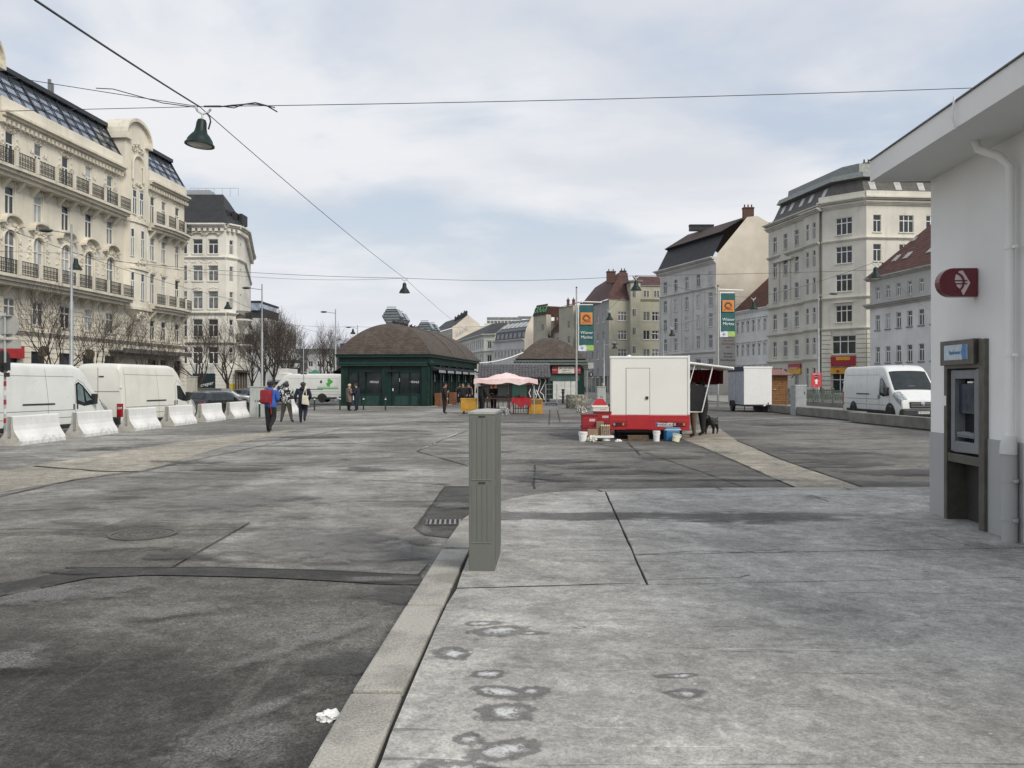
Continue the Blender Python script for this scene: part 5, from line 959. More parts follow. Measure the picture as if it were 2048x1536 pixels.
cabinet(gx(1203, 58), 58, .62, .4, 1.5, 'slim grey cabinet behind the stone planter', palec)
# ------------------------------------------------------------------ green market pavilions with domed shingle roofs
shing = NT('brown_shingle_roof'); v = shing.map()
br = shing.t.nodes.new('ShaderNodeTexBrick'); br.inputs['Scale'].default_value = 1.0; br.inputs['Mortar Size'].default_value = .012; br.inputs['Brick Width'].default_value = .30; br.inputs['Row Height'].default_value = .17
br.inputs['Color1'].default_value = (.066, .050, .041, 1); br.inputs['Color2'].default_value = (.105, .080, .065, 1); br.inputs['Mortar'].default_value = (.022, .017, .014, 1)
uvn = shing.t.nodes.new('ShaderNodeUVMap'); shing.lk(uvn.outputs[0], br.inputs[0])
moss = shing.ramp(shing.noise(v, 1.2, 9, .74), .50, .62, 0, .6)
shing.set(shing.mix(moss, br.outputs[0], (.11, .10, .082)), .9); shing.bump(br.outputs[1], -.5, .03)
def vault(L_, Wd, z0, rise, over, hip0, hip1, n=14, m=18, pw=0.88):
    """curved hipped vault: x across (width Wd), y along (length L_); returns mesh with uv along the slope"""
    me = bpy.data.meshes.new('roof'); vs = []; uv = []; fs = []
    hw = Wd / 2 + over
    def hgt(t): return rise * (1 - (1 - t) ** 2) ** pw     # t 0 at the eave .. 1 at the crown
    steps = [i / m for i in range(m + 1)]
    rings = []
    for t in steps:                                           # closed rings of shrinking rectangles
        k = t * hw; h0 = k * hip0; h1 = k * hip1
        rings.append([(-hw + k, -over + h0), (hw - k, -over + h0), (hw - k, L_ + over - h1), (-hw + k, L_ + over - h1), z0 + hgt(t)])
    bmq = bmesh.new(); uvl = bmq.loops.layers.uv.new('UVMap'); s = 0
    for a, c in zip(rings, rings[1:]):
        ds = math.hypot(hw / m, c[4] - a[4])
        for e in range(4):
            p = [(*a[e], a[4]), (*a[(e + 1) % 4], a[4]), (*c[(e + 1) % 4], c[4]), (*c[e], c[4])]
            q = [bmq.verts.new(x) for x in p]
            try: f = bmq.faces.new(q)
            except ValueError: continue
            ax = 0 if e in (0, 2) else 1
            for lp, pt, ss in zip(f.loops, p, (s, s, s + ds, s + ds)): lp[uvl].uv = (pt[ax], ss)
        s += ds
    bmesh.ops.remove_doubles(bmq, verts=bmq.verts, dist=1e-4); bmesh.ops.recalc_face_normals(bmq, faces=bmq.faces)
    bmq.to_mesh(me); bmq.free(); me.materials.append(shing.m); me.shade_smooth(); me.set_sharp_from_angle(angle=R(35)); return me, rings
green_lt = M('market_green_trim', (.010, .042, .035), .45, var=.15, dirt=.2); shopglass = M('shop_glass', (.018, .022, .024), .05, var=.4, scale=1.1, spec=.3); interior = M('shop_interior', (.05, .05, .048), .7)
letter_w = M('white_lettering', (.75, .76, .75), .5); woodb = M('brown_wood_crate', (.20, .085, .045), .7, var=.25, scale=8)
k1 = thing('market_pavilion', 'long dark green market pavilion with curved brown shingle roof', 'market hall', (-9.6, 62.2, 0), R(-7.5))
KW, KL, KH = 6.7, 20.5, 3.3
def seg(parent, y0, L_, hip0, hip1, rise=2.5):
    me, rg = vault(L_, KW, KH + .62, rise, .32, hip0, hip1); ob('roof', me, parent, (0, y0, 0))
for y0, L_, h0, h1 in ((0, 8.5, .75, 0), (8.5, 6.2, 0, 0), (14.7, 5.8, 0, .6)): seg(k1, y0, L_, h0, h1)
for y0 in (8.5, 14.7):
    b = MB(); hw = KW / 2 + .34; pts = []
    for i in range(21):
        t = abs(i - 10) / 10; x = (i - 10) / 10 * hw; pts.append((x, y0, KH + .62 + 2.5 * (1 - t ** 2) ** .88 + .04))
    b.tube(pts, .10, 6); b.build('roof_rib', M('roof_rib_grey', (.10, .09, .08), .7), k1)
b = MB(); b.box(-KW / 2 - .32, -.32, KH + .42, KW / 2 + .32, KL + .32, KH + .58); b.build('gutter', green_lt, k1, bevel=.03); b = MB(); b.box(-KW / 2 - .40, -.40, KH + .585, KW / 2 + .40, KL + .4, KH + .66); b.build('eaves_edge', dark_green, k1)
b = MB(); b.box(-KW / 2 - .12, -.12, KH - .1, KW / 2 + .12, KL + .1, KH + .42); b.build('frieze', dark_green, k1); b = MB(); b.box(-KW / 2 - .22, -.24, KH - .22, KW / 2 + .05, .0, KH - .1); b.box(-KW / 2 - .26, -.3, KH - .06, KW / 2 + .02, -.12, KH + .04); b.build('cornice', green_lt, k1)
b = MB(); b.box(-KW / 2 + .12, .25, 0, KW / 2 - .12, KL - .1, KH - .1); b.build('core', interior, k1)
b = MB()
for x0, x1 in ((-KW / 2, -KW / 2 + .55), (-.15, .55), (KW / 2 - .55, KW / 2)): b.box(x0, -.03, 0, x1, .35, KH - .1)
b.build('pier', dark_green, k1); b = MB(); b.box(-KW / 2 + .55, .06, 0, -.15, .3, .95); b.box(.55, .06, 0, KW / 2 - .55, .3, .95); b.build('stall_riser', dark_green, k1)
for x0, x1 in ((-KW / 2 + .75, -1.75), (-1.55, -.35), (.72, 1.95), (2.0 + .02, 2.62)): b = MB(); b.box(x0 + .08, .045, .12, x1 - .08, .06, .82); b.build('riser_panel', green_lt, k1)
b = MB(); b.box(-KW / 2 + .55, .05, 2.62, -.15, .3, KH - .1); b.box(.55, .05, 2.62, KW / 2 - .55, .3, KH - .1); b.build('transom', dark_green, k1)
for x0, x1 in ((-KW / 2 + .55, -2.05), (-2.0, -1.45), (-1.4, -.15), (.55, 1.15), (1.2, 1.95), (2.0, KW / 2 - .55)):
    b = MB(); b.box(x0, .10, .95, x1, .12, 2.62); w = b.build('shop_window', shopglass, k1)
    f_ = MB(); [f_.box(*q_) for q_ in ((x0, .06, .95, x0 + .05, .11, 2.62), (x1 - .05, .06, .95, x1, .11, 2.62), (x0 + .05, .06, 2.56, x1 - .05, .11, 2.62), (x0 + .05, .06, .95, x1 - .05, .11, 1.01))]; f_.build('window_frame', dark_green, w)
    g_ = MB(); rr = random.Random(int(x0 * 10) + 90)
    for j in range(5): q = rr.uniform(x0 + .1, x1 - .25); h_ = rr.uniform(.1, .5); g_.box(q, .13, 1.0, q + rr.uniform(.08, .2), .2, 1.0 + h_)
    g_.build('display', M('shop_display', (.22, .21, .19), .7, var=.4, scale=5), w)
for x in (-.78, 2.35): text('MÜHLE', .22, letter_w, k1, (x - (.0 if x < 0 else .03), .085, 1.86), ext=.004)
for x in (-1.2, .7): b = MB(); b.box(x - .35, -.30, 2.66, x + .35, -.05, 2.72); b.build('heater_lamp', black_metal, k1)
pa = MB(); pa.box(1.1, .085, 1.9, 1.2, .098, 2.15); pa.box(.62, .085, 1.2, .7, .098, 1.4); pa.build('notice', white_plastic, k1)
# long side towards the lane: piers, windows, awnings
bays = [1.2 + i * 3.2 for i in range(6)]
for i, y in enumerate(bays):
    b = MB(); b.box(KW / 2 - .1, y - .65, 0, KW / 2 + .12, y - .1, KH - .1); b.build('side_pier', dark_green, k1)
    b = MB(); b.box(KW / 2 - .08, y - .1, .8, KW / 2 - .02, y + 2.5, 2.7); w = b.build('shop_window', shopglass, k1); b = MB(); [b.box(KW / 2 - .03, y - .1 + j * .86, .8, KW / 2 + .03, y - .02 + j * .86, 2.7) for j in range(4)]; b.build('window_frame', dark_green, w)
    b = MB(); b.box(KW / 2 - .1, y - .1, 0, KW / 2 + .02, y + 2.5, .8); b.build('stall_riser', dark_green, k1)
    b = MB(); b.add([(KW / 2 + .1, y - .2, 3.05), (KW / 2 + .1, y + 2.4, 3.05), (KW / 2 + .62, y + 2.4, 2.80), (KW / 2 + .62, y - .2, 2.80), (KW / 2 + .63, y - .2, 2.55), (KW / 2 + .63, y + 2.4, 2.55)], [(0, 1, 2, 3), (3, 2, 5, 4)]); aw = b.build('awning', M('navy_awning', (.012, .016, .03), .8), k1)
    b = MB(); [b.prism([(y - .1 + j * .31, 2.60), (y + .06 + j * .31, 2.60), (y + .06 + j * .31, 2.64), (y - .04 + j * .31, 2.66), (y - .04 + j * .31, 2.70), (y + .06 + j * .31, 2.72), (y + .06 + j * .31, 2.76), (y - .1 + j * .31, 2.76)], KW / 2 + .632, KW / 2 + .640, 'x') for j in range(8)]; b.build('awning_print', letter_w, aw)
    for j in (0, 1): b = MB(); b.box(KW / 2 - .018, y + .3 + j * .9, 1.9, KW / 2 - .008, y + .42 + j * .9, 2.45); b.build('menu_card', letter_w, k1)
for y in (1.6, 3.4, 7): b = MB(); b.box(KW / 2 + .15, y, 0, KW / 2 + .6, y + 1.0, 1.02); b.build('wooden_counter', woodb, k1, bevel=.01)
b = MB(); b.box(KW / 2 - .45, -.12, 0, KW / 2 + .06, .5, KH - .1); b.build('corner_pier', dark_green, k1, bevel=.02); b = MB(); b.box(KW / 2 + .02, -.18, 2.0, KW / 2 + .16, -.02, 3.2); b.lathe([(.02, 0), (.2, .1), (.25, .3), (.05, .5)], 8, (KW / 2 + .25, -.1, 3.0)); b.build('corner_bracket', dark_green, k1)
b = MB(); b.box(-KW / 2 - .5, -.45, -.02, KW / 2 + .4, KL, .06); b.build('base_step', M('step_concrete', (.30, .29, .27), .85), k1)
b = MB(); b.add([(-KW / 2 - .12, 1, 3.1), (-KW / 2 - .12, 8, 3.1), (-KW / 2 - .9, 8, 2.7), (-KW / 2 - .9, 1, 2.7), (-KW / 2 - .9, 1, 2.5), (-KW / 2 - .9, 8, 2.5)], [(0, 1, 2, 3), (3, 2, 5, 4)]); b.build('awning', black_plastic, k1)
# hexagonal ventilators behind the ridge
hexm = M('ventilator_zinc', (.36, .40, .41), .4, .5, var=.1)
for i, (px, py, Y, s, lab) in enumerate(((783, 633, 70, .82, 'large hexagonal louvred roof ventilator at the front of the ridge'), (797, 640, 74, .78, 'hexagonal louvred ventilator just behind the largest one'), (849, 657, 84, .80, 'hexagonal louvred ventilator halfway along the market roof'), (862, 660, 89, .8, 'hexagonal louvred ventilator last along the market roof'))):
    zc_ = gz(py, Y); t = thing('roof_ventilator', lab, 'ventilator', (gx(px, Y), Y, zc_), R(-8))
    b = MB(); hexp = [(s * math.cos(a * math.pi / 3), s * .92 * math.sin(a * math.pi / 3)) for a in range(6)]; b.prism([(x * .93, z * .93) for x, z in hexp], 0, 1.1, 'y'); b.build('drum', M('ventilator_inside', (.16, .18, .19), .5, .4), t)
    for j in range(7):
        z_ = -.66 * s / .75 + j * .22 * s / .75; hwid = (s * 1.02 - abs(z_) * .6)
        b = MB(); b.add([(-hwid, -.06, z_), (hwid, -.06, z_), (hwid, .06, z_ + .13), (-hwid, .06, z_ + .13)], [(0, 1, 2, 3)]); b.build('louvre', hexm, t)
    b = MB(); [b.add([(hexp[k][0], -.05, hexp[k][1]), (hexp[(k + 1) % 6][0], -.05, hexp[(k + 1) % 6][1]), (hexp[(k + 1) % 6][0], 1.12, hexp[(k + 1) % 6][1]), (hexp[k][0], 1.12, hexp[k][1])], [(0, 1, 2, 3)]) for k in range(6)]; b.build('casing', hexm, t)
    b = MB(); b.box(-.3, .4, -2.0, .3, .9, -.6 * s); b.build('duct', hexm, t)
# pigeons on the ridge
pig = M('pigeon_grey', (.035, .035, .04), .7); pb = MB(); pb.ball((0, 0, .10), .16, .08, .085, 8, 5); pb.ball((.15, 0, .2), .05, .045, .055, 6, 4); pb.tube([(.1, 0, .13), (.14, 0, .19)], .045, 5); pb.tube([(-.12, 0, .09), (-.27, 0, .05)], [.05, .025], 5); pb.box(.19, -.01, .19, .23, .01, .205); pb.v = [p * 1.25 for p in pb.v]; pgm = pb.mesh('pigeon', pig, smooth=60)
for i in range(16):
    y = 3.2 + i * .62 + random.uniform(-.2, .2); o = ob('pigeon', pgm, None, k1.matrix_basis @ Vector((random.uniform(-.2, .25), y, KH + .62 + 2.53)), random.uniform(-1, 4)); tag(o, 'dark pigeon perched on the ridge of the long green pavilion', 'pigeon', 'pigeons on the pavilion ridge')
# ------------------------------------------------------------------ second pavilion, tiled annex, stall in the lane
k2 = thing('market_pavilion', 'small green market pavilion with pointed brown dome and red sign', 'market hall', (gx(1102, 90), 90, 0))
me, rg = vault(7.4, 7.0, 4.45, 2.45, .35, 1, 1, pw=1.2); ob('roof', me, k2)
for s_, y_ in ((1, 0),): b = MB(); b.lathe([(.2, 0), (.12, .25), (.2, .5), (.08, .9), (0, 1.0)], 8, (0, 3.7, 6.7)); b.build('finial', black_metal, k2)
b = MB(); b.box(-4.05, -.4, 4.05, 4.05, 7.8, 4.3); b.build('gutter', M('grey_green_gutter', (.11, .13, .12), .5), k2, bevel=.04); b = MB(); b.box(-3.75, -.2, 4.3, 3.75, 7.6, 4.47); b.build('eaves_edge', dark_green, k2); b = MB(); b.box(-4.4, -.7, 3.75, 4.4, 8, 3.98); b.build('lower_gutter', M('grey_green_gutter', (.11, .13, .12), .5), k2, bevel=.04)
b = MB(); b.box(-3.6, 0, 0, 3.6, 7.4, 4.05); b.build('wall', dark_green, k2)
x0, x1 = gx(1106, 90) - gx(1102, 90), gx(1153, 90) - gx(1102, 90)
for a_, c_ in ((x0, x0 + 1.25), (x0 + 1.28, x1 - .65), (x1 - .6, x1 + .05)): b = MB(); b.box(a_, -.06, .1, c_, 0, 2.05); b.build('white_shutter_door', M('shutter_white', (.58, .59, .56), .5, dirt=.15), k2)
b = MB(); b.box(x0 - .4, -.1, 2.05, x1 + .3, 0, 2.9); b.build('awning_box', M('green_awning_box', (.05, .10, .09), .6), k2)
b = MB(); b.box(gx(1104, 90) - k2.location.x, -.35, 2.85, gx(1161, 90) - k2.location.x, -.12, 3.62); b.build('sign_red', redS, k2); xs = gx(1132, 90) - k2.location.x; b = MB(); b.box(xs - .87, -.38, 2.87, xs + .87, -.36, 3.6); b.build('sign_white', M('sign_board_white', (.62, .62, .55), .6), k2)
text('OBST UND GEMÜSE', .26, inkd, k2, (xs, -.39, 3.42), ext=.004, sx=.68); text('SÜDFRÜCHTE', .17, inkd, k2, (xs, -.39, 3.18), ext=.004, sx=.8); text('Feinkost und Spezialitäten', .13, inkr, k2, (xs, -.39, 2.98), ext=.004, sx=.8)
for x_ in (xs - 1.28, xs + 1.22): text('Coca-Cola', .2, letter_w, k2, (x_, -.365, 3.25), ext=.004, sx=.62, shear=.25)
b = MB(); b.box(-5.2 + 5, -.8, 0, 4.4, -.0, .12); b.build('base_step', M('step_concrete', (.30, .29, .27), .85), k2)
# tiled annex left of it
an = thing('tiled_annex', 'low market booth with glazed grey pantile roof', 'booth', (gx(1028, 80), 80, 0))
tile = M('dark_glazed_pantile', (.11, .107, .115), .3, var=.35, scale=4); ax0, ax1 = gx(956, 80) - an.location.x, gx(1101, 80) - an.location.x
tw_ = .30; cols_ = int((ax1 - ax0) / tw_); rows_ = 6; b = MB(); nx = cols_ * 4
for r_ in range(rows_):
    ya, yb = -.5 + r_ * .42, -.5 + (r_ + 1) * .42 + .03; za, zb = 2.35 + r_ * .235, 2.35 + (r_ + 1) * .235
    vs = []; fs = []
    for i in range(nx + 1):
        x = ax0 + (ax1 - ax0) * i / nx + r_ * .12 * 0; w = .045 * math.sin(i * math.pi / 2) + (0.045 if i % 4 == 1 else 0)
        vs += [(x, ya, za + w + .09), (x, yb, zb + w - .0), (x, ya, za + w)]
    for i in range(nx): fs += [(3 * i, 3 * i + 3, 3 * i + 4, 3 * i + 1), (3 * i + 2, 3 * i + 5, 3 * i + 3, 3 * i)]
    b.add(vs, fs)
o = b.build('pantiles', tile, an, smooth=45); o['kind'] = 'stuff'
b = MB(); b.box(ax0 + .3, .3, 0, ax1 - .05, 2.6, 2.7); b.build('wall', M('booth_dark_wall', (.035, .04, .038), .6), an); b = MB(); b.box(ax0, -.55, 2.24, ax1, -.45, 2.36); b.build('gutter', black_metal, an)
b = MB(); b.box(ax0 + 4.2 - .9, .2, .3, ax0 + 5.6 - .9, .3, 2.2); b.build('roller_shutter', M('green_shutter', (.02, .07, .05), .5), an); b = MB(); [b.box(x, .15, 0, x + .1, .3, 2.4) for x in (ax0 + .2, ax0 + 3.1, ax0 + 4.9, ax1 - .25)]; b.build('post', black_metal, an)
gr = MB(); px_ = ax0 + 5.0
for pts in ([(0, 2.2), (.5, 1.3), (.7, .6)], [(.1, 1.2), (-.1, .8), (.1, .4)], [(1.1, 2.2), (1.7, 2.3), (1.9, 2.0), (1.4, 1.2), (1.2, .9), (1.6, .6), (1.7, .15)], [(1.1, 2.2), (1.3, 1.9), (1.0, 1.1), (.7, .3)], [(1.2, .3), (1.35, .25), (1.25, .15), (1.15, .22), (1.2, .3)], [(.75, 1.1), (1.2, .35)]): gr.tube([(px_ + x * .82, .13, z + .05) for x, z in pts], .045, 5)
gr.build('graffiti', white_plastic, an)
pt_ = MB(); pt_.box(ax0 + 1.2, .18, 1.2, ax0 + 1.8, .22, 2.1); pt_.build('poster', M('orange_poster', (.35, .12, .04), .6), an)
bk = thing('market_pavilion', 'grey market pavilion gable seen behind the long green one', 'market hall', (gx(945, 108), 108, 0)); b = MB(); b.box(-1.5, 0, 0, 2.2, 8, 3.2); b.build('wall', M('pale_pavilion_wall', (.42, .42, .39), .7), bk)
b = MB(); arc_ = [(-1.8 + 4.4 * i / 10, 3.2 + 2.6 * (1 - (i / 10) ** 2)) for i in range(11)] + [(2.6, 2.9), (-1.8, 2.9)]; b.prism(arc_, .4, 8, 'y'); b.build('roof', M('dark_curved_roof', (.03, .032, .03), .6), bk); b = MB(); b.prism([(-1.8 + 4.2 * i / 10, 3.1 + 2.3 * (1 - (i / 10) ** 2)) for i in range(11)] + [(-1.8, 2.9)], .3, .41, 'y'); b.build('gable_panel', M('pale_pavilion_wall', (.42, .42, .39), .7), bk)
# white hose strung between the pavilions
def hang(p, q, sag, n=14):
    p, q = Vector(p), Vector(q); return [p + (q - p) * (i / n) - Vector((0, 0, sag * 4 * (i / n) * (1 - i / n))) for i in range(n + 1)]
b = MB(); b.tube(hang((gx(911, 80), 80, gz(722, 80)), (gx(1046, 88), 88, gz(705, 88)), .55), .06, 6); tag(b.build('hanging_cable', white_plastic), 'thick white cable slung between the two green pavilions', 'cable')
# ---- market stall
st = thing('market_stall', 'open market stall under a faded pink awning', 'stall', (gx(1012, 48), 48, 0))
pink = NT('faded_pink_canvas'); v = pink.map(); pink.set(pink.mix(pink.ramp(pink.noise(v, 2.2, 6, .6), .35, .7), (.74, .53, .515), (.80, .66, .64)), .9); pink.bump(pink.noise(v, 5, 4), .4, .03)
b = MB(); nx, ny = 14, 8
def aw(i, j):
    x = -1.8 + 3.6 * i / nx; y = -1.15 + 2.3 * j / ny; p = max(abs(x) / 1.8, abs(y) / 1.15); return (x, y, 2.0 + .42 * (1 - p) ** 1.3 + .03 * math.sin(i * 1.7) + .02 * math.cos(j * 2.1) - .04 * abs(math.sin(i * .45)))
vs = [aw(i, j) for j in range(ny + 1) for i in range(nx + 1)]; fs = [(j * (nx + 1) + i, j * (nx + 1) + i + 1, (j + 1) * (nx + 1) + i + 1, (j + 1) * (nx + 1) + i) for j in range(ny) for i in range(nx)]
b.add(vs, fs)
b.build('awning_top', pink.m, st, smooth=70)
vb = MB(); vb.cur = 0
rim = [aw(i, 0) for i in range(nx + 1)] + [aw(nx, j) for j in range(1, ny + 1)] + [aw(i, ny) for i in range(nx - 1, -1, -1)] + [aw(0, j) for j in range(ny - 1, 0, -1)]
for a_, c_ in zip(rim, rim[1:] + rim[:1]): dz = .26 + .05 * math.sin(a_[0] * 5 + a_[1] * 7); vb.quad(a_, c_, (c_[0] * 1.01, c_[1] * 1.02, c_[2] - .26 - .05 * math.sin(c_[0] * 5 + c_[1] * 7)), (a_[0] * 1.01, a_[1] * 1.02, a_[2] - dz))
vb.build('awning_valance', pink.m, st, smooth=40)
b = MB(); b.tube([(-1.5, -1.0, 1.9), (0.3, -1.0, 2.02), (1.6, -1.0, 1.88)], .03, 5); b.build('awning_bar', M('red_trim', (.35, .03, .03), .6), st)
for x, y in ((-1.6, -1.05), (1.6, -1.05), (-1.6, 1.05), (1.6, 1.05), (.15, .1)): b = MB(); b.tube([(x, y, 0), (x, y, 2.0)], .025, 6); b.build('pole', greypost, st)
redc = M('red_tablecloth', (.30, .012, .02), .8, var=.2); dwood = M('dark_table_wood', (.06, .025, .02), .7)
for x0, x1, lab, cl in ((-1.15, .3, 'dark wooden market table laden with dark goods', 0), (.35, 1.35, 'market table covered with a red cloth under the pink awning', 1)):
    t = thing('market_table', lab, 'table', (st.location.x + (x0 + x1) / 2, 47.4, 0)); w = (x1 - x0) / 2
    b = MB(); b.box(-w, -.4, .86, w, .4, .92); b.build('tabletop', dwood, t)
    for sx in (-1, 1):
        for sy in (-1, 1): b = MB(); b.box(sx * (w - .08) - .035, sy * .34 - .035, 0, sx * (w - .08) + .035, sy * .34 + .035, .86); b.build('leg', dwood, t)
    b = MB(); b.box(-w + .1, -.3, .32, w - .1, .3, .36); b.build('shelf', dwood, t)
    for k in range(5): b = MB(); xx = -w + .2 + k * (2 * w - .4) / 4; b.box(xx - .02, -.36, .1, xx + .02, -.33, .85); b.build('slat', dwood, t)
    if cl:
        b = MB(); nn = 12; top = [(-w - .03 + (2 * w + .1) * i / nn, -.43 - .03 * math.sin(i * 1.9)) for i in range(nn + 1)]
        b.add([(x, -.42, .935) for x, y in top] + [(x, .42, .935) for x, y in top] + [(x, y - .03, .5 + .12 * math.sin(i * .8) - (.15 if i > 9 else 0)) for i, (x, y) in enumerate(top)], [(i, i + 1, nn + 2 + i, nn + 1 + i) for i in range(nn)] + [(i, i + 1, 2 * nn + 3 + i, 2 * nn + 2 + i) for i in range(nn)]); b.build('tablecloth', redc, t, smooth=50)
gd = M('dark_goods', (.025, .022, .02), .8); rd = random.Random(5)
for i in range(15):
    x = -1.05 + rd.random() * 1.9; crumple('bag_of_goods', 'small dark bundle of goods heaped on the market tables', (st.location.x + x, 47.15 + rd.random() * .5, .925), rd.uniform(.13, .2), gd, 'goods', .7, i + 10, 'dark goods on the market tables')
crumple('red_cloth_bundle', 'folded red and white cloth on the red table', (st.location.x + .95, 47.2, .94), .22, redc, 'cloth', .5, 40)
plast = NT('clear_plastic_bag'); v = plast.map(); plast.set(plast.mix(plast.ramp(plast.noise(v, 5, 5, .7), .35, .65), (.14, .15, .15), (.55, .56, .56)), .25); plast.b.inputs['Alpha'].default_value = .82
crumple('plastic_sack', 'large grey transparent plastic sack by the market table', (gx(1008, 46.6), 46.6, 0), .36, plast.m, 'sack', 1.15, 8)
yel = M('yellow_plastic_crate', (.50, .27, .035), .5, var=.15, scale=2); orng = M('orange_crate_side', (.58, .14, .03), .5)
def crate_cart(x, y, w, d, h, lab, side=None, wheels=True):
    t = thing('storage_crate', lab, 'crate', (x, y, 0), R(random.uniform(-4, 4))); z0 = .16 if wheels else 0
    b = MB(); b.box(-w / 2, 0, z0, w / 2, d, z0 + h); b.build('box', yel, t, bevel=.03)
    b = MB(); b.box(-w / 2 - .02, -.02, z0 + h - .06, w / 2 + .02, d + .02, z0 + h + .02); b.build('rim', yel, t, bevel=.01)
    b = MB(); b.box(-w / 2 + .12, -.015, z0 + .12, w / 2 - .12, -.002, z0 + h - .16); b.build('front_panel', yel, t, bevel=.004)
    if side: b = MB(); b.box(w / 2 + .002, .03, z0 + .02, w / 2 + .015, d - .03, z0 + h - .08); b.build('side_panel', side, t); b = MB(); b.box(-w / 2 + .03, -.02, z0 + h - .28, w / 2 - .03, -.004, z0 + h - .02); b.build('upper_band', M('crate_brown_band', (.20, .12, .035), .6), t)  # brown band across the upper front, just below the rim
    if wheels:
        for sx in (-1, 1):
            for yy in (.12, d - .12): b = MB(); b.lathe([(.09, -.025), (.09, .025)], 12, (sx * (w / 2 - .15), yy, .09), 'x'); b.build('castor', black_plastic, t)
crate_cart(gx(939, 47.4), 47.4, 1.02, .7, .72, 'yellow plastic crate on castors beside the walkers', None); crate_cart(gx(1071, 47.5), 47.5, .78, .7, .84, 'yellow crate with orange side at the end of the red table', orng, False)
# roll cage, standpipe table, planter
rc = thing('roll_cage', 'empty grey wire roll cage in front of the shuttered booth', 'roll cage', (gx(1103, 66), 66, 0)); b = MB()
for x in (-.45, .45):
    for y in (0, .7): b.tube([(x, y, .15), (x, y, 1.7)], .02, 5)
    for z_ in (.5, .9, 1.3, 1.7): b.tube([(x, 0, z_), (x, .7, z_)], .012, 4)
for z_ in (.5, .9, 1.3, 1.7): b.tube([(-.45, .7, z_), (.45, .7, z_)], .012, 4)
b.build('cage_frame', greypost, rc); b = MB(); b.box(-.48, -.03, .1, .48, .73, .2); b.build('base', M('blue_base', (.04, .05, .16), .5), rc)
for x in (-.4, .4):
    for y in (.05, .65): b = MB(); b.lathe([(.06, -.02), (.06, .02)], 10, (x, y, .06), 'x'); b.build('castor', black_plastic, rc)
wt = thing('standing_table', 'small round bar table with a pepper-mill shaped post', 'table', (gx(1126, 72), 72, 0)); b = MB(); b.lathe([(.12, 0), (.1, .3), (.09, .55), (.36, .58), (.36, .62), (.1, .64), (.09, .9), (.16, 1.0), (.08, 1.1), (.14, 1.2), (.12, 1.28), (0, 1.3)], 12); b.build('table_post', black_metal, wt, smooth=40); b = MB(); b.box(-.3, -.3, 0, .3, .3, .03); b.build('foot_plate', black_metal, wt)
pls = NT('lichened_concrete'); v = pls.map(); pls.set(pls.mix(pls.ramp(pls.noise(v, 5, 7, .75), .42, .62), (.11, .105, .085), (.34, .32, .27)), .95); pls.bump(pls.noise(v, 14, 6, .7), .6, .03)
pl = thing('concrete_planter', 'round lichened concrete block holding the banner mast', 'planter', (gx(1154, 58), 58.6, 0)); b = MB(); b.lathe([(.72, 0), (.74, .05), (.74, .92), (.70, .97), (0, .97)], 20); b.build('block', pls.m, pl, smooth=40)
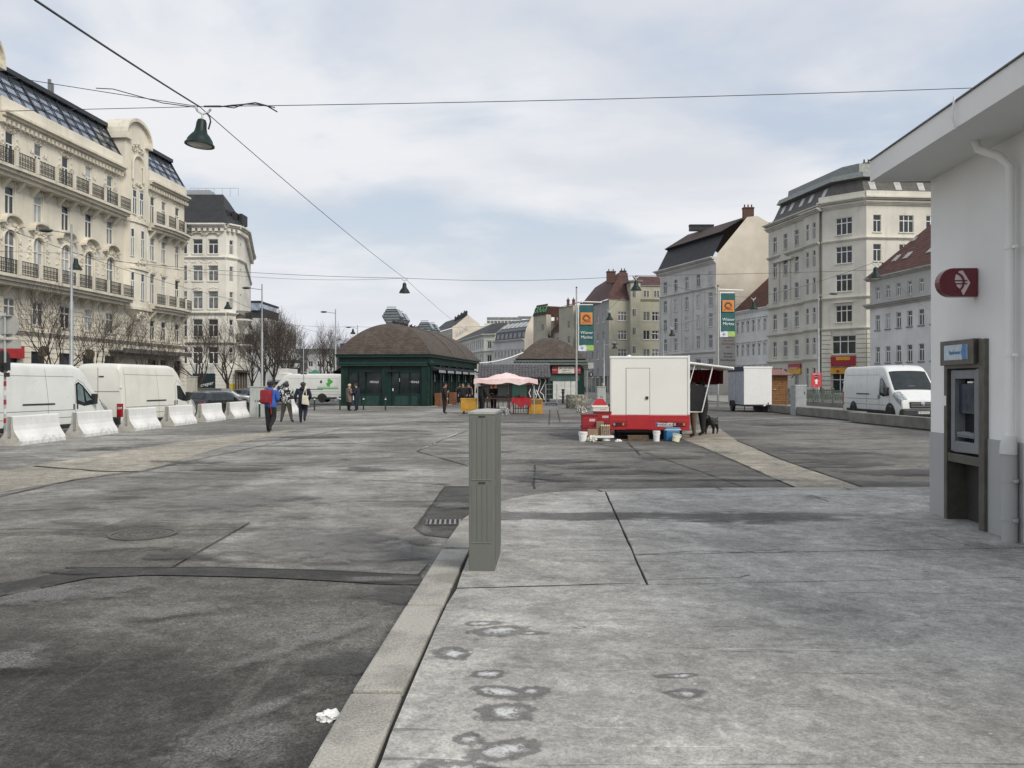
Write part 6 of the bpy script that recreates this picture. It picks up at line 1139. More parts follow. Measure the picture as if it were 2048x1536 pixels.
# ---- banner masts
teal = M('teal_banner_cloth', (.022, .105, .105), .75, var=.08); orb = M('orange_print', (.62, .24, .07), .7, var=.05); brp = M('brown_print', (.13, .06, .03), .7); grnp = M('light_green_print', (.35, .52, .13), .7); whp = M('white_print', (.66, .69, .76), .7)
def banner(x, y, z_top_mast, zt, zb, w, lab, rz=0.0):
    t = thing('banner_mast', lab, 'banner', (x, y, 0), rz); b = MB(); b.tube([(0, 0, 0), (0, 0, z_top_mast * .55), (0, 0, z_top_mast)], [.075, .065, .05], 10); b.build('mast', greypost, t, smooth=40); b = MB(); b.lathe([(.06, 0), (.06, .08), (0, .1)], 10, (0, 0, z_top_mast)); b.build('mast_cap', black_metal, t)
    b = MB(); b.tube([(0, -.02, zt + .28), (w + .75, -.02, zt + .22)], .04, 8); b.build('boom', white_plastic, t); b = MB(); b.tube([(.14, -.03, zt + .05), (w + .12, -.03, zt + .05)], .035, 8); b.tube([(.14, -.03, zt + .05), (.14, -.03, zb)], .03, 6); b.build('batten', white_plastic, t)
    x0, x1 = .18, .18 + w; H = zt - zb; n = 8
    def cloth(name, za, zb_, xa, xb, dy, mat):
        b = MB(); m = 6
        vs = [(xa + (xb - xa) * i / n, -.05 - dy + .035 * math.sin(i * .9 + j * .5) * ((za - (za - zb_) * j / m - zt) / -H), za + (zb_ - za) * j / m) for j in range(m + 1) for i in range(n + 1)]
        b.add(vs, [(j * (n + 1) + i, j * (n + 1) + i + 1, (j + 1) * (n + 1) + i + 1, (j + 1) * (n + 1) + i) for j in range(m) for i in range(n)]); return b.build(name, mat, t, smooth=60)
    cloth('banner_cloth', zt, zt - H * .87, x0, x1, 0, teal); cloth('banner_foot_white', zt - H * .87, zb, x0 - .04, x0 + w * .5, 0, whp); cloth('banner_foot_green', zt - H * .87, zb + .03, x0 + w * .5, x1, 0, grnp)
    cx = (x0 + x1) / 2 + .0; zo1, zo0 = zt - H * .155, zt - H * .42
    b = MB(); b.box(cx - w * .41, -.115, zo0, cx + w * .41, -.105, zo1); b.build('orange_emblem', orb, t)
    b = MB(); zc_ = zo0 + (zo1 - zo0) * .52; rr_ = w * .15
    for k in range(11):
        a = math.pi * k / 10; b.tube([(cx + rr_ * 1.35 * math.cos(a), -.118, zc_ + rr_ * 1.35 * math.sin(a)), (cx + rr_ * 1.95 * math.cos(a), -.118, zc_ + rr_ * 1.95 * math.sin(a))], [.035, .01], 4)
    b.tube([(cx + rr_ * 1.15 * math.cos(math.pi * k / 12), -.118, zc_ + rr_ * 1.15 * math.sin(math.pi * k / 12)) for k in range(13)], .035, 4)
    for k in range(3): b.tube([(cx - rr_ * 2 + k * .05, -.118, zc_ - .03 - k * .06), (cx, -.118, zc_ - .12 - k * .06), (cx + rr_ * 1.8, -.118, zc_ - .04 - k * .09)], .018, 4)
    b.build('sun_emblem', brp, t); text('BIO-ECK', w * .17, M('red_brown_print', (.30, .06, .03), .7), t, (cx, -.118, zo0 + .13), ext=.003, sx=1.0)
    text('Wiener', w * .29, letter_w, t, (cx, -.11, zt - H * .60), ext=.004, shear=.15, sx=.95); text('Märkte', w * .29, letter_w, t, (cx, -.11, zt - H * .70), ext=.004, shear=.15, sx=.95)
    b = MB(); b.lathe([(.02, 0), (.09, .02), (.05, .04)], 8, (x0 + w * .22, -.12, zb + H * .07), 'y'); b.build('foot_emblem', M('grey_print', (.3, .33, .4), .7), t)
banner(gx(1153, 58), 58, gz(576, 58), gz(611, 58), gz(702, 58), 1.02, 'teal market banner on the mast rising from the concrete block')
banner(gx(1436, 56), 56, gz(573, 56), gz(587, 56), gz(674, 56), .98, 'teal market banner on the mast behind the food trailer', R(3))
# ------------------------------------------------------------------ vehicles: a lofted body, everything else laid on its surface
carpaint = M('white_van_paint', (0.70, 0.71, 0.69), 0.32, var=.04, scale=1.2, dirt=.16, coat=.35)
creampaint = M('cream_white_van_paint', (0.72, 0.71, 0.65), 0.38, var=.04, scale=1.2, dirt=.2, coat=.25)
autoglass = M('vehicle_glass', (.018, .024, .026), .05, var=.3); paleglass = M('vehicle_glass_pale', (.16, .22, .22), .08, var=.3); seamm = M('panel_gap', (.16, .16, .155), .7)
redlamp = M('red_lamp', (.30, .012, .015), .2); clearlamp = M('clear_lamp', (.30, .32, .33), .1, var=.5, scale=14); rimm = M('steel_rim', (.36, .37, .38), .4, .6); chrome = M('chrome', (.6, .6, .6), .15, .9)
def lerp(pts, x):
    if x <= pts[0][0]: return pts[0][1]
    for (a, va), (c, vc) in zip(pts, pts[1:]):
        if x <= c: return va + (vc - va) * ((x - a) / (c - a) if c > a else 0)
    return pts[-1][1]
class Body:
    def __init__(s, L_, hw, top, zb=.3, tumble=.09, belt=1.05, rc=.14, nose=.14, tail=.02):
        s.L, s.hw, s.top, s.zb, s.tum, s.belt, s.rc, s.nose, s.tail = L_, hw, top, zb, tumble, belt, rc, nose, tail; s.H = max(z for x, z in top)
    def zt(s, x): return lerp(s.top, x)
    def w(s, x):
        k = max(0, (x - (s.L - 1.0)) / 1.0); r = max(0, (.35 - x) / .35); return s.hw * (1 - s.nose * k * k - s.tail * r * r)
    def y(s, x, z):
        w = s.w(x); zt = s.zt(x); rc = min(s.rc, max(.03, (zt - s.zb) * .3)); wz = w - s.tum * max(0, (z - s.belt) / (s.H - s.belt)) ** 1.4 - .03 * max(0, (s.zb + .25 - z) / .25)
        if z > zt - rc: q = min(1, (z - (zt - rc)) / rc); wz -= rc * (1 - math.sqrt(max(0, 1 - q * q)))
        return wz
    def ring(s, x):
        zt = s.zt(x); rc = min(s.rc, max(.03, (zt - s.zb) * .3)); P = [(0, s.zb), (s.w(x) * .6, s.zb)]
        for i in range(9): z = s.zb + (zt - rc - s.zb) * i / 8; P.append((s.y(x, z), z))
        for i in range(1, 5): z = zt - rc + rc * math.sin(i * math.pi / 8); P.append((s.y(x, z), z))
        ye = P[-1][0]
        for f in (.8, .5, 0): P.append((ye * f, zt + .025 * (1 - f * f)))
        return P
    def mesh(s, mat, parent, name='body'):
        xs = sorted({p[0] for p in s.top} | {s.L * i / 22 for i in range(23)}); b = MB(); R_ = []
        for x in xs: r = s.ring(x); R_.append([(x, y, z) for y, z in r] + [(x, -y, z) for y, z in reversed(r[1:-1])])
        n = len(R_[0]); vs = [p for r in R_ for p in r]
        b.add(vs, [(i * n + j, i * n + (j + 1) % n, (i + 1) * n + (j + 1) % n, (i + 1) * n + j) for i in range(len(xs) - 1) for j in range(n)] + [tuple(range(n)), tuple(range((len(xs) - 1) * n, len(xs) * n))])
        return b.build(name, mat, parent, smooth=38)
    def side(s, poly, mat, parent, name, o=.006, both=True, sgn=(1, -1)):
        for g in (sgn if both else sgn[:1]):
            b = MB(); P = []
            m = len(poly)
            for i in range(m):
                (x0, z0), (x1, z1) = poly[i], poly[(i + 1) % m]; k = max(1, int(math.hypot(x1 - x0, z1 - z0) / .25))
                for j in range(k): P.append((x0 + (x1 - x0) * j / k, z0 + (z1 - z0) * j / k))
            cx, cz = sum(p[0] for p in P) / len(P), sum(p[1] for p in P) / len(P)
            rings = [[(cx + (x - cx) * f, cz + (z - cz) * f) for x, z in P] for f in (1, .5)]
            vs = [(x, g * (s.y(x, z) + o), z) for r in rings for x, z in r] + [(cx, g * (s.y(cx, cz) + o), cz)]; n = len(P)
            b.add(vs, [(i, (i + 1) % n, n + (i + 1) % n, n + i) for i in range(n)] + [(n + i, n + (i + 1) % n, 2 * n) for i in range(n)])
            r_ = b.build(name, mat, parent, smooth=60)
        return r_
    def seam(s, pts, parent, w=.014, o=.004, mat=None, sgn=(1, -1), name='panel_gap'):
        for g in sgn:
            P = []
            for (x0, z0), (x1, z1) in zip(pts, pts[1:]):
                k = max(1, int(math.hypot(x1 - x0, z1 - z0) / .15)); P += [(x0 + (x1 - x0) * j / k, z0 + (z1 - z0) * j / k) for j in range(k)]
            P.append(pts[-1]); vs = []
            for i, (x, z) in enumerate(P):
                a, c = P[max(i - 1, 0)], P[min(i + 1, len(P) - 1)]; dx, dz = c[0] - a[0], c[1] - a[1]; l = math.hypot(dx, dz) or 1; nx, nz = -dz / l * w / 2, dx / l * w / 2
                vs += [(x + nx, g * (s.y(x, z) + o), z + nz), (x - nx, g * (s.y(x, z) + o), z - nz)]
            b = MB(); b.add(vs, [(2 * i, 2 * i + 1, 2 * i + 3, 2 * i + 2) for i in range(len(P) - 1)]); b.build(name, mat or seamm, parent)
    def screen(s, x0, x1, inset, mat, parent, name, o=.012, f0=.94):
        n, m = 8, 6; vs = []; sg = 1 if s.zt(x0) > s.zt(x1) else -1
        for i in range(m + 1):
            x = x0 + (x1 - x0) * i / m; zt = s.zt(x); e = s.y(x, zt - s.rc * .6) - inset
            for j in range(n + 1): f = -1 + 2 * j / n; vs.append((x + sg * o, e * f, zt + .025 * (1 - f * f) + o - (.02 if abs(f) == 1 else 0)))
        b = MB(); b.add(vs, [(i * (n + 1) + j, i * (n + 1) + j + 1, (i + 1) * (n + 1) + j + 1, (i + 1) * (n + 1) + j) for i in range(m) for j in range(n)]); return b.build(name, mat, parent, smooth=60)
def _corner(s, x0, x1, i0, i1, g, mat, parent, name, o=.012):
    vs = []; n = i1 - i0 + 1; m = 6
    for k in range(m + 1):
        x = x0 + (x1 - x0) * k / m; r = s.ring(x); a, e = i0 + (1.6 * (1 - k / m)), i1
        for j in range(n):
            q = a + (e - a) * j / (n - 1); f = int(q); q -= f; p = r[f]; p2 = r[min(f + 1, len(r) - 1)]; vs.append((x + o, g * (p[0] + (p2[0] - p[0]) * q + o), p[1] + (p2[1] - p[1]) * q + o))
    b = MB(); b.add(vs, [(k * n + j, k * n + j + 1, (k + 1) * n + j + 1, (k + 1) * n + j) for k in range(m) for j in range(n - 1)]); b.build(name, mat, parent, smooth=60)
Body.corner = _corner
def wheel(parent, x, y, r, g, hub=rimm):
    w = ob('wheel', None, parent, (x, y * g, r)); b = MB(); b.lathe([(r * .62, -.09), (r * .93, -.1), (r, -.07), (r, .07), (r * .93, .1), (r * .62, .09)], 24, axis='y'); b.build('tyre', rubber, w, smooth=40)
    b = MB(); b.lathe([(r * .63, .02 * g), (r * .60, .07 * g), (r * .5, .03 * g), (r * .22, .06 * g), (r * .2, .085 * g), (0, .09 * g)], 20, axis='y'); b.build('rim', hub, w, smooth=40)
    me = bpy.data.meshes.new('wheel'); b = MB(); b.lathe([(r * .2, -.08), (r * .2, .08)], 8, axis='y'); o2 = b.build('hub', black_metal, w); return w
def arch(parent, bd, x, r, g, zc):
    b = MB(); n = 14; P = [(x + r * math.cos(math.pi * i / n), zc + r * math.sin(math.pi * i / n)) for i in range(n + 1)] + [(x - r, bd.zb + .005), (x + r, bd.zb + .005)]
    b.add([(px_, g * (bd.y(px_, max(pz, bd.zb + .26)) + .008), pz) for px_, pz in P], [tuple(range(len(P)))]); b.build('wheel_arch', black_plastic, parent)
def mirror(parent, x, y, z, g, s=1.0, mat=black_plastic):
    b = MB(); b.box(x - .06 * s, min(g * (y + .02), g * (y + .24 * s)), z, x + .07 * s, max(g * (y + .02), g * (y + .24 * s)), z + .38 * s); b.build('mirror', mat, parent, bevel=.03)
def plate(parent, loc, rz, s, w=.52, dots=True):
    b = MB(); b.box(-w / 2, -.008, -.055, w / 2, 0, .055); p = b.build('number_plate', M('plate_white', (.62, .62, .58), .4), parent, loc=loc, rz=rz); b = MB(); b.box(-w / 2 + .005, -.011, -.05, -w / 2 + .045, -.008, .05); b.build('plate_band', M('plate_blue', (.02, .06, .35), .4), p)
    text(s, .105, inkd, p, (.02, -.011, -.004), ext=.001, sx=.86); return p
def van(loc, rz, lab, style='D', L_=6.0, H=2.5, paint=None, wb=None, front_ax=.95, detail=True):
    paint = paint or carpaint; t = thing('parked_van', lab, 'van', loc, rz)
    if style == 'T': top = [(0, H - .16), (.05, H - .05), (.2, H), (L_ - 2.35, H), (L_ - 2.0, H - .07), (L_ - 1.75, H - .26), (L_ - 1.0, 1.45), (L_ - .35, 1.16), (L_ - .08, .98), (L_, .72)]
    else: top = [(0, H - .14), (.05, H - .05), (.2, H), (L_ - 2.0, H - .01), (L_ - 1.72, H - .10), (L_ - 1.5, H - .27), (L_ - .72, 1.38), (L_ - .28, 1.14), (L_ - .06, .98), (L_, .74)]
    bd = Body(L_, 1.0, top, .32, .13 if style == 'T' else .10, 1.15, .15); bd.mesh(paint, t)
    xw = 1.5 if style == 'T' else 1.28; xr = L_ - 1.72 if style == 'D' else L_ - 2.0
    bd.screen(xr + (.24 if style == 'D' else .27), L_ - (.76 if style == 'D' else 1.04), .10, autoglass, t, 'windscreen')
    if style == 'D': poly = [(L_ - 2.02, 1.22), (L_ - 2.02, 1.92), (L_ - 1.86, 2.0), (L_ - 1.62, 1.86), (L_ - 1.05, 1.32), (L_ - 1.02, 1.18), (L_ - 1.6, 1.12)]
    else: poly = [(L_ - 1.92, 1.28), (L_ - 1.90, 1.86), (L_ - 1.62, 1.84), (L_ - 1.12, 1.30), (L_ - 1.08, 1.14), (L_ - 1.5, 1.18)]
    bd.side(poly, autoglass, t, 'side_window')
    if style == 'D':
        bd.side([(L_ - 1.93, 1.34), (L_ - 1.93, 1.88), (L_ - 1.84, 1.93), (L_ - 1.66, 1.80), (L_ - 1.58, 1.24)], paleglass, t, 'side_pane', .010); bd.side([(L_ - 1.47, 1.30), (L_ - 1.55, 1.66), (L_ - 1.18, 1.34)], paleglass, t, 'quarter_pane', .010)
    mh = 1.2
    for g in (1, -1):
        for x in ((L_ - front_ax, L_ - front_ax - (wb or 3.8))): arch(t, bd, x, .46, g, .40); wheel(t, x, .96, .345, g)
        mirror(t, L_ - 1.14, .93, 1.18, g)
        b = MB(); b.box(L_ - 2.17, min(g * .985, g * 1.02), 1.02, L_ - 2.11, max(g * .985, g * 1.02), 1.2); b.build('door_handle', black_plastic, t, bevel=.012); b = MB(); b.box(L_ - 1.99, min(g * .985, g * 1.02), 1.02, L_ - 1.93, max(g * .985, g * 1.02), 1.2); b.build('door_handle', black_plastic, t, bevel=.012)
        b = MB(); b.box(-.02, min(g * .80, g * 1.0), .62, .12, max(g * .80, g * 1.0), 1.32 if style == 'D' else 1.15); b.build('tail_lamp', redlamp, t, bevel=.02); b = MB(); b.box(-.026, min(g * .84, g * .97), .92, .0, max(g * .84, g * .97), 1.02); b.build('reversing_lamp', clearlamp, t)
        bd.corner(L_ - .66, L_ - .10, 8, 15, g, clearlamp, t, 'headlamp')
    bd.side([(1.75, mh), (3.25 if L_ > 5.9 else 2.9, mh), (3.25 if L_ > 5.9 else 2.9, mh + .055), (1.75, mh + .055)], black_plastic, t, 'sliding_door_rail', .014)
    for pts in ([(L_ - 2.06, .42), (L_ - 2.06, 1.9), (L_ - 1.9, 2.08), (L_ - 1.6, 1.95), (L_ - .98, 1.34), (L_ - .95, .8)], [(L_ - 3.4, .42), (L_ - 3.42, 1.4), (L_ - 3.5, H - .2)], [(.28, .45), (.28, H - .2)]): bd.seam(pts, t)
    bd.seam([(.3, H - .42), (L_ - 2.1, H - .44)], t); bd.seam([(.3, 1.0), (L_ - 2.08, 1.0)], t, .02, .004); bd.seam([(.1, .74), (L_ - 1.0, .74)], t, .02, .004)
    bd.side([(.5, .34), (L_ - 1.45, .34), (L_ - 1.45, .5), (.5, .5)], black_plastic, t, 'sill_trim', .012)
    b = MB(); b.box(-.09, -.96, .32, .10, .96, .62); b.build('rear_bumper', black_plastic, t, bevel=.04); b = MB(); b.box(L_ - .32, -.90, .26, L_ + .10, .90, .62); b.build('front_bumper', black_plastic, t, bevel=.08)
    for z0, z1 in ((.64, .92),): b = MB(); b.box(L_ - .16, -.55, z0, L_ + .03, .55, z1); gr = b.build('grille', black_plastic, t, bevel=.03); b = MB(); b.box(L_ + .03, -.5, z0 + .18, L_ + .045, .5, z0 + .2); b.box(L_ + .03, -.5, z0 + .08, L_ + .045, .5, z0 + .1); b.build('grille_bar', chrome, gr)
    b = MB(); b.lathe([(.09, 0), (.09, .03), (0, .04)], 16, (L_ + .03, 0, .84), 'x'); b.build('emblem', chrome, t)
    b = MB(); b.box(-.012, -.006, .62, -.002, .006, H - .15); b.build('rear_door_gap', seamm, t); b = MB(); b.box(-.014, -.9, 1.62 if style == 'T' else 1.5, -.002, .9, 1.635 if style == 'T' else 1.515); b.build('panel_gap', seamm, t)
    b = MB(); b.box(-.045, .12, 1.13, -.002, .3, 1.19); b.build('door_handle', black_plastic, t, bevel=.01); b = MB(); b.box(-.03, -.25, H - .52, -.002, -.05, H - .48); b.build('high_brake_lamp', black_plastic, t)
    for zz in (.95, 1.75): b = MB(); b.box(-.02, -1.0, zz, .04, -.9, zz + .07); b.build('hinge', paint, t, bevel=.01)
    b = MB(); b.tube([(L_ - 1.8, 0, H - .05), (L_ - 2.05, 0, H + .25)], .008, 5); b.build('aerial', black_plastic, t)
    for s_ in (-.3, .35): b = MB(); b.tube([(L_ - .78, s_ - .35, 1.43), (L_ - .90, s_ + .25, 1.53)], .012, 5); b.build('wiper', black_plastic, t)
    return t, bd
hd_ = lambda dx, dy: math.atan2(dy, dx)
# van 1: rear axle (-16.3, 27), front axle (-15.6, 31) are on its right side
def place_by_right_side(rear, front, wbase, L_, fax):
    d = (Vector(front) - Vector(rear)).normalized(); left = Vector((-d.y, d.x)); r0 = Vector(front) - d * (L_ - fax) + left * .95; return (r0.x, r0.y, -.2), math.atan2(d.y, d.x)
l_, a_ = place_by_right_side((-16.3, 27), (-15.6, 31.0), 4.03, 6.35, .95); van(l_, a_, 'white panel van with black mirror parked behind the white barriers', 'D', 6.35, 2.62, carpaint, 4.03)
rc_ = Vector((-15.35, 32.6)); d_ = Vector((.125, 1)).normalized(); lf = Vector((-d_.y, d_.x)); r0 = rc_ + lf * 1.0
van((r0.x, r0.y, -.2), math.atan2(d_.y, d_.x), 'cream white high-roof van seen from behind, red tail lamps', 'T', 6.1, 2.72, creampaint, 3.75)
# van 3: right-hand side, nose towards the camera
v3, bd3 = van((18.0, 42.6, .02), R(-90.5), 'white panel van facing the square behind the concrete blocks', 'D', 6.35, 2.56, carpaint, 4.03)
plate(v3, (6.46, .0, .45), R(90), 'W 1672 U'); b = MB(); b.box(0, 0, 0, .3, .004, .16); b.build('windscreen_note', white_plastic, v3, loc=(5.35, -.2, 1.52), rz=(R(55), 0, R(90)))
# van 4: delivery van across the road, nose to the left
v4, bd4 = van((gx(686, 77), 77.6, 0), R(180), 'white delivery van with green map print crossing the road', 'D', 7.0, 2.66, carpaint, 4.2)
gp_ = M('green_print', (.06, .38, .05), .6)
bd4.side([(.35, 1.25), (2.3, 1.25), (2.3, 1.34), (.35, 1.34)], gp_, v4, 'green_stripe', .012); bd4.side([(.35, 1.42), (2.3, 1.42), (2.3, 1.46), (.35, 1.46)], gp_, v4, 'green_stripe', .012)
bd4.side([(1.35, 1.5), (1.5, 1.75), (1.3, 1.9), (1.4, 2.1), (1.2, 2.25), (1.05, 2.1), (.85, 2.0), (.9, 1.85), (1.1, 1.7), (1.15, 1.5)], gp_, v4, 'map_print', .012); bd4.side([(1.85, 1.8), (2.05, 1.8), (2.05, 2.05), (1.85, 2.05)], inkd, v4, 'badge_print', .012)
b = MB(); b.box(5.0, -.5, 2.6, 5.9, .5, 2.78); b.build('roof_unit', white_plastic, v4, bevel=.03)
def car(loc, rz, lab, paint, L_=4.5, H=1.5, wagon=True):
    t = thing('parked_car', lab, 'car', loc, rz)
    top = [(0, .86), (.06, .95), (.12, 1.0), (.55, H - .08), (.9, H - .01), (2.2, H), (2.6, H - .06), (L_ - 1.35, 1.02), (L_ - .5, .92), (L_ - .1, .78), (L_, .6)] if wagon else [(0, .8), (.08, .95), (.6, 1.0), (1.25, H - .06), (1.8, H), (2.4, H - .02), (2.7, H - .1), (L_ - 1.3, 1.0), (L_ - .4, .88), (L_ - .08, .74), (L_, .55)]
    bd = Body(L_, .89, top, .22, .20, .88, .12, .16, .08); bd.mesh(paint, t); x0 = .18 if wagon else .7
    bd.screen(2.64, L_ - 1.42, .08, autoglass, t, 'windscreen'); bd.screen(x0, .52 if wagon else 1.2, .10, autoglass, t, 'rear_window')
    bd.side([(.62 if wagon else 1.2, .98), (.85 if wagon else 1.45, H - .14), (2.35, H - .13), (L_ - 1.65, .98)], autoglass, t, 'side_window', .008)
    for pts in ([(2.1, .4), (2.08, H - .12)], [(L_ - 1.3, .4), (L_ - 1.35, .95)]): bd.seam(pts, t)
    for g in (1, -1):
        for x in (.85, L_ - .9): arch(t, bd, x, .37, g, .34); wheel(t, x, .80, .32, g)
        mirror(t, L_ - 1.75, .84, .95, g, .5, paint); b = MB(); b.box(-.01, min(g * .55, g * .85), .72, .12, max(g * .55, g * .85), .9); b.build('tail_lamp', redlamp, t, bevel=.02); b = MB(); b.box(L_ - .35, min(g * .5, g * .76), .64, L_ - .06, max(g * .5, g * .76), .78); b.build('headlamp', clearlamp, t, bevel=.03)
        b = MB(); b.box(1.6, min(g * .875, g * .905), .82, 1.8, max(g * .875, g * .905), .86); b.build('door_handle', chrome, t)
    plate(t, (-.03, 0, .6), R(-90), 'W 48217 K'); plate(t, (L_ + .03, 0, .42), R(90), 'W 48217 K'); b = MB(); b.box(-.06, -.8, .25, .12, .8, .48); b.build('bumper', black_plastic, t, bevel=.04); b = MB(); b.box(L_ - .3, -.78, .22, L_ + .04, .78, .42); b.build('bumper', black_plastic, t, bevel=.05); return t
blackp = M('black_car_paint', (.016, .016, .018), .2, coat=.6); bluep = M('dark_blue_car_paint', (.012, .02, .05), .2, coat=.6); greyp = M('silver_car_paint', (.30, .31, .31), .3, .5, coat=.5)
car((gx(388, 47), 46.6, -.2), R(72), 'black estate car parked in front of the high-roof van', blackp)
car((gx(497, 75), 77, -.2), R(-100), 'dark blue car facing the square beside the road trees', bluep, 4.6, 1.48, False); car((gx(508, 84), 86, -.2), R(-97), 'black car half hidden behind the dark blue one', blackp); car((gx(400, 70), 70, -.2), R(15), 'silver car standing behind the wide dark cabinet', greyp)
car((gx(590, 118), 118, -.2), R(-100), 'small dark car far along the road behind the delivery van', blackp)
# box truck far on the road
bt = thing('box_truck', 'white box truck far down the road behind the walkers', 'truck', (gx(551, 105), 105, -.2), 0); b = MB(); b.box(-1.25, .9, 1.0, 1.25, 6, 3.9); b.build('box', white_plastic, bt, bevel=.03); b = MB(); b.prism([(-.9, .5), (1.2, .5), (1.2, 2.1), (.9, 2.45), (-.0, 2.45), (-.7, 1.6)][::-1], -1.0, 1.0, 'x'); b.build('cab', greyp, bt, bevel=.05); b = MB(); b.box(-.92, -.52, 1.5, .92, .0, 2.2); o = b.build('windscreen', autoglass, bt)
for g in (1, -1):
    for y in (.3, 4.8): w = MB(); w.lathe([(.4, -.12), (.42, 0), (.4, .12)], 16, (g * .95, y, .42), 'x'); w.build('wheel', rubber, bt)
# ------------------------------------------------------------------ food trailer (white over red)
TX0, TX1, TY = 3.03, 5.43, 25.55; tr_ = thing('food_trailer', 'white and red food trailer with raised serving flap', 'trailer', ((TX0 + TX1) / 2, TY, 0), R(-7.5)); tw2 = (TX1 - TX0) / 2
offw = M('trailer_offwhite', (.80, .79, .73), .4, var=.03, dirt=.06, scale=.8, coat=.15); tred = M('trailer_red', (.42, .022, .026), .38, var=.06, dirt=.08, coat=.2)
b = MB(); b.box(-tw2, 0, .735, tw2, 4.6, 2.56); b.build('upper_body', offw, tr_, bevel=.05); b = MB(); b.box(-tw2 - .02, -.02, .30, tw2 + .02, 4.6, .76); b.build('lower_body', tred, tr_, bevel=.02)
b = MB(); b.box(-tw2 - .015, -.015, 2.50, tw2 + .015, 4.62, 2.585); b.build('roof_rail', white_plastic, tr_, bevel=.03); b = MB(); b.box(tw2 - .035, -.022, .78, tw2 + .03, .05, 2.6); b.build('corner_post', white_plastic, tr_, bevel=.01)
xd0, xd1 = gx(1253, TY) - tr_.location.x, gx(1299, TY) - tr_.location.x
b = MB(); b.box(xd0, -.014, .77, xd1, .0, 2.20); b.build('door_upper', offw, tr_, bevel=.006); b = MB(); b.box(xd0 + .02, -.034, .33, xd1 - .02, -.019, .745); b.build('door_lower', tred, tr_, bevel=.006)
dg = M('door_gap', (.12, .115, .10), .8); b = MB(); [b.box(*q_) for q_ in ((xd0 - .014, -.004, .77, xd0 - .002, .0, 2.22), (xd1 + .002, -.004, .77, xd1 + .014, 0, 2.22), (xd0 - .014, -.004, 2.203, xd1 + .014, 0, 2.216))]; b.build('door_gap', dg, tr_)
b = MB(); b.box(xd1 - .12, -.05, 1.25, xd1 - .035, -.012, 1.34); b.build('door_lock', black_plastic, tr_, bevel=.015)
b = MB(); b.box(-tw2 + .04, -.032, .60, xd0 - .03, -.018, .615); b.box(xd1 + .03, -.032, .60, tw2 - .06, -.018, .615); b.build('red_moulding', M('red_trim_light', (.5, .06, .06), .4), tr_)
for x in (-tw2 + .28, tw2 - .28):
    b = MB(); b.box(x - .19, -.045, .42, x + .19, -.018, .54); l = b.build('lamp_cluster', M('lamp_housing', (.10, .01, .012), .3), tr_, bevel=.01)
    for k, m_ in ((-.15, clearlamp), (.13, M('amber_lamp', (.5, .22, .1), .3))): b = MB(); b.box(x + k - .03, -.05, .44, x + k + .03, -.044, .52); b.build('lens', m_, l)
plate(tr_, (gx(1328, TY) - tr_.location.x, -.025, .47), 0, 'MA  383 AO'); b = MB(); b.box(-.02, -.013, -.025, .02, -.009, .03); b.build('plate_crest', redS, tr_, loc=(gx(1324, TY) - tr_.location.x, -.024, .47))
for x in (-.06, .06): b = MB(); b.box(x - .04, -.05, .545, x + .04, -.02, .565); b.build('plate_lamp', black_plastic, tr_, loc=(gx(1328, TY) - tr_.location.x, 0, 0))
b = MB(); b.box(-tw2 - .01, .4, .95, -tw2 + .0, 4.2, 2.2); b.build('side_panel', M('trailer_side_shade', (.35, .37, .37), .3), tr_); b = MB(); b.box(-tw2 - .06, .3, .5, -tw2 - .02, .7, 1.1); b.build('side_box', black_plastic, tr_, bevel=.02)  # grey of the side panel stands in for shade on the left side
b = MB(); b.box(tw2 - .006, .5, 1.12, tw2 + .006, 4.0, 2.15); b.build('serving_hatch', M('hatch_dark', (.05, .05, .048), .6), tr_); b = MB(); b.box(tw2, .45, 1.04, tw2 + .32, 4.05, 1.09); b.build('serving_counter', galv, tr_)
b = MB(); b.prism([(tw2, 2.36), (tw2 + 1.36, 2.20), (tw2 + 1.36, 2.235), (tw2, 2.42)], .4, 4.1, 'y'); fl = b.build('serving_flap', offw, tr_); b = MB(); b.prism([(tw2 + 1.30, 2.175), (tw2 + 1.40, 2.165), (tw2 + 1.40, 2.245), (tw2 + 1.30, 2.255)], .38, 4.12, 'y'); b.build('flap_edge', white_plastic, fl); b = MB(); b.tube([(tw2, .38, 2.38), (tw2 + 1.38, .38, 2.21)], .03, 6); b.build('flap_rail', white_plastic, fl)
b = MB(); b.prism([(.03, .90), (.40, .90), (.72, 2.30), (.12, 2.36)], .445, .455, 'y'); sc_ = b.build('wind_screen', M('smoked_screen', (.018, .018, .02), .15), tr_, loc=(tw2, 0, 0)) if False else None
b = MB(); b.prism([(.02, .86), (.42, .86), (.60, 1.62), (.10, 1.72)], .43, .45, 'y'); sc_ = b.build('smoked_side_panel', M('smoked_screen', (.018, .018, .02), .2), tr_, loc=(tw2, 0, 0))
b = MB(); b.tube([(.02, .42, .85), (.43, .42, .85), (.76, .42, 2.27)], .018, 6); b.tube([(.05, .42, 1.72), (.22, .42, 2.33)], .014, 6); b.build('panel_frame', white_plastic, sc_)
cur = NT('red_striped_curtain'); v = cur.map(); wv = cur.t.nodes.new('ShaderNodeTexWave'); wv.bands_direction = 'X'; wv.inputs['Scale'].default_value = 4.5; cur.lk(v, wv.inputs[0]); cur.set(cur.mix(cur.ramp(wv.outputs[1], .3, .7), (.10, .008, .012), (.30, .02, .03)), .85)
b = MB(); n = 24; b.add([(.35 + .98 * i / n, 4.0 + .04 * math.sin(i * 1.6), z) for z in (2.22, 1.70) for i in range(n + 1)], [(i, i + 1, n + 2 + i, n + 1 + i) for i in range(n)]); b.build('curtain', cur.m, tr_, loc=(tw2, 0, 0), smooth=60)
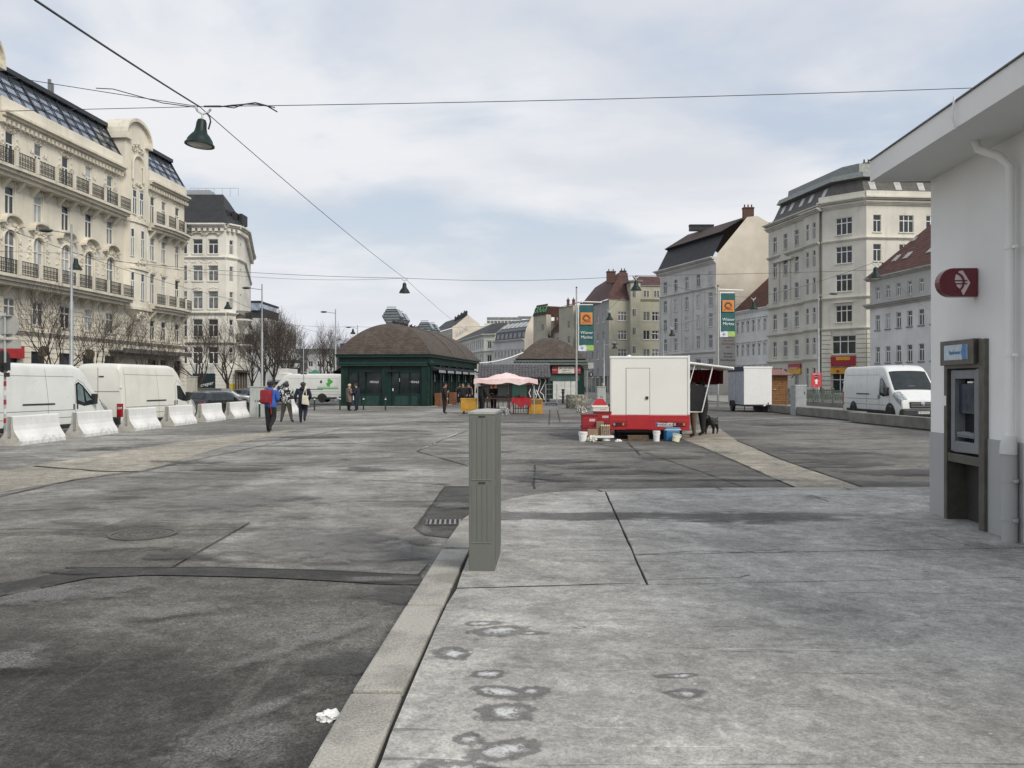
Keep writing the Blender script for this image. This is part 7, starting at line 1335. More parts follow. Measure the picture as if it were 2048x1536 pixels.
b = MB(); n = 16; b.add([(1.33 + .02 * math.sin(i * 2), 2.6 + 1.45 * i / n, z) for z in (2.2, 1.72) for i in range(n + 1)], [(i, i + 1, n + 2 + i, n + 1 + i) for i in range(n)]); b.build('curtain', cur.m, tr_, loc=(tw2, 0, 0), smooth=60)
for g in (1, -1):
    wheel(tr_, g * .98 * 0 + 0, 0, .0001, 1) if False else None
    for y in (2.2, 3.0): b = MB(); b.lathe([(.2, -.1), (.31, -.1), (.33, 0), (.31, .1), (.2, .1)], 18, (g * .98, y, .32), 'x'); b.build('wheel', rubber, tr_)
b = MB(); b.box(-tw2 + .2, .1, .22, tw2 - .2, 4.4, .31); b.build('chassis', black_metal, tr_); b = MB(); b.box(-tw2 + .15, .8, .02, tw2 - .15, 4.2, .22); b.build('under_block', black_plastic, tr_); b = MB(); b.lathe([(.03, .0), (.03, .3)], 8, (.9, .4, 0)); b.lathe([(.03, .0), (.03, .3)], 8, (-.9, .4, 0)); b.build('prop_stand', black_metal, tr_)  # black block fills the space below the chassis
b = MB(); b.lathe([(.09, 0), (.09, .05), (0, .1)], 12, (-.6, 1.2, 2.57)); b.build('roof_vent', white_plastic, tr_)
# goods round the trailer
redbox = M('red_styro_box', (.30, .012, .022), .55, var=.12); card = M('cardboard', (.24, .17, .11), .85, var=.15); wcloth = M('white_cloth', (.66, .64, .58), .9)
def stackbox(px, py_, w, d, h, z, lab, mat, lid=True, Y=None, name='insulated_box'):
    Y = Y or 25.3; t = thing(name, lab, 'box', (gx(px, Y), Y, z), R(random.uniform(-4, 4))); b = MB(); b.box(-w / 2, 0, 0, w / 2, d, h * .82 if lid else h); b.build('box_body', mat, t, bevel=.015)
    if lid: b = MB(); b.box(-w / 2 - .015, -.015, h * .825, w / 2 + .015, d + .015, h); b.build('box_lid', M('dark_red_lid', (.16, .01, .015), .5) if mat is redbox else mat, t, bevel=.015); b = MB(); b.box(-w * .05, -.006, h * .38, w * .34, -.001, h * .6); b.build('box_label', M('box_label_pale', (.55, .40, .38), .6), t)
    return t
stackbox(1180, 0, .46, .5, .44, 0, 'red box at the bottom of the stack by the trailer corner', redbox); stackbox(1180, 0, .46, .5, .36, .44, 'red box second in the stack with a dark lid', redbox); stackbox(1206, 0, .50, .5, .44, .10, 'red box at the bottom beside the trailer wheel', redbox, Y=25.7); stackbox(1206, 0, .50, .5, .33, .54, 'red box second in the stack against the trailer', redbox, Y=25.7); stackbox(1202, 0, .50, .5, .14, .87, 'white tray on top of the red boxes', wcloth, Y=25.7)
t = thing('red_hood_cover', 'red pointed cover on top of the boxes by the trailer', 'cover', (gx(1201, 25.7), 25.75, 1.01)); b = MB(); b.add([(-.3, 0, 0), (.26, 0, 0), (.26, .45, 0), (-.3, .45, 0), (-.08, .2, .26), (.10, .2, .26)], [(0, 1, 5, 4), (1, 2, 5), (2, 3, 4, 5), (3, 0, 4), (0, 3, 2, 1)]); b.build('cover', M('red_shiny_cover', (.40, .015, .025), .25), t, bevel=.03)
b = MB(); b.box(-.27, -.01, -.002, .24, .0, .05); b.build('white_hem', wcloth, t)
t = stackbox(1186, 0, .30, .3, .36, 0, 'open cardboard carton with bottles in front of the red boxes', card, False, 24.95, 'carton')
for i in range(4): b = MB(); b.lathe([(.035, 0), (.035, .12), (.015, .16), (.015, .2), (.02, .21)], 8, (-.1 + i * .065, .06, .26)); b.build('bottle', M('dark_red_glass', (.2, .02, .03), .2), t)
t = stackbox(1200, 0, .22, .3, .42, .16, 'tall cardboard carton beside the egg trays', card, False, 25.1, 'carton')
t = thing('egg_tray_stack', 'stack of egg trays on the white plank by the trailer', 'egg trays', (gx(1211, 25.0), 25.0, .17))
for i in range(5):
    b = MB(); b.box(-.14, 0, i * .062, .14, .28, i * .062 + .022); tr2 = b.build('tray', card, t)
    for j in range(5): b = MB(); b.ball((-.11 + j * .055, .04, i * .062 + .045), .024, .024, .03, 8, 5); b.build('egg', M('egg_shell', (.70, .62, .50), .5), tr2, smooth=60)
t = thing('white_plank', 'white plank bench resting on an upturned tub', 'bench', (gx(1205, 24.9), 24.9, 0)); b = MB(); b.box(-.28, -.05, .10, .34, .3, .165); b.build('plank', white_plastic, t, bevel=.008); b = MB(); b.lathe([(.10, 0), (.14, .01), (.14, .10), (0, .10)], 16, (.12, .12, 0)); b.build('tub', white_plastic, t)
def bucket(px, Y, r, h, lab, mat=white_plastic, lid=True):
    t = thing('bucket', lab, 'bucket', (gx(px, Y), Y, 0)); b = MB(); b.lathe([(r * .85, 0), (r, h), (r * .97, h), (r * .8, .02), (0, .02)], 20); b.build('pail', mat, t, smooth=40); b = MB(); b.lathe([(r * 1.06, h - .03), (r * 1.06, h + .015), (0, h + .02)], 20) if lid else b.lathe([(r * 1.06, h - .02), (r * 1.06, h), (r, h)], 20); b.build('lid' if lid else 'rim', mat, t, smooth=40)
    b = MB(); b.tube([(r * 1.06 * math.cos(a), -.02 - r * .75 * math.sin(a), h - .03 - .10 * math.sin(a)) for a in [math.pi * i / 12 for i in range(13)]], .006, 5); b.build('bucket_handle', white_plastic, t); return t
bucket(1166, 24.9, .13, .27, 'white lidded bucket at the left end of the trailer goods'); bucket(1313, 24.9, .105, .30, 'tall white bucket under the trailer number plate')
bluep_ = M('blue_cooler', (.03, .15, .32), .4); t = thing('cool_box', 'blue cool box with white handle behind the leaning bucket', 'cool box', (gx(1347, 24.9), 24.95, 0), R(6)); b = MB(); b.box(-.21, 0, 0, .21, .3, .33); b.build('box_body', bluep_, t, bevel=.03); b = MB(); b.box(-.22, -.01, .335, .22, .31, .40); b.build('box_lid', M('blue_cooler_lid', (.05, .22, .40), .4), t, bevel=.02); b = MB(); b.tube([(-.23, .15, .33), (-.24, .0, .34), (.24, .0, .34), (.23, .15, .33)], .012, 6); b.build('handle', white_plastic, t)
yp_ = M('pale_yellow_plastic', (.68, .69, .50), .4); t = bucket(1351, 24.7, .125, .24, 'pale yellow bucket leaning in front of the cool box', yp_, False); t.rotation_euler = (R(-6), R(14), 0)
t = crumple('cloth_sack', 'white cloth sack slumped in front of the cartons', (gx(1184, 24.75), 24.75, 0), .15, wcloth, 'sack', 1.0, 21); crumple('crumpled_paper', 'crumpled white paper under the trailer corner', (gx(1237, 24.75), 24.75, 0), .10, tissue, 'litter', .6, 22)
t = thing('slatted_crate', 'low wooden crate used as doorstep of the trailer', 'crate', (gx(1277, 25.0), 25.0, 0)); 
for i in range(3): b = MB(); b.box(-.31, -.01, .01 + i * .045, .31, .004, .045 + i * .045); b.build('slat', woodb if False else M('grey_wood', (.13, .09, .06), .8, var=.3, scale=10), t)
b = MB(); b.box(-.30, .005, 0, .30, .3, .145); b.build('crate_box', M('grey_wood', (.13, .09, .06), .8), t)
for i in range(4): b = MB(); b.box(-.31, .0 + i * .075, .146, .31, .06 + i * .075, .16); b.build('top_board', M('grey_wood', (.13, .09, .06), .8), t)
t = crumple('shoe_pile', 'black and white bag lying by the round concrete block', (gx(1163, 49.5), 49.5, 0), .34, M('zebra_cloth', (.35, .34, .32), .8, var=.9, scale=9), 'bag', .9, 25)
# ------------------------------------------------------------------ second trailer, wooden hut, railing, sign on the right
bx_ = thing('box_trailer', 'small white box trailer with drawbar parked by the wooden hut', 'trailer', (14.98, 50.5, 0)); b = MB(); b.box(-.85, 0, .46, .85, 3.7, 2.70); b.build('box', M('box_trailer_white', (.78, .775, .75), .4, var=.03), bx_, bevel=.02)
b = MB(); b.box(-.855, .04, .5, -.852, 3.66, 2.62); b.build('side_sheet', M('grey_side_sheet', (.36, .38, .42), .4), bx_); b = MB(); b.box(-.88, -.02, 2.66, .88, 3.72, 2.78); b.build('roof_cap', white_plastic, bx_, bevel=.02); b = MB(); b.box(-.885, .05, 2.50, -.858, 3.7, 2.79); b.build('blue_tarpaulin_edge', M('navy_tarpaulin', (.02, .025, .06), .7), bx_); b = MB(); b.box(-.862, 1.8, .5, -.855, 1.83, 2.6); b.build('panel_gap', seamm, bx_)
for g in (1, -1): wheel(bx_, 0, 0, .3, g); w_o = bpy.context.scene.objects[-1] if False else None
for ch in [c_ for c_ in bx_.children if c_.name.startswith('wheel')]:
    g = 1 if ch is [c_ for c_ in bx_.children if c_.name.startswith('wheel')][0] else -1; ch.location = (g * .92, 2.3, .3); ch.rotation_euler = (0, 0, R(90) if g < 0 else R(90))
b = MB(); [b.prism([(2.3 + .40 * math.cos(math.pi * i / 10), .34 + .36 * math.sin(math.pi * i / 10)) for i in range(11)] + [(2.3 - .36 * math.cos(math.pi * i / 10), .34 + .32 * math.sin(math.pi * i / 10)) for i in range(11)], g * .92 - .12, g * .92 + .12, 'x') for g in (-1,)]; b.build('mudguard', black_plastic, bx_)
b = MB(); b.box(-.8, .05, .36, .8, 3.6, .46); b.tube([(-.6, .1, .40), (0, -1.2, .42)], .035, 6); b.tube([(.6, .1, .40), (0, -1.2, .42)], .035, 6); b.build('chassis', black_metal, bx_); b = MB(); b.tube([(.35, -.9, .1), (.35, -.9, .62)], .03, 8); b.lathe([(.1, -.03), (.1, .03)], 12, (.35, -.9, .1), 'x'); b.build('jockey_wheel', black_metal, bx_); b = MB(); b.tube([(0, -1.15, .42), (0, -1.4, .46)], .05, 8); b.build('coupling', white_plastic, bx_); b = MB(); b.tube([(-.7, 3.4, 0), (-.7, 3.4, .4)], .025, 6); b.tube([(-.7, .4, 0), (-.7, .4, .4)], .025, 6); b.build('prop_stand', black_metal, bx_)
hut = thing('wooden_hut', 'small brown plank hut with red-brown roof behind the box trailer', 'hut', (17.75, 55.2, .30)); hw_ = M('stained_planks', (.23, .105, .035), .65, var=.3, scale=6); hw2 = M('stained_planks_dark', (.19, .085, .03), .65, var=.3, scale=6)
b = MB(); b.box(-.75, .03, 0, .55, 1.6, 2.0); b.build('core', M('hut_dark', (.05, .03, .015), .8), hut)
for i in range(16): b = MB(); b.box(-.78, -.005 - (i % 2) * .004, .01 + i * .125, .58, .03, .125 + i * .125 - .012); b.build('plank', (hw_, hw2)[i % 2], hut); b = MB(); b.box(-.79, .03, .01 + i * .125, -.75, 1.6, .125 + i * .125 - .012); b.build('plank', (hw2, hw_)[i % 2], hut)
b = MB(); b.box(.5, -.03, 0, .60, .05, 2.02); b.box(-.42, -.02, 0, -.36, -.01, 2.0); b.build('corner_batten', hw2, hut); b = MB(); b.add([(-1.0, -.35, 2.02), (.9, -.35, 2.02), (.9, 1.8, 2.02), (-1.0, 1.8, 2.02), (-.6, .7, 2.42), (.35, .7, 2.42)], [(0, 1, 5, 4), (1, 2, 5), (2, 3, 4, 5), (3, 0, 4), (0, 3, 2, 1)]); b.build('roof', M('hut_roof', (.20, .10, .085), .8), hut); b = MB(); b.box(-1.0, -.37, 1.98, .92, -.33, 2.03); b.tube([(.9, -.33, 2.0), (.8, -.2, 1.8)], .03, 6); b.build('gutter', black_metal, hut); b = MB(); b.box(-.36, -.05, 1.05, -.2, -.02, 1.1); b.build('bolt', galv, hut)
sheet('right_pavement', [(19.6, 30), (36, 30), (36, 140), (19.6, 140)], .004, M('far_pavement', (.26, .25, .235), .85)); b = MB(); b.box(19.4, 30, -.05, 19.6, 140, .12); struct(b.build('right_kerb', endc))
rl = thing('ornamental_railing', 'green iron railing on a stone base beside the road', 'fence', (24.0, 56, 0)); grnrail = M('weathered_green_iron', (.12, .145, .12), .6, var=.3, scale=6, dirt=.4)
b = MB(); b.box(-.2, 0, 0, .2, 26, .32); b.build('stone_base', cw, rl)
pm_ = MB(); pm_.box(-.03, 0, .38, .03, 2.0, .42); pm_.box(-.03, 0, 1.22, .03, 2.0, 1.27); pm_.box(-.03, 0, 1.05, .03, 2.0, 1.08)
for i in range(9): pm_.box(-.015, .1 + i * .22, .32, .015, .13 + i * .22, 1.27)
for i in range(4):
    for zc_, r_ in ((.73, .2), (.73, .11), (1.14, .06)): pm_.tube([(0, .27 + i * .47 + r_ * math.cos(a * math.pi / 5), zc_ + r_ * 1.4 * math.sin(a * math.pi / 5)) for a in range(11)], .02, 4, False)
pmm = pm_.mesh('railing_panel', grnrail); b = MB(); b.box(-.05, -.05, .3, .05, .05, 1.34); b.box(-.08, -.08, 1.34, .08, .08, 1.42); pom = b.mesh('railing_post', grnrail)
for i in range(13): ob('railing_panel', pmm, rl, (0, i * 2.0, 0)); ob('railing_post', pom, rl, (0, i * 2.0, 0))
sgp = thing('direction_sign', 'red advertising sign with white up arrow on a post', 'sign', (gx(1633, 66), 66, 0), R(4)); b = MB(); b.tube([(0, .1, 0), (0, .1, 2.8)], .04, 8); b.build('post', greypost, sgp); b = MB(); b.box(-.4, 0, 1.48, .38, .05, 2.62); b.build('panel', M('sign_coral_red', (.55, .04, .05), .5, var=.03), sgp)
b = MB(); b.prism([(-.09, 1.72), (.07, 1.72), (.07, 1.95), (.16, 1.95), (-.01, 2.14), (-.18, 1.95), (-.09, 1.95)], -.012, -.002, 'y'); b.build('arrow', letter_w, sgp); b = MB(); b.lathe([(.16, 0), (.16, .01)], 16, (-.01, -.012, 2.30), 'y'); o = b.build('oval', black_plastic, sgp); text('MARKT', .09, letter_w, sgp, (-.01, -.014, 2.30), ext=.001); text('Supermarkt', .15, letter_w, sgp, (-.01, -.004, 2.52), ext=.002, sx=.85); b = MB(); b.lathe([(.07, 0), (.07, .01)], 10, (-.18, -.012, 1.58), 'y'); b.build('emblem', M('magenta_print', (.5, .1, .3), .5), sgp)
# ------------------------------------------------------------------ overhead wires and bell lamps
lampg = M('lamp_green_enamel', (.010, .024, .021), .45, var=.15, spec=.3); lampglass = M('lamp_glass', (.38, .37, .34), .2); insul = M('porcelain', (.62, .63, .62), .3)
bell = [(.045, .62), (.09, .60), (.115, .53), (.125, .40), (.15, .30), (.22, .22), (.28, .13), (.30, .06), (.315, .045), (.335, .03), (.335, 0), (.30, -.005), (.285, .02), (.25, .12), (.0, .2)]
bm_ = MB(); bm_.lathe(bell, 24); bell_me = bm_.mesh('bell_shade', lampg, smooth=45); bm_ = MB(); bm_.lathe([(.282, .015), (.27, .0), (.18, -.02), (0, -.028)], 20); bell_gl = bm_.mesh('lamp_glass', lampglass, smooth=45)
bm_ = MB(); bm_.tube([(0, 0, .62), (0, 0, .72)], .025, 8); bm_.tube([(-.17, 0, .88), (-.11, 0, .79), (0, 0, .74), (.11, 0, .79), (.17, 0, .88)], .028, 6); bell_hg = bm_.mesh('hanger', insul, smooth=40)
def bell_lamp(x, y, z, lab, group='bell lamps hung over the market', tilt=0.0):
    t = thing('hanging_lamp', lab, 'lamp', (x, y, z), 0, group); ob('bell_shade', bell_me, t); ob('lamp_glass', bell_gl, t); ob('hanger', bell_hg, t); t.rotation_euler = (0, tilt, random.uniform(-.3, .3)); return t
LZ = .9   # wire above the lamp rim
def wire(pts, r, lab, sags=None, name='overhead_wire', n=12, clips=0, group=None):
    b = MB(); P = []
    for i in range(len(pts) - 1): h = hang(pts[i], pts[i + 1], (sags or [.0] * 9)[i], n); P += h if not P else h[1:]
    b.tube(P, r, 5); root = b.build(name, wire_mat); tag(root, lab, 'cable', group)
    return root, P
Y1, X1, Z1 = 19.2, gx(399, 19.2), gz(291, 19.2); bell_lamp(X1, Y1, Z1, 'large green bell lamp at the crossing of the overhead wires', tilt=R(5)); T1 = Vector((X1, Y1, Z1 + LZ))
Y2, Z2 = 50, gz(586, 50); X2 = gx(809, 50); bell_lamp(X2, Y2, Z2, 'green bell lamp hanging over the lane before the long pavilion'); T2 = Vector((X2, Y2, Z2 + LZ))
far = Vector((gx(940, 120), 120, gz(665, 120)))
wire([(gx(70, 10.9), 10.9, gz(0, 10.9)) , T1], .018, 'doubled overhead cable running to the large bell lamp', [.02])
wire([(gx(70, 10.9) - 2.9 * 0 + .35, 4.0, 7.9), (gx(70, 10.9), 10.9, gz(0, 10.9))], .018, 'overhead cable passing above the sidewalk to the large lamp')
wire([T1, T2, far], .011, 'long overhead wire carrying the two nearest bell lamps', [.12, .25])
wire([T1 + (Vector((-17, 19.2, gz(231, 19.2))) - T1) * 3.2, T1], .008, 'thin cross wire from the ornate building to the large lamp', [.02]); wire([T1, T1 + (Vector((11.12, 19.8, 8.9)) - T1) * 1.5], .009, 'long thin cross wire from the large lamp to the pavilion side', [.12])
wire([T1 + (Vector((-19.5, 24, 11.6)) - T1) * 2.2, T1], .009, 'slack cable from the upper storeys to the large lamp', [.15])
# twisted loose cable tails at the lamp
b = MB(); b.tube([T1 + Vector(p) for p in ((.1, 0, .0), (.5, -.05, -.02), (.75, 0, .03), (1.0, .03, .06), (1.3, 0, .09), (1.55, .02, .03), (1.8, .0, -.12))], .016, 5); b.tube([T1 + Vector(p) for p in ((.1, .02, .02), (.45, .04, .03), (.8, 0, -.03), (1.05, -.02, .05), (1.35, 0, .05), (1.75, .0, -.02))], .013, 5); tag(b.build('cable_tail', wire_mat), 'twisted loose cable tail beside the large bell lamp', 'cable')
b = MB(); b.tube([T1 + Vector(p) for p in ((-.05, 0, -.02), (-.9, .1, .12), (-1.6, .2, .34), (-2.1, .2, .48), (-2.5, .2, .5))], .011, 5); tag(b.build('cable_tail', wire_mat), 'spliced cable tail running left of the large bell lamp', 'cable')
b = MB(); b.tube([T1 + Vector(p) for p in ((.16, .02, -.14), (.23, .02, -.24), (.25, .02, -.34), (.20, .02, -.52))], .02, 6); tag(b.build('wire_tensioner', wire_mat), 'dark turnbuckle hanging at the large bell lamp', 'fitting')
# cross wires further on
XR = gx(1272, 50); bell_lamp(XR, 50, gz(581, 50), 'green bell lamp over the square between the two banners'); TR = Vector((XR, 50, gz(581, 50) + LZ))
wire([(-26, 50.5, gz(533, 50) + .6), T2, TR, (44, 50, gz(548, 50) + 1.5)], .012, 'cross wire spanning the square at the second lamp', [.25, .22, .3])
LP = {}
for px, py, Y, lab in ((1219, 640, 72, 'bell lamp hanging beside the teal banner on the block'), (1229, 697, 104, 'small distant bell lamp in front of the olive block'), (1507, 619, 62, 'bell lamp in front of the low pale house'), (1344, 672, 80, 'bell lamp in front of the grey rusticated block'), (1751, 557, 45, 'bell lamp hanging before the red roof of the grey house')):
    bell_lamp(gx(px, Y), Y, gz(py, Y), lab); LP[px] = Vector((gx(px, Y), Y, gz(py, Y) + LZ))
wire([TR, LP[1219], LP[1229], (10, 150, 8.3)], .010, 'long wire of the lamps beside the teal banner on the block', [.15, .2, .2])
wire([LP[1751], LP[1507], LP[1344], (13, 120, 8.0)], .010, 'long wire of the lamps along the right-hand blocks', [.2, .2, .3])
wire([LP[1507], (38.6, 134, 10.5)], .009, 'stay wire from the lamp before the low pale house to its facade', [.3]); wire([LP[1751], (44.5, 88, 9.5)], .009, 'stay wire from the lamp before the red roof to the grey house', [.3])
wire([TR, LP[1507]], .01, 'slanting wire between the two right-hand lamps', [.3])
# left row of lamps over the carriageway
xl = -24.2; la = (xl, 46, gz(539, 46)); lb = (xl + .2, 70, gz(618, 70)); bell_lamp(*la, 'bell lamp over the road in front of the ornate facade'); bell_lamp(*lb, 'bell lamp over the road in front of the corner house')
wire([(xl, 30, la[2] + LZ + .7), Vector(la) + Vector((0, 0, LZ)), Vector(lb) + Vector((0, 0, LZ)), (xl + 3, 130, la[2] + .2)], .014, 'long wire of the road lamps along the facades', [.1, .15, .9])
wire([(-36, 46.5, la[2] + LZ + .8), Vector(la) + Vector((0, 0, LZ)), Vector(T2)], .009, 'thin span wire from the facade to the lane lamps', [.15, .6])
Y = 100; bell_lamp(gx(706, Y), Y, gz(668, Y), 'small far bell lamp above the long pavilion roof'); wire([(-30, Y, gz(668, Y) + 1.6), (gx(706, Y), Y, gz(668, Y) + LZ), (-2, Y, gz(668, Y) + 1)], .014, 'cross wire of the far lamp above the pavilion roof', [.3, .2])
# ------------------------------------------------------------------ street lamps
def street_lamp(px, Y, top, lab, arm=1.5, g=-1, lean=0.0, z0=0.0):
    t = thing('street_lamp', lab, 'street lamp', (gx(px, Y), Y, z0)); H = top - z0; b = MB(); b.tube([(0, 0, 0), (0, 0, 1.2), (0, 0, 1.25), (0, 0, H * .6), (0, 0, H * .61), (0, 0, H)], [.14, .13, .105, .10, .07, .05], 12); b.build('pole', M('lamp_pole_grey', (.33, .35, .36), .45, .3, dirt=.15), t, smooth=40)
    b = MB(); b.tube([(0, 0, H - .5), (g * arm * .7, 0, H - .35)], .03, 6); b.build('arm', galv, t); b = MB(); b.ball((g * (arm * .7 + .3), 0, H - .34), .40, .16, .11, 12, 6); b.build('lamp_head', M('dark_lamp_head', (.05, .055, .06), .4), t, smooth=60); return t
street_lamp(143, 44, gz(448, 44), 'tall grey street lamp before the ornate cream building', z0=-.2); street_lamp(524, 72, gz(568, 72), 'grey street lamp beside the cream corner house', z0=-.2); street_lamp(671, 96, gz(618, 96), 'grey street lamp between the trees and the long pavilion', z0=-.2); street_lamp(715, 124, gz(650, 124), 'distant street lamp above the long pavilion roof'); street_lamp(694, 150, gz(676, 150), 'farthest street lamp left of the long pavilion')
street_lamp(1637, 75, gz(580, 75), 'grey street lamp in front of the large corner block', 1.5, 1); street_lamp(1208, 100, gz(682, 100), 'grey street lamp in front of the olive block', 1.4, 1); street_lamp(1327, 110, gz(664, 110), 'grey street lamp before the rusticated grey block', 1.4, -1)
# ------------------------------------------------------------------ signs and bollards
def disc(b, c, r, th=.02): b.lathe([(r, 0), (r, th), (0, th + .001)], 20, c, 'y')
sp_ = thing('sign_post', 'red and white striped pole with the pale back of a round sign', 'sign', (-14.25, 23.3, 0)); b = MB(); b.tube([(0, 0, 0), (0, 0, 3.72)], .032, 10); b.build('pole', greypost, sp_)
for i in range(6): b = MB(); b.lathe([(.036, 0), (.036, .14)], 10, (0, 0, .62 + i * .26)); b.build('stripe', (M('stripe_red', (.30, .015, .02), .5), M('stripe_white', (.6, .6, .6), .5))[i % 2], sp_)
b = MB(); disc(b, (.05, .05, 3.36), .32); b.build('round_sign_back', M('aluminium_back', (.42, .42, .38), .5, .3, dirt=.1), sp_)
for z_ in (3.62, 3.12, 2.95): b = MB(); b.box(-.14, -.04, z_, .18, .04, z_ + .025); b.build('clamp', galv, sp_)
b = MB(); b.box(-.22, .04, 2.72, .42, .06, 2.98); b.build('supplementary_plate', M('aluminium_back', (.42, .42, .38), .5, .3), sp_); b = MB(); b.lathe([(.32, 0), (.32, .02), (0, .021)], 20, (-.05, 0, 2.35), 'x'); b.build('side_sign_disc', black_plastic, sp_); b = MB(); b.box(.03, -.1, 2.1, .12, .06, 2.32); b.box(.03, -.1, 1.92, .10, .06, 2.04); b.build('signal_box', black_plastic, sp_)
ns_ = thing('sign_post', 'slim post carrying a stack of dark sign backs', 'sign', (gx(607, 58), 58, 0)); b = MB(); b.tube([(0, 0, 0), (0, 0, gz(694, 58))], .03, 8); b.build('pole', greypost, ns_); bk_ = M('dark_sign_back', (.05, .055, .055), .5)
for py, r_ in ((706, .29), (733, .29)): b = MB(); disc(b, (0, .04, gz(py, 58)), r_); b.build('round_sign_back', bk_, ns_)
for py, w, h in ((718, .3, .2), (727, .24, .1), (742, .24, .1), (747, .22, .12)): b = MB(); b.box(-w, .03, gz(py, 58) - h / 2, w, .05, gz(py, 58) + h / 2); b.build('sign_plate_back', bk_, ns_)
n5 = thing('sign_post', 'black round speed sign on the post behind the small pavilion', 'sign', (gx(1174, 76), 76, 0)); b = MB(); b.tube([(0, 0, 0), (0, 0, 3.1)], .035, 8); b.build('pole', greypost, n5); b = MB(); disc(b, (.35, -.06, gz(749, 76)), .24); b.build('round_sign', black_plastic, n5); text('5', .3, letter_w, n5, (.37, -.07, gz(749, 76)), ext=.003); b = MB(); b.box(.1, -.05, gz(735, 76) - .1, .6, -.03, gz(735, 76) + .45); b.build('sign_plate', M('aluminium_back', (.42, .42, .38), .5, .3), n5); b = MB(); [b.box(-.3 - i * .12, -.06, 3.0 + i * .16, .2 - i * .1, -.03, 3.12 + i * .16) for i in range(3)]; b.build('direction_plate', bk_, n5)
boll = MB(); boll.lathe([(.05, 0), (.05, .8), (.055, .82), (.055, .86), (.03, .9), (0, .91)], 12); bollm = boll.mesh('bollard_post', M('bollard_green', (.015, .04, .03), .45), smooth=40); bb = MB(); bb.lathe([(.053, .70), (.053, .77)], 12); bandm = bb.mesh('reflective_band', white_plastic)
for px, Y, lab in ((519, 42.6, 'dark green bollard touching the pale utility cabinet'), (629, 53.5, 'dark bollard with white band between the walkers and the delivery van'), (680, 55.0, 'green bollard at the left corner of the long pavilion'), (727, 54.6, 'green bollard beside the couple at the pavilion'), (771, 53.8, 'green bollard standing before the pavilion shop window'), (405, 47, 'dark bollard nearest the wide dark cabinet'), (416, 48, 'dark bollard second from the wide dark cabinet'), (443, 49, 'dark bollard by the orange stickered cabinet'), (500, 66, 'dark bollard beside the dark blue car'), (1197, 70, 'dark bollard behind the slim grey cabinet')):
    t = thing('bollard', lab, 'bollard', (gx(px, Y), Y, 0), 0, 'bollards round the market'); ob('bollard_post', bollm, t); ob('reflective_band', bandm, t)
# ------------------------------------------------------------------ bare winter trees
bark = M('dark_bark', (.045, .037, .030), .95, var=.3, scale=8, bump=.5); twigm = M('winter_twigs', (.060, .046, .038), .95, var=.3, scale=5)
def make_tree(seed, h=6.4, spread=1.0, trunk=1.7, dens=1.0):
    rnd = random.Random(seed); tb, cb2 = MB(), MB()
    tb.tube([(0, 0, 0), (rnd.uniform(-.04, .04), rnd.uniform(-.04, .04), trunk * .5), (rnd.uniform(-.06, .06), rnd.uniform(-.06, .06), trunk)], [.15, .12, .11], 9)
    def grow(p, d, l, r, lev):
        pts = [p]; rs = [r]; q = p.copy(); dd = d.copy(); k = 4 if lev < 3 else 3
        for i in range(k):
            dd = (dd + Vector((rnd.uniform(-1, 1), rnd.uniform(-1, 1), rnd.uniform(-.2, .5))) * (.16 if lev < 2 else .22)).normalized(); q = q + dd * (l / k); pts.append(q.copy()); rs.append(max(.0045, r * (1 - .55 * (i + 1) / k)))
        (tb if lev < 2 else cb2).tube(pts, rs, 6 if lev < 2 else (4 if lev < 3 else 3), lev < 2)
        if lev >= 4 or l < .2: return
        nb_ = int((rnd.choice((3, 4, 4)) if lev > 0 else 3) * dens + .5)
        for i in range(nb_):
            f = rnd.uniform(.35, 1.0) if i else 1.0; j = min(k - 1, int(f * k)); base = pts[j] + (pts[min(k, j + 1)] - pts[j]) * (f * k - j if j < k else 0)
            ax = dd.orthogonal().normalized(); ax.rotate(Matrix.Rotation(rnd.uniform(0, 6.28), 3, dd)); nd = dd.copy(); nd.rotate(Matrix.Rotation(R(rnd.uniform(18, 48)) * (1 if i else .4), 3, ax)); nd.z += .22
            grow(base, nd.normalized(), l * rnd.uniform(.60, .84), max(.007, rs[j] * rnd.uniform(.55, .75)), lev + 1)
    top = Vector((0, 0, trunk)); n = rnd.choice((4, 5))
    for i in range(n):
        a = 2 * math.pi * (i + rnd.uniform(-.25, .25)) / n; tl = R(rnd.uniform(14, 40)) * spread; grow(top - Vector((0, 0, rnd.uniform(0, .3))), Vector((math.cos(a) * math.sin(tl), math.sin(a) * math.sin(tl), math.cos(tl))), (h - trunk) * .40, .07, 0)
    grow(top, Vector((0, 0, 1)), (h - trunk) * .42, .065, 0)
    return tb.mesh('trunk', bark, smooth=60, weld=False), cb2.mesh('crown', twigm, weld=False)
TV = [make_tree(s, 6.4, 1.0, 1.75) for s in (3, 8, 21)]
def tree(v, x, y, s, rz, lab, grp='bare street trees along the road', z=-.2):
    t = thing('bare_tree', lab, 'tree', (x, y, z), rz, grp); ob('trunk', TV[v][0], t); ob('crown', TV[v][1], t); t.scale = (s, s, s * random.uniform(.95, 1.05)); return t
for i, (px, Y, s, lab) in enumerate(((105, 45, 1.04, 'bare tree rising behind the first white panel van'), (200, 52, .98, 'bare tree between the grey lamp mast and the oriel bay'), (303, 60, 1.05, 'bare tree behind the high-roof van roof'), (398, 68, 1.12, 'bare tree before the dark shop front of the corner house'), (455, 76, 1.25, 'bare tree beside the round balcony of the corner house'))): tree(i % 3, gx(px, Y), Y, s, i * 1.3, lab)
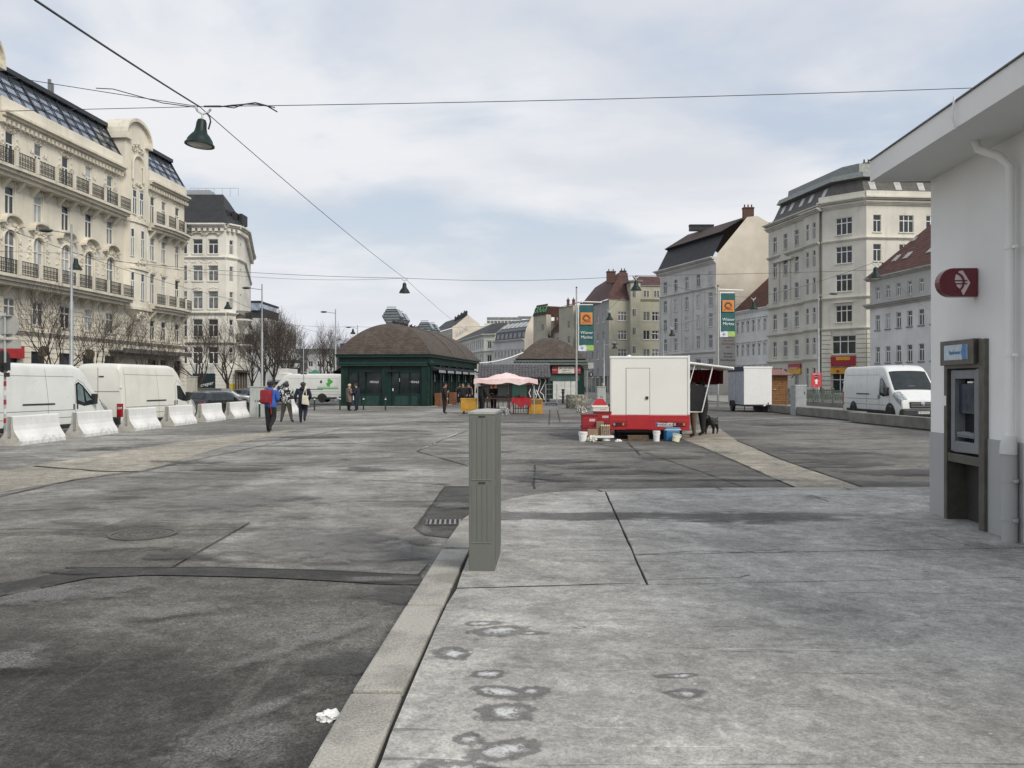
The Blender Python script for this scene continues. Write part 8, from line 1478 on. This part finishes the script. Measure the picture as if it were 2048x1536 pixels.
for i, (px, Y, s) in enumerate(((505, 88, 1.2), (528, 96, 1.5), (548, 104, 1.65), (568, 113, 1.65), (585, 122, 1.45), (540, 128, 1.9), (560, 140, 2.0), (600, 150, 1.5), (655, 118, 1.5), (676, 130, 1.6), (664, 150, 1.6), (640, 190, 1.7))):
    tree((i + 1) % 3, gx(px, Y), Y, s, i * .9, 'bare tree in the far row beside the road' if i < 8 else 'bare tree in the group left of the long pavilion roof', 'far row of bare trees' if i < 8 else 'bare trees by the pavilion')
# street furniture far left road: gantry sign, billboard
gs = thing('road_sign', 'dark green direction sign board seen from behind over the road', 'sign', (gx(578, 130), 130, -.2)); b = MB(); b.box(-2.0, 0, gz(724, 130), 2.0, .12, gz(717, 130)); b.box(-1.8, 0, gz(748, 130), 1.8, .12, gz(733, 130)); b.build('panel', bk_, gs); b = MB(); b.tube([(-1.6, .1, 0), (-1.6, .1, gz(717, 130))], .09, 6); b.tube([(1.6, .1, 0), (1.6, .1, gz(717, 130))], .09, 6); b.build('post', greypost, gs)
hp = thing('market_tent', 'green roofed market tent far down the road', 'tent', (gx(625, 160), 160, 0)); b = MB(); b.box(-2.2, 0, 0, 2.2, 4, 2.4); b.build('wall', white_plastic, hp); b = MB(); b.add([(-2.6, -.3, 2.4), (2.6, -.3, 2.4), (2.6, 4.3, 2.4), (-2.6, 4.3, 2.4), (0, 2, 4.6)], [(0, 1, 4), (1, 2, 4), (2, 3, 4), (3, 0, 4)]); b.build('roof', M('tent_green', (.03, .16, .1), .7), hp)
bl = thing('pedestal_box', 'blue lettered advertising box on the far roof edge', 'sign', (gx(692, 200), 200, gz(700, 200))); b = MB(); b.box(-1.4, 0, 0, 1.8, 1, 1.6); b.build('panel', M('blue_sign', (.05, .08, .35), .5), bl); b = MB(); b.box(-3, 0, -6, 3, 4, -.0); b.build('roof_block', zinc, bl)
# ------------------------------------------------------------------ people (one skinned body each) and the dog
skinm = M('skin', (.48, .30, .22), .55, var=.08)
def skin_body(name, joints, edges, root, parent, sub=2):
    me = bpy.data.meshes.new(name); names = list(joints); idx = {n: i for i, n in enumerate(names)}
    me.from_pydata([joints[n][0] for n in names], [(idx[a], idx[c]) for a, c in edges], []); o = bpy.data.objects.new('tmp', me); COL.objects.link(o)
    o.modifiers.new('Skin', 'SKIN'); sv = me.skin_vertices[0].data
    for n in names: r = joints[n][1]; sv[idx[n]].radius = (r, r) if isinstance(r, (int, float)) else r; sv[idx[n]].use_root = (n == root)
    s = o.modifiers.new('Sub', 'SUBSURF'); s.levels = sub; s.render_levels = sub
    m2 = bpy.data.meshes.new_from_object(o.evaluated_get(bpy.context.evaluated_depsgraph_get())); bpy.data.objects.remove(o); return m2
def person(lab, loc, rz, top, legs, shoes, pose=None, H=1.75, hat=None, hair=(.06, .04, .03), coat=False, bulk=1.0, skirt=None, name='person', hood=False, scarf=None):
    """local frame: facing +y, x to the right; pose overrides joint positions (for a 1.75 m figure)"""
    b = bulk * 1.1
    J = {'pelvis': ((0, 0, .96), .145 * b), 'waist': ((0, 0, 1.10), .142 * b), 'chest': ((0, .01, 1.30), .168 * b), 'neckb': ((0, 0, 1.46), .075), 'neck': ((0, .02, 1.52), .06), 'headb': ((0, .045, 1.585), .085), 'headm': ((0, .04, 1.665), .102), 'headt': ((0, .03, 1.735), .07),
         'shl': ((-.19 * b, 0, 1.42), .085 * b), 'shr': ((.19 * b, 0, 1.42), .085 * b), 'ell': ((-.26 * b, -.02, 1.15), .060 * b), 'elr': ((.26 * b, -.02, 1.15), .060 * b), 'wrl': ((-.26 * b, .08, .92), .042), 'wrr': ((.26 * b, .08, .92), .042), 'hdl': ((-.255 * b, .11, .84), .036), 'hdr': ((.255 * b, .11, .84), .036),
         'hpl': ((-.095, 0, .90), .112 * b), 'hpr': ((.095, 0, .90), .112 * b), 'knl': ((-.105, .01, .50), .078 * b), 'knr': ((.105, .01, .50), .078 * b), 'anl': ((-.105, -.02, .10), .055), 'anr': ((.105, -.02, .10), .055), 'tol': ((-.115, .13, .045), .042), 'tor': ((.115, .13, .045), .042)}
    for k, v in (pose or {}).items(): J[k] = (v, J[k][1])
    if coat: J['hpl'] = (J['hpl'][0], .14 * b); J['hpr'] = (J['hpr'][0], .14 * b)
    E = [('pelvis', 'waist'), ('waist', 'chest'), ('chest', 'neckb'), ('neckb', 'neck'), ('neck', 'headb'), ('headb', 'headm'), ('headm', 'headt'), ('chest', 'shl'), ('chest', 'shr'), ('shl', 'ell'), ('shr', 'elr'), ('ell', 'wrl'), ('elr', 'wrr'), ('wrl', 'hdl'), ('wrr', 'hdr'), ('pelvis', 'hpl'), ('pelvis', 'hpr'), ('hpl', 'knl'), ('hpr', 'knr'), ('knl', 'anl'), ('knr', 'anr'), ('anl', 'tol'), ('anr', 'tor')]
    k = H / 1.75; t = thing(name, lab, 'person', (loc[0], loc[1], loc[2] if len(loc) > 2 else 0), rz); t.scale = (k, k, k)
    me = skin_body('body', J, E, 'pelvis', t)
    for m in (top, legs, shoes, skinm): me.materials.append(m)
    seg = [('pelvis', 'waist', 0), ('waist', 'chest', 0), ('chest', 'neckb', 0), ('neck', 'headb', 3), ('headm', 'headt', 3), ('headb', 'headm', 3), ('shl', 'ell', 0), ('shr', 'elr', 0), ('ell', 'wrl', 0), ('elr', 'wrr', 0), ('wrl', 'hdl', 3), ('wrr', 'hdr', 3), ('hpl', 'knl', 1), ('hpr', 'knr', 1), ('knl', 'anl', 1), ('knr', 'anr', 1), ('anl', 'tol', 2), ('anr', 'tor', 2)]
    S = [(Vector(J[a][0]), Vector(J[c][0]), m) for a, c, m in seg]
    for p in me.polygons:
        c = p.center; best = (9, 0)
        for a, d, m in S:
            ab = d - a; f = max(0, min(1, (c - a).dot(ab) / ab.length_squared)); dist = (c - (a + ab * f)).length
            if dist < best[0]: best = (dist, m)
        m = best[1]
        if coat and m == 1 and c.z > .58: m = 0
        if m == 1 and c.z > .90: m = 0
        p.material_index = m
    # fingers grown into the same mesh
    fb = MB()
    for s, w, h in ((-1, 'wrl', 'hdl'), (1, 'wrr', 'hdr')):
        a, c = Vector(J[w][0]), Vector(J[h][0]); d = (c - a).normalized(); side = Vector((0, 1, 0)); side = (side - d * side.dot(d)).normalized(); inn = d.cross(side) * s
        for i, l in enumerate((.055, .066, .062, .05)): q = c + side * (-.03 + .02 * i); fb.tube([q, q + d * l * .6 - inn * .006, q + d * l - inn * .022], [.010, .0095, .008], 5)
        q = a + d * .03 + side * .034; fb.tube([q, q + side * .022 + d * .03, q + side * .026 + d * .06], [.011, .010, .008], 5)
    bm = bmesh.new(); bm.from_mesh(me); fm = fb.mesh('f', skinm, smooth=60); n0 = len(bm.faces); bm.from_mesh(fm); bm.faces.ensure_lookup_table()
    for f in bm.faces[n0:]: f.material_index = 3
    bm.to_mesh(me); bm.free(); bpy.data.meshes.remove(fm); me.shade_smooth(); ob('body', me, t)
    hc = Vector(J['headm'][0]); hm = M('hair_%d' % int(hair[0] * 1000), hair, .7, var=.3, scale=20)
    # face
    f = MB(); f.add([hc + Vector(p) for p in ((-.013, .098, -.02), (.013, .098, -.02), (0, .125, -.025), (0, .10, .022))], [(0, 1, 2), (0, 2, 3), (1, 3, 2)]); 
    for s in (-1, 1): f.ball(hc + Vector((s * .102, .0, -.01)), .012, .025, .035, 6, 4)
    f.build('nose_and_ears', skinm, t, smooth=60); f = MB()
    for s in (-1, 1): f.ball(hc + Vector((s * .034, .094, .012)), .012, .006, .007, 6, 4)
    f.box(hc.x - .025, hc.y + .090, hc.z - .062, hc.x + .025, hc.y + .097, hc.z - .055); f.build('eyes_and_mouth', M('eyes_dark', (.05, .03, .03), .4), t)
    hb = MB(); n, m = 14, 8; vs = []
    lim = {'cap': 1.9, None: 2.25, 'long': 2.6, 'bald': 2.5}
    for i in range(m + 1):
        for j in range(n):
            a = 2 * math.pi * j / n; back = (1 - math.sin(a)) / 2
            th = (1.05 + (1.35 if hat is None else .75) * back) * i / m
            vs.append(hc + Vector((.112 * math.sin(th) * math.cos(a), -.005 + .118 * math.sin(th) * math.sin(a), .01 + .112 * math.cos(th))))
    hb.add(vs, [(i * n + j, (i + 1) * n + j, (i + 1) * n + (j + 1) % n, i * n + (j + 1) % n) for i in range(m) for j in range(n)])
    if hat is not None:
        hb.tube([hc + Vector((.116 * math.cos(a), .116 * math.sin(a) - .005, .03 + (.015 * math.sin(a)))) for a in [2 * math.pi * j / 16 for j in range(17)]], .018, 6); hb.build('hat', hat, t, smooth=60)
        hh = MB(); hh.ball(hc + Vector((0, -.04, -.03)), .10, .075, .08, 10, 6); hh.build('hair', hm, t, smooth=60)
    else: hb.build('hair', hm, t, smooth=60)
    if hood: h_ = MB(); nb = Vector(J['neckb'][0]); h_.ball(nb + Vector((0, -.09, .03)), .14, .09, .09, 12, 6); h_.build('hood', top, t, smooth=60)
    if scarf: h_ = MB(); nb = Vector(J['neck'][0]); h_.tube([nb + Vector((.085 * math.cos(a), .085 * math.sin(a), -.02 + .01 * math.sin(3 * a))) for a in [2 * math.pi * j / 14 for j in range(15)]], .035, 6); h_.build('scarf', scarf, t, smooth=60)
    return t
def cloth_m(n, c, **k): return M(n, c, .9, var=k.get('var', .15), scale=k.get('scale', 5), bump=.3, bscale=25)
blk = cloth_m('black_cloth', (.014, .014, .016)); navy = cloth_m('navy_cloth', (.012, .016, .032)); blue = cloth_m('royal_blue_jacket', (.03, .11, .42)); dgrey = cloth_m('dark_grey_cloth', (.045, .045, .045)); olv = cloth_m('olive_trousers', (.075, .07, .055)); shoe = M('dark_shoe', (.02, .019, .018), .6); tan = cloth_m('brown_fur_coat', (.17, .125, .105), var=.45, scale=14); ochre = cloth_m('ochre_jacket', (.30, .15, .04)); zebra = NT('black_white_jacket'); v = zebra.map((1, 1, .75)); zebra.set(zebra.mix(zebra.ramp(zebra.noise(v, 9, 2, .4, 1.5), .52, .56), (.014, .014, .016), (.60, .60, .60)), .9); zebra = zebra.m
walkA = {'knl': (-.10, .17, .52), 'anl': (-.10, .22, .12), 'tol': (-.11, .36, .06), 'knr': (.10, -.03, .50), 'anr': (.10, -.30, .20), 'tor': (.11, -.24, .07)}
walkB = {'knl': (-.10, .03, .50), 'anl': (-.10, .02, .10), 'tol': (-.11, .16, .045), 'knr': (.10, .04, .50), 'anr': (.10, -.27, .22), 'tor': (.11, -.22, .09)}
wide = {'knl': (-.17, .10, .51), 'anl': (-.25, .10, .10), 'tol': (-.30, .23, .045), 'knr': (.17, -.02, .50), 'anr': (.26, -.16, .11), 'tor': (.32, -.04, .045)}
armsf = {'ell': (-.25, .02, 1.16), 'wrl': (-.14, .24, 1.14), 'hdl': (-.08, .30, 1.17), 'elr': (.25, .02, 1.16), 'wrr': (.14, .24, 1.14), 'hdr': (.08, .30, 1.17)}
x, y = G(541, 866); p1 = person('person in a blue jacket and dark hat walking away', (x, y), R(-8), blue, blk, shoe, {**walkB, **armsf}, 1.78, hat=blk, bulk=1.12, hood=True)
x2_, y2_ = G(573, 845); person('person in a black and white jacket and olive trousers walking away', (x2_, y2_), R(4), zebra, olv, shoe, {**wide, **armsf}, 1.74, hair=(.02, .018, .015), bulk=1.16, hood=True)
x3, y3 = G(606, 846); p3 = person('person in a navy coat with a white tote bag walking away', (x3, y3), R(6), navy, navy, shoe, {**walkB, 'wrr': (.22, .14, 1.0), 'hdr': (.2, .2, .98)}, 1.78, hat=dgrey, bulk=1.14, hood=True)
bp = thing('backpack', 'red backpack worn over the blue jacket', 'backpack', (x - .10, y - .24, 1.02), R(-8)); rdm = M('red_nylon', (.22, .012, .02), .6, var=.15, scale=6, bump=.3); b = MB(); b.box(-.22, -.02, 0, .20, .20, .50); b.build('pack', rdm, bp, bevel=.07, smooth=50); b = MB(); b.box(-.17, -.09, .05, .13, -.01, .28); b.build('front_pocket', rdm, bp, bevel=.04, smooth=50); b = MB(); b.tube([(-.15, .2, .48), (-.16, .33, .42), (-.17, .38, .2)], .022, 6); b.tube([(.13, .2, .48), (.14, .33, .42), (.15, .38, .2)], .022, 6); b.build('strap', rdm, bp); b = MB(); b.tube([(.16, 0, .06), (.20, -.03, -.1), (.22, -.03, -.34)], .018, 5); b.build('hanging_strap', rdm, bp); b = MB(); b.tube([(-.05, .05, .5), (-.04, .03, .55), (.02, .03, .55), (.03, .05, .5)], .012, 5); b.build('grab_loop', rdm, bp)
tb_ = thing('tote_bag', 'cream tote bag hanging from the shoulder of the navy coat', 'bag', (x3 + .16, y3 - .25, .78), R(6)); cm = cloth_m('cream_canvas', (.58, .54, .44)); b = MB(); b.add([(-.16, -.02, .06), (.18, -.02, 0), (.18, .08, 0), (-.16, .08, .06), (-.13, .0, .46), (.10, .0, .42), (.10, .06, .42), (-.13, .06, .46)], [(0, 1, 5, 4), (1, 2, 6, 5), (2, 3, 7, 6), (3, 0, 4, 7), (0, 3, 2, 1), (4, 5, 6, 7)]); b.build('bag', cm, tb_, bevel=.03, smooth=60); b = MB(); b.tube([(-.10, .02, .44), (-.03, .05, .68), (-.01, .15, .80), (.0, .26, .81)], .02, 5); b.tube([(.06, .02, .42), (.02, .05, .66), (.01, .15, .79), (.01, .26, .80)], .02, 5); b.build('strap', cm, tb_)
# couple before the pavilion, men by the lane, stall keepers, customers
xw, yw = G(698, 822); person('woman in a long brown fur coat talking by the pavilion', (xw, yw), R(-55), tan, blk, shoe, {'wrr': (.12, .26, 1.2), 'hdr': (.08, .32, 1.26)}, 1.70, hair=(.50, .40, .26), coat=True, bulk=1.15)
xm, ym = G(713, 822); person('man in dark clothes standing beside the brown fur coat', (xm, ym), R(75), navy, navy, shoe, {'wrl': (-.2, .22, 1.05), 'hdl': (-.16, .3, 1.08)}, 1.74, hair=(.02, .016, .014), bulk=1.1)
b = MB(); b.box(-.06, -.03, .7, .06, .03, .98); tag(b.build('paper_bag', white_plastic, None, loc=(xw + .34, yw - .1, 0)), 'small white bag held by the couple at the pavilion', 'bag')
xk_, yk_ = G(889, 828); person('man in black with a red mask standing in the lane', (xk_, yk_), R(-75), blk, blk, shoe, {'wrl': (-.2, .18, 1.2), 'hdl': (-.15, .24, 1.28)}, 1.76, hat=blk, bulk=1.12, scarf=M('red_mask', (.45, .05, .07), .7))
for px, Y, rz, mt, lab, hh in ((926, 62, 170, blk, 'bearded figure in black in the group by the crate', 1.74), (938, 64, 120, navy, 'dark dressed figure second in the group by the crate', 1.72), (936, 68, -160, ochre, 'figure in an ochre jacket behind the group by the crate', 1.74), (919, 70, 20, dgrey, 'grey dressed figure beside the pavilion counter', 1.72)): person(lab, (gx(px, Y), Y), R(rz), mt, blk, shoe, {}, hh, bulk=1.2, hair=(.03, .02, .02))
person('tall person in black leaning at the pink awning stall', (gx(963, 47.2), 47.2), R(-40), blk, blk, shoe, {'knl': (-.11, .12, .5), 'anl': (-.14, -.02, .1), **{k_: armsf[k_] for k_ in ('wrl', 'hdl')}}, 1.86, hat=blk, bulk=1.16); person('stall keeper in dark clothes behind the market tables', (gx(987, 49.2), 49.2), R(150), blk, blk, shoe, armsf, 1.72, bulk=1.1, hair=(.05, .03, .02))
person('customer in a long black coat at the trailer counter', (6.35, 27.6), R(70), blk, blk, shoe, {'wrl': (-.1, .3, 1.15), 'hdl': (-.06, .38, 1.18)}, 1.78, hat=blk, coat=True, bulk=1.2); person('customer in brown trousers half hidden by the smoked panel', (5.85, 26.7), R(80), dgrey, cloth_m('brown_trousers', (.11, .085, .065)), shoe, armsf, 1.76, bulk=1.1, hair=(.09, .07, .05))
person('distant pedestrian in black beyond the slim grey cabinet', (gx(1206, 84), 84), R(10), blk, blk, shoe, walkA, 1.75, hair=(.5, .45, .4)); person('distant pedestrian in dark grey by the small pavilion', (gx(1166, 92), 92), R(-30), dgrey, blk, shoe, walkA, 1.72)
# dog
blkfur = M('black_dog_fur', (.012, .012, .013), .5, var=.2, scale=20)
J = {'hip': ((0, -.27, .46), .115), 'loin': ((0, -.08, .47), .12), 'chest': ((0, .20, .45), .15), 'nk': ((0, .33, .55), .085), 'nk2': ((0, .42, .60), .07), 'hd': ((0, .50, .61), .085), 'mz': ((0, .60, .57), .045), 'ns': ((0, .66, .56), .032), 'ta': ((0, -.38, .47), .032), 'tb': ((0, -.52, .50), .022), 'tc': ((0, -.62, .58), .012)}
E = [('hip', 'loin'), ('loin', 'chest'), ('chest', 'nk'), ('nk', 'nk2'), ('nk2', 'hd'), ('hd', 'mz'), ('mz', 'ns'), ('hip', 'ta'), ('ta', 'tb'), ('tb', 'tc')]
for s, n in ((-1, 'l'), (1, 'r')):
    f = .06 * s; J.update({'fs' + n: ((s * .08, .22, .34), .055), 'fe' + n: ((s * .085, .19 + f, .24), .040), 'fw' + n: ((s * .085, .22 + f * 1.5, .11), .027), 'fp' + n: ((s * .085, .24 + f * 1.5, .025), .026), 'hk' + n: ((s * .08, -.20 - f, .33), .065), 'hh' + n: ((s * .08, -.36 - f, .18), .032), 'hp' + n: ((s * .08, -.33 - f, .07), .026), 'ht' + n: ((s * .08, -.28 - f, .022), .025)}); E += [('chest', 'fs' + n), ('fs' + n, 'fe' + n), ('fe' + n, 'fw' + n), ('fw' + n, 'fp' + n), ('hip', 'hk' + n), ('hk' + n, 'hh' + n), ('hh' + n, 'hp' + n), ('hp' + n, 'ht' + n)]
xd, yd = G(1424, 869); dog = thing('dog', 'black labrador standing by the serving side of the trailer', 'dog', (xd, yd, 0), R(148)); me = skin_body('body', J, E, 'loin', dog); me.materials.append(blkfur); me.shade_smooth(); ob('body', me, dog); dog.scale = (1.2, 1.02, 1.02)
for s in (-1, 1): b = MB(); b.add([(s * .055, .48, .66), (s * .075, .52, .665), (s * .095, .53, .59), (s * .09, .49, .57)], [(0, 1, 2, 3)]); b.build('ear', blkfur, dog)
b = MB(); b.tube([(.082 * math.cos(a), .36 + .03 * math.sin(a), .56 + .08 * math.sin(a)) for a in [2 * math.pi * j / 12 for j in range(13)]], .012, 5); b.build('collar', M('grey_collar', (.2, .2, .2), .6), dog)
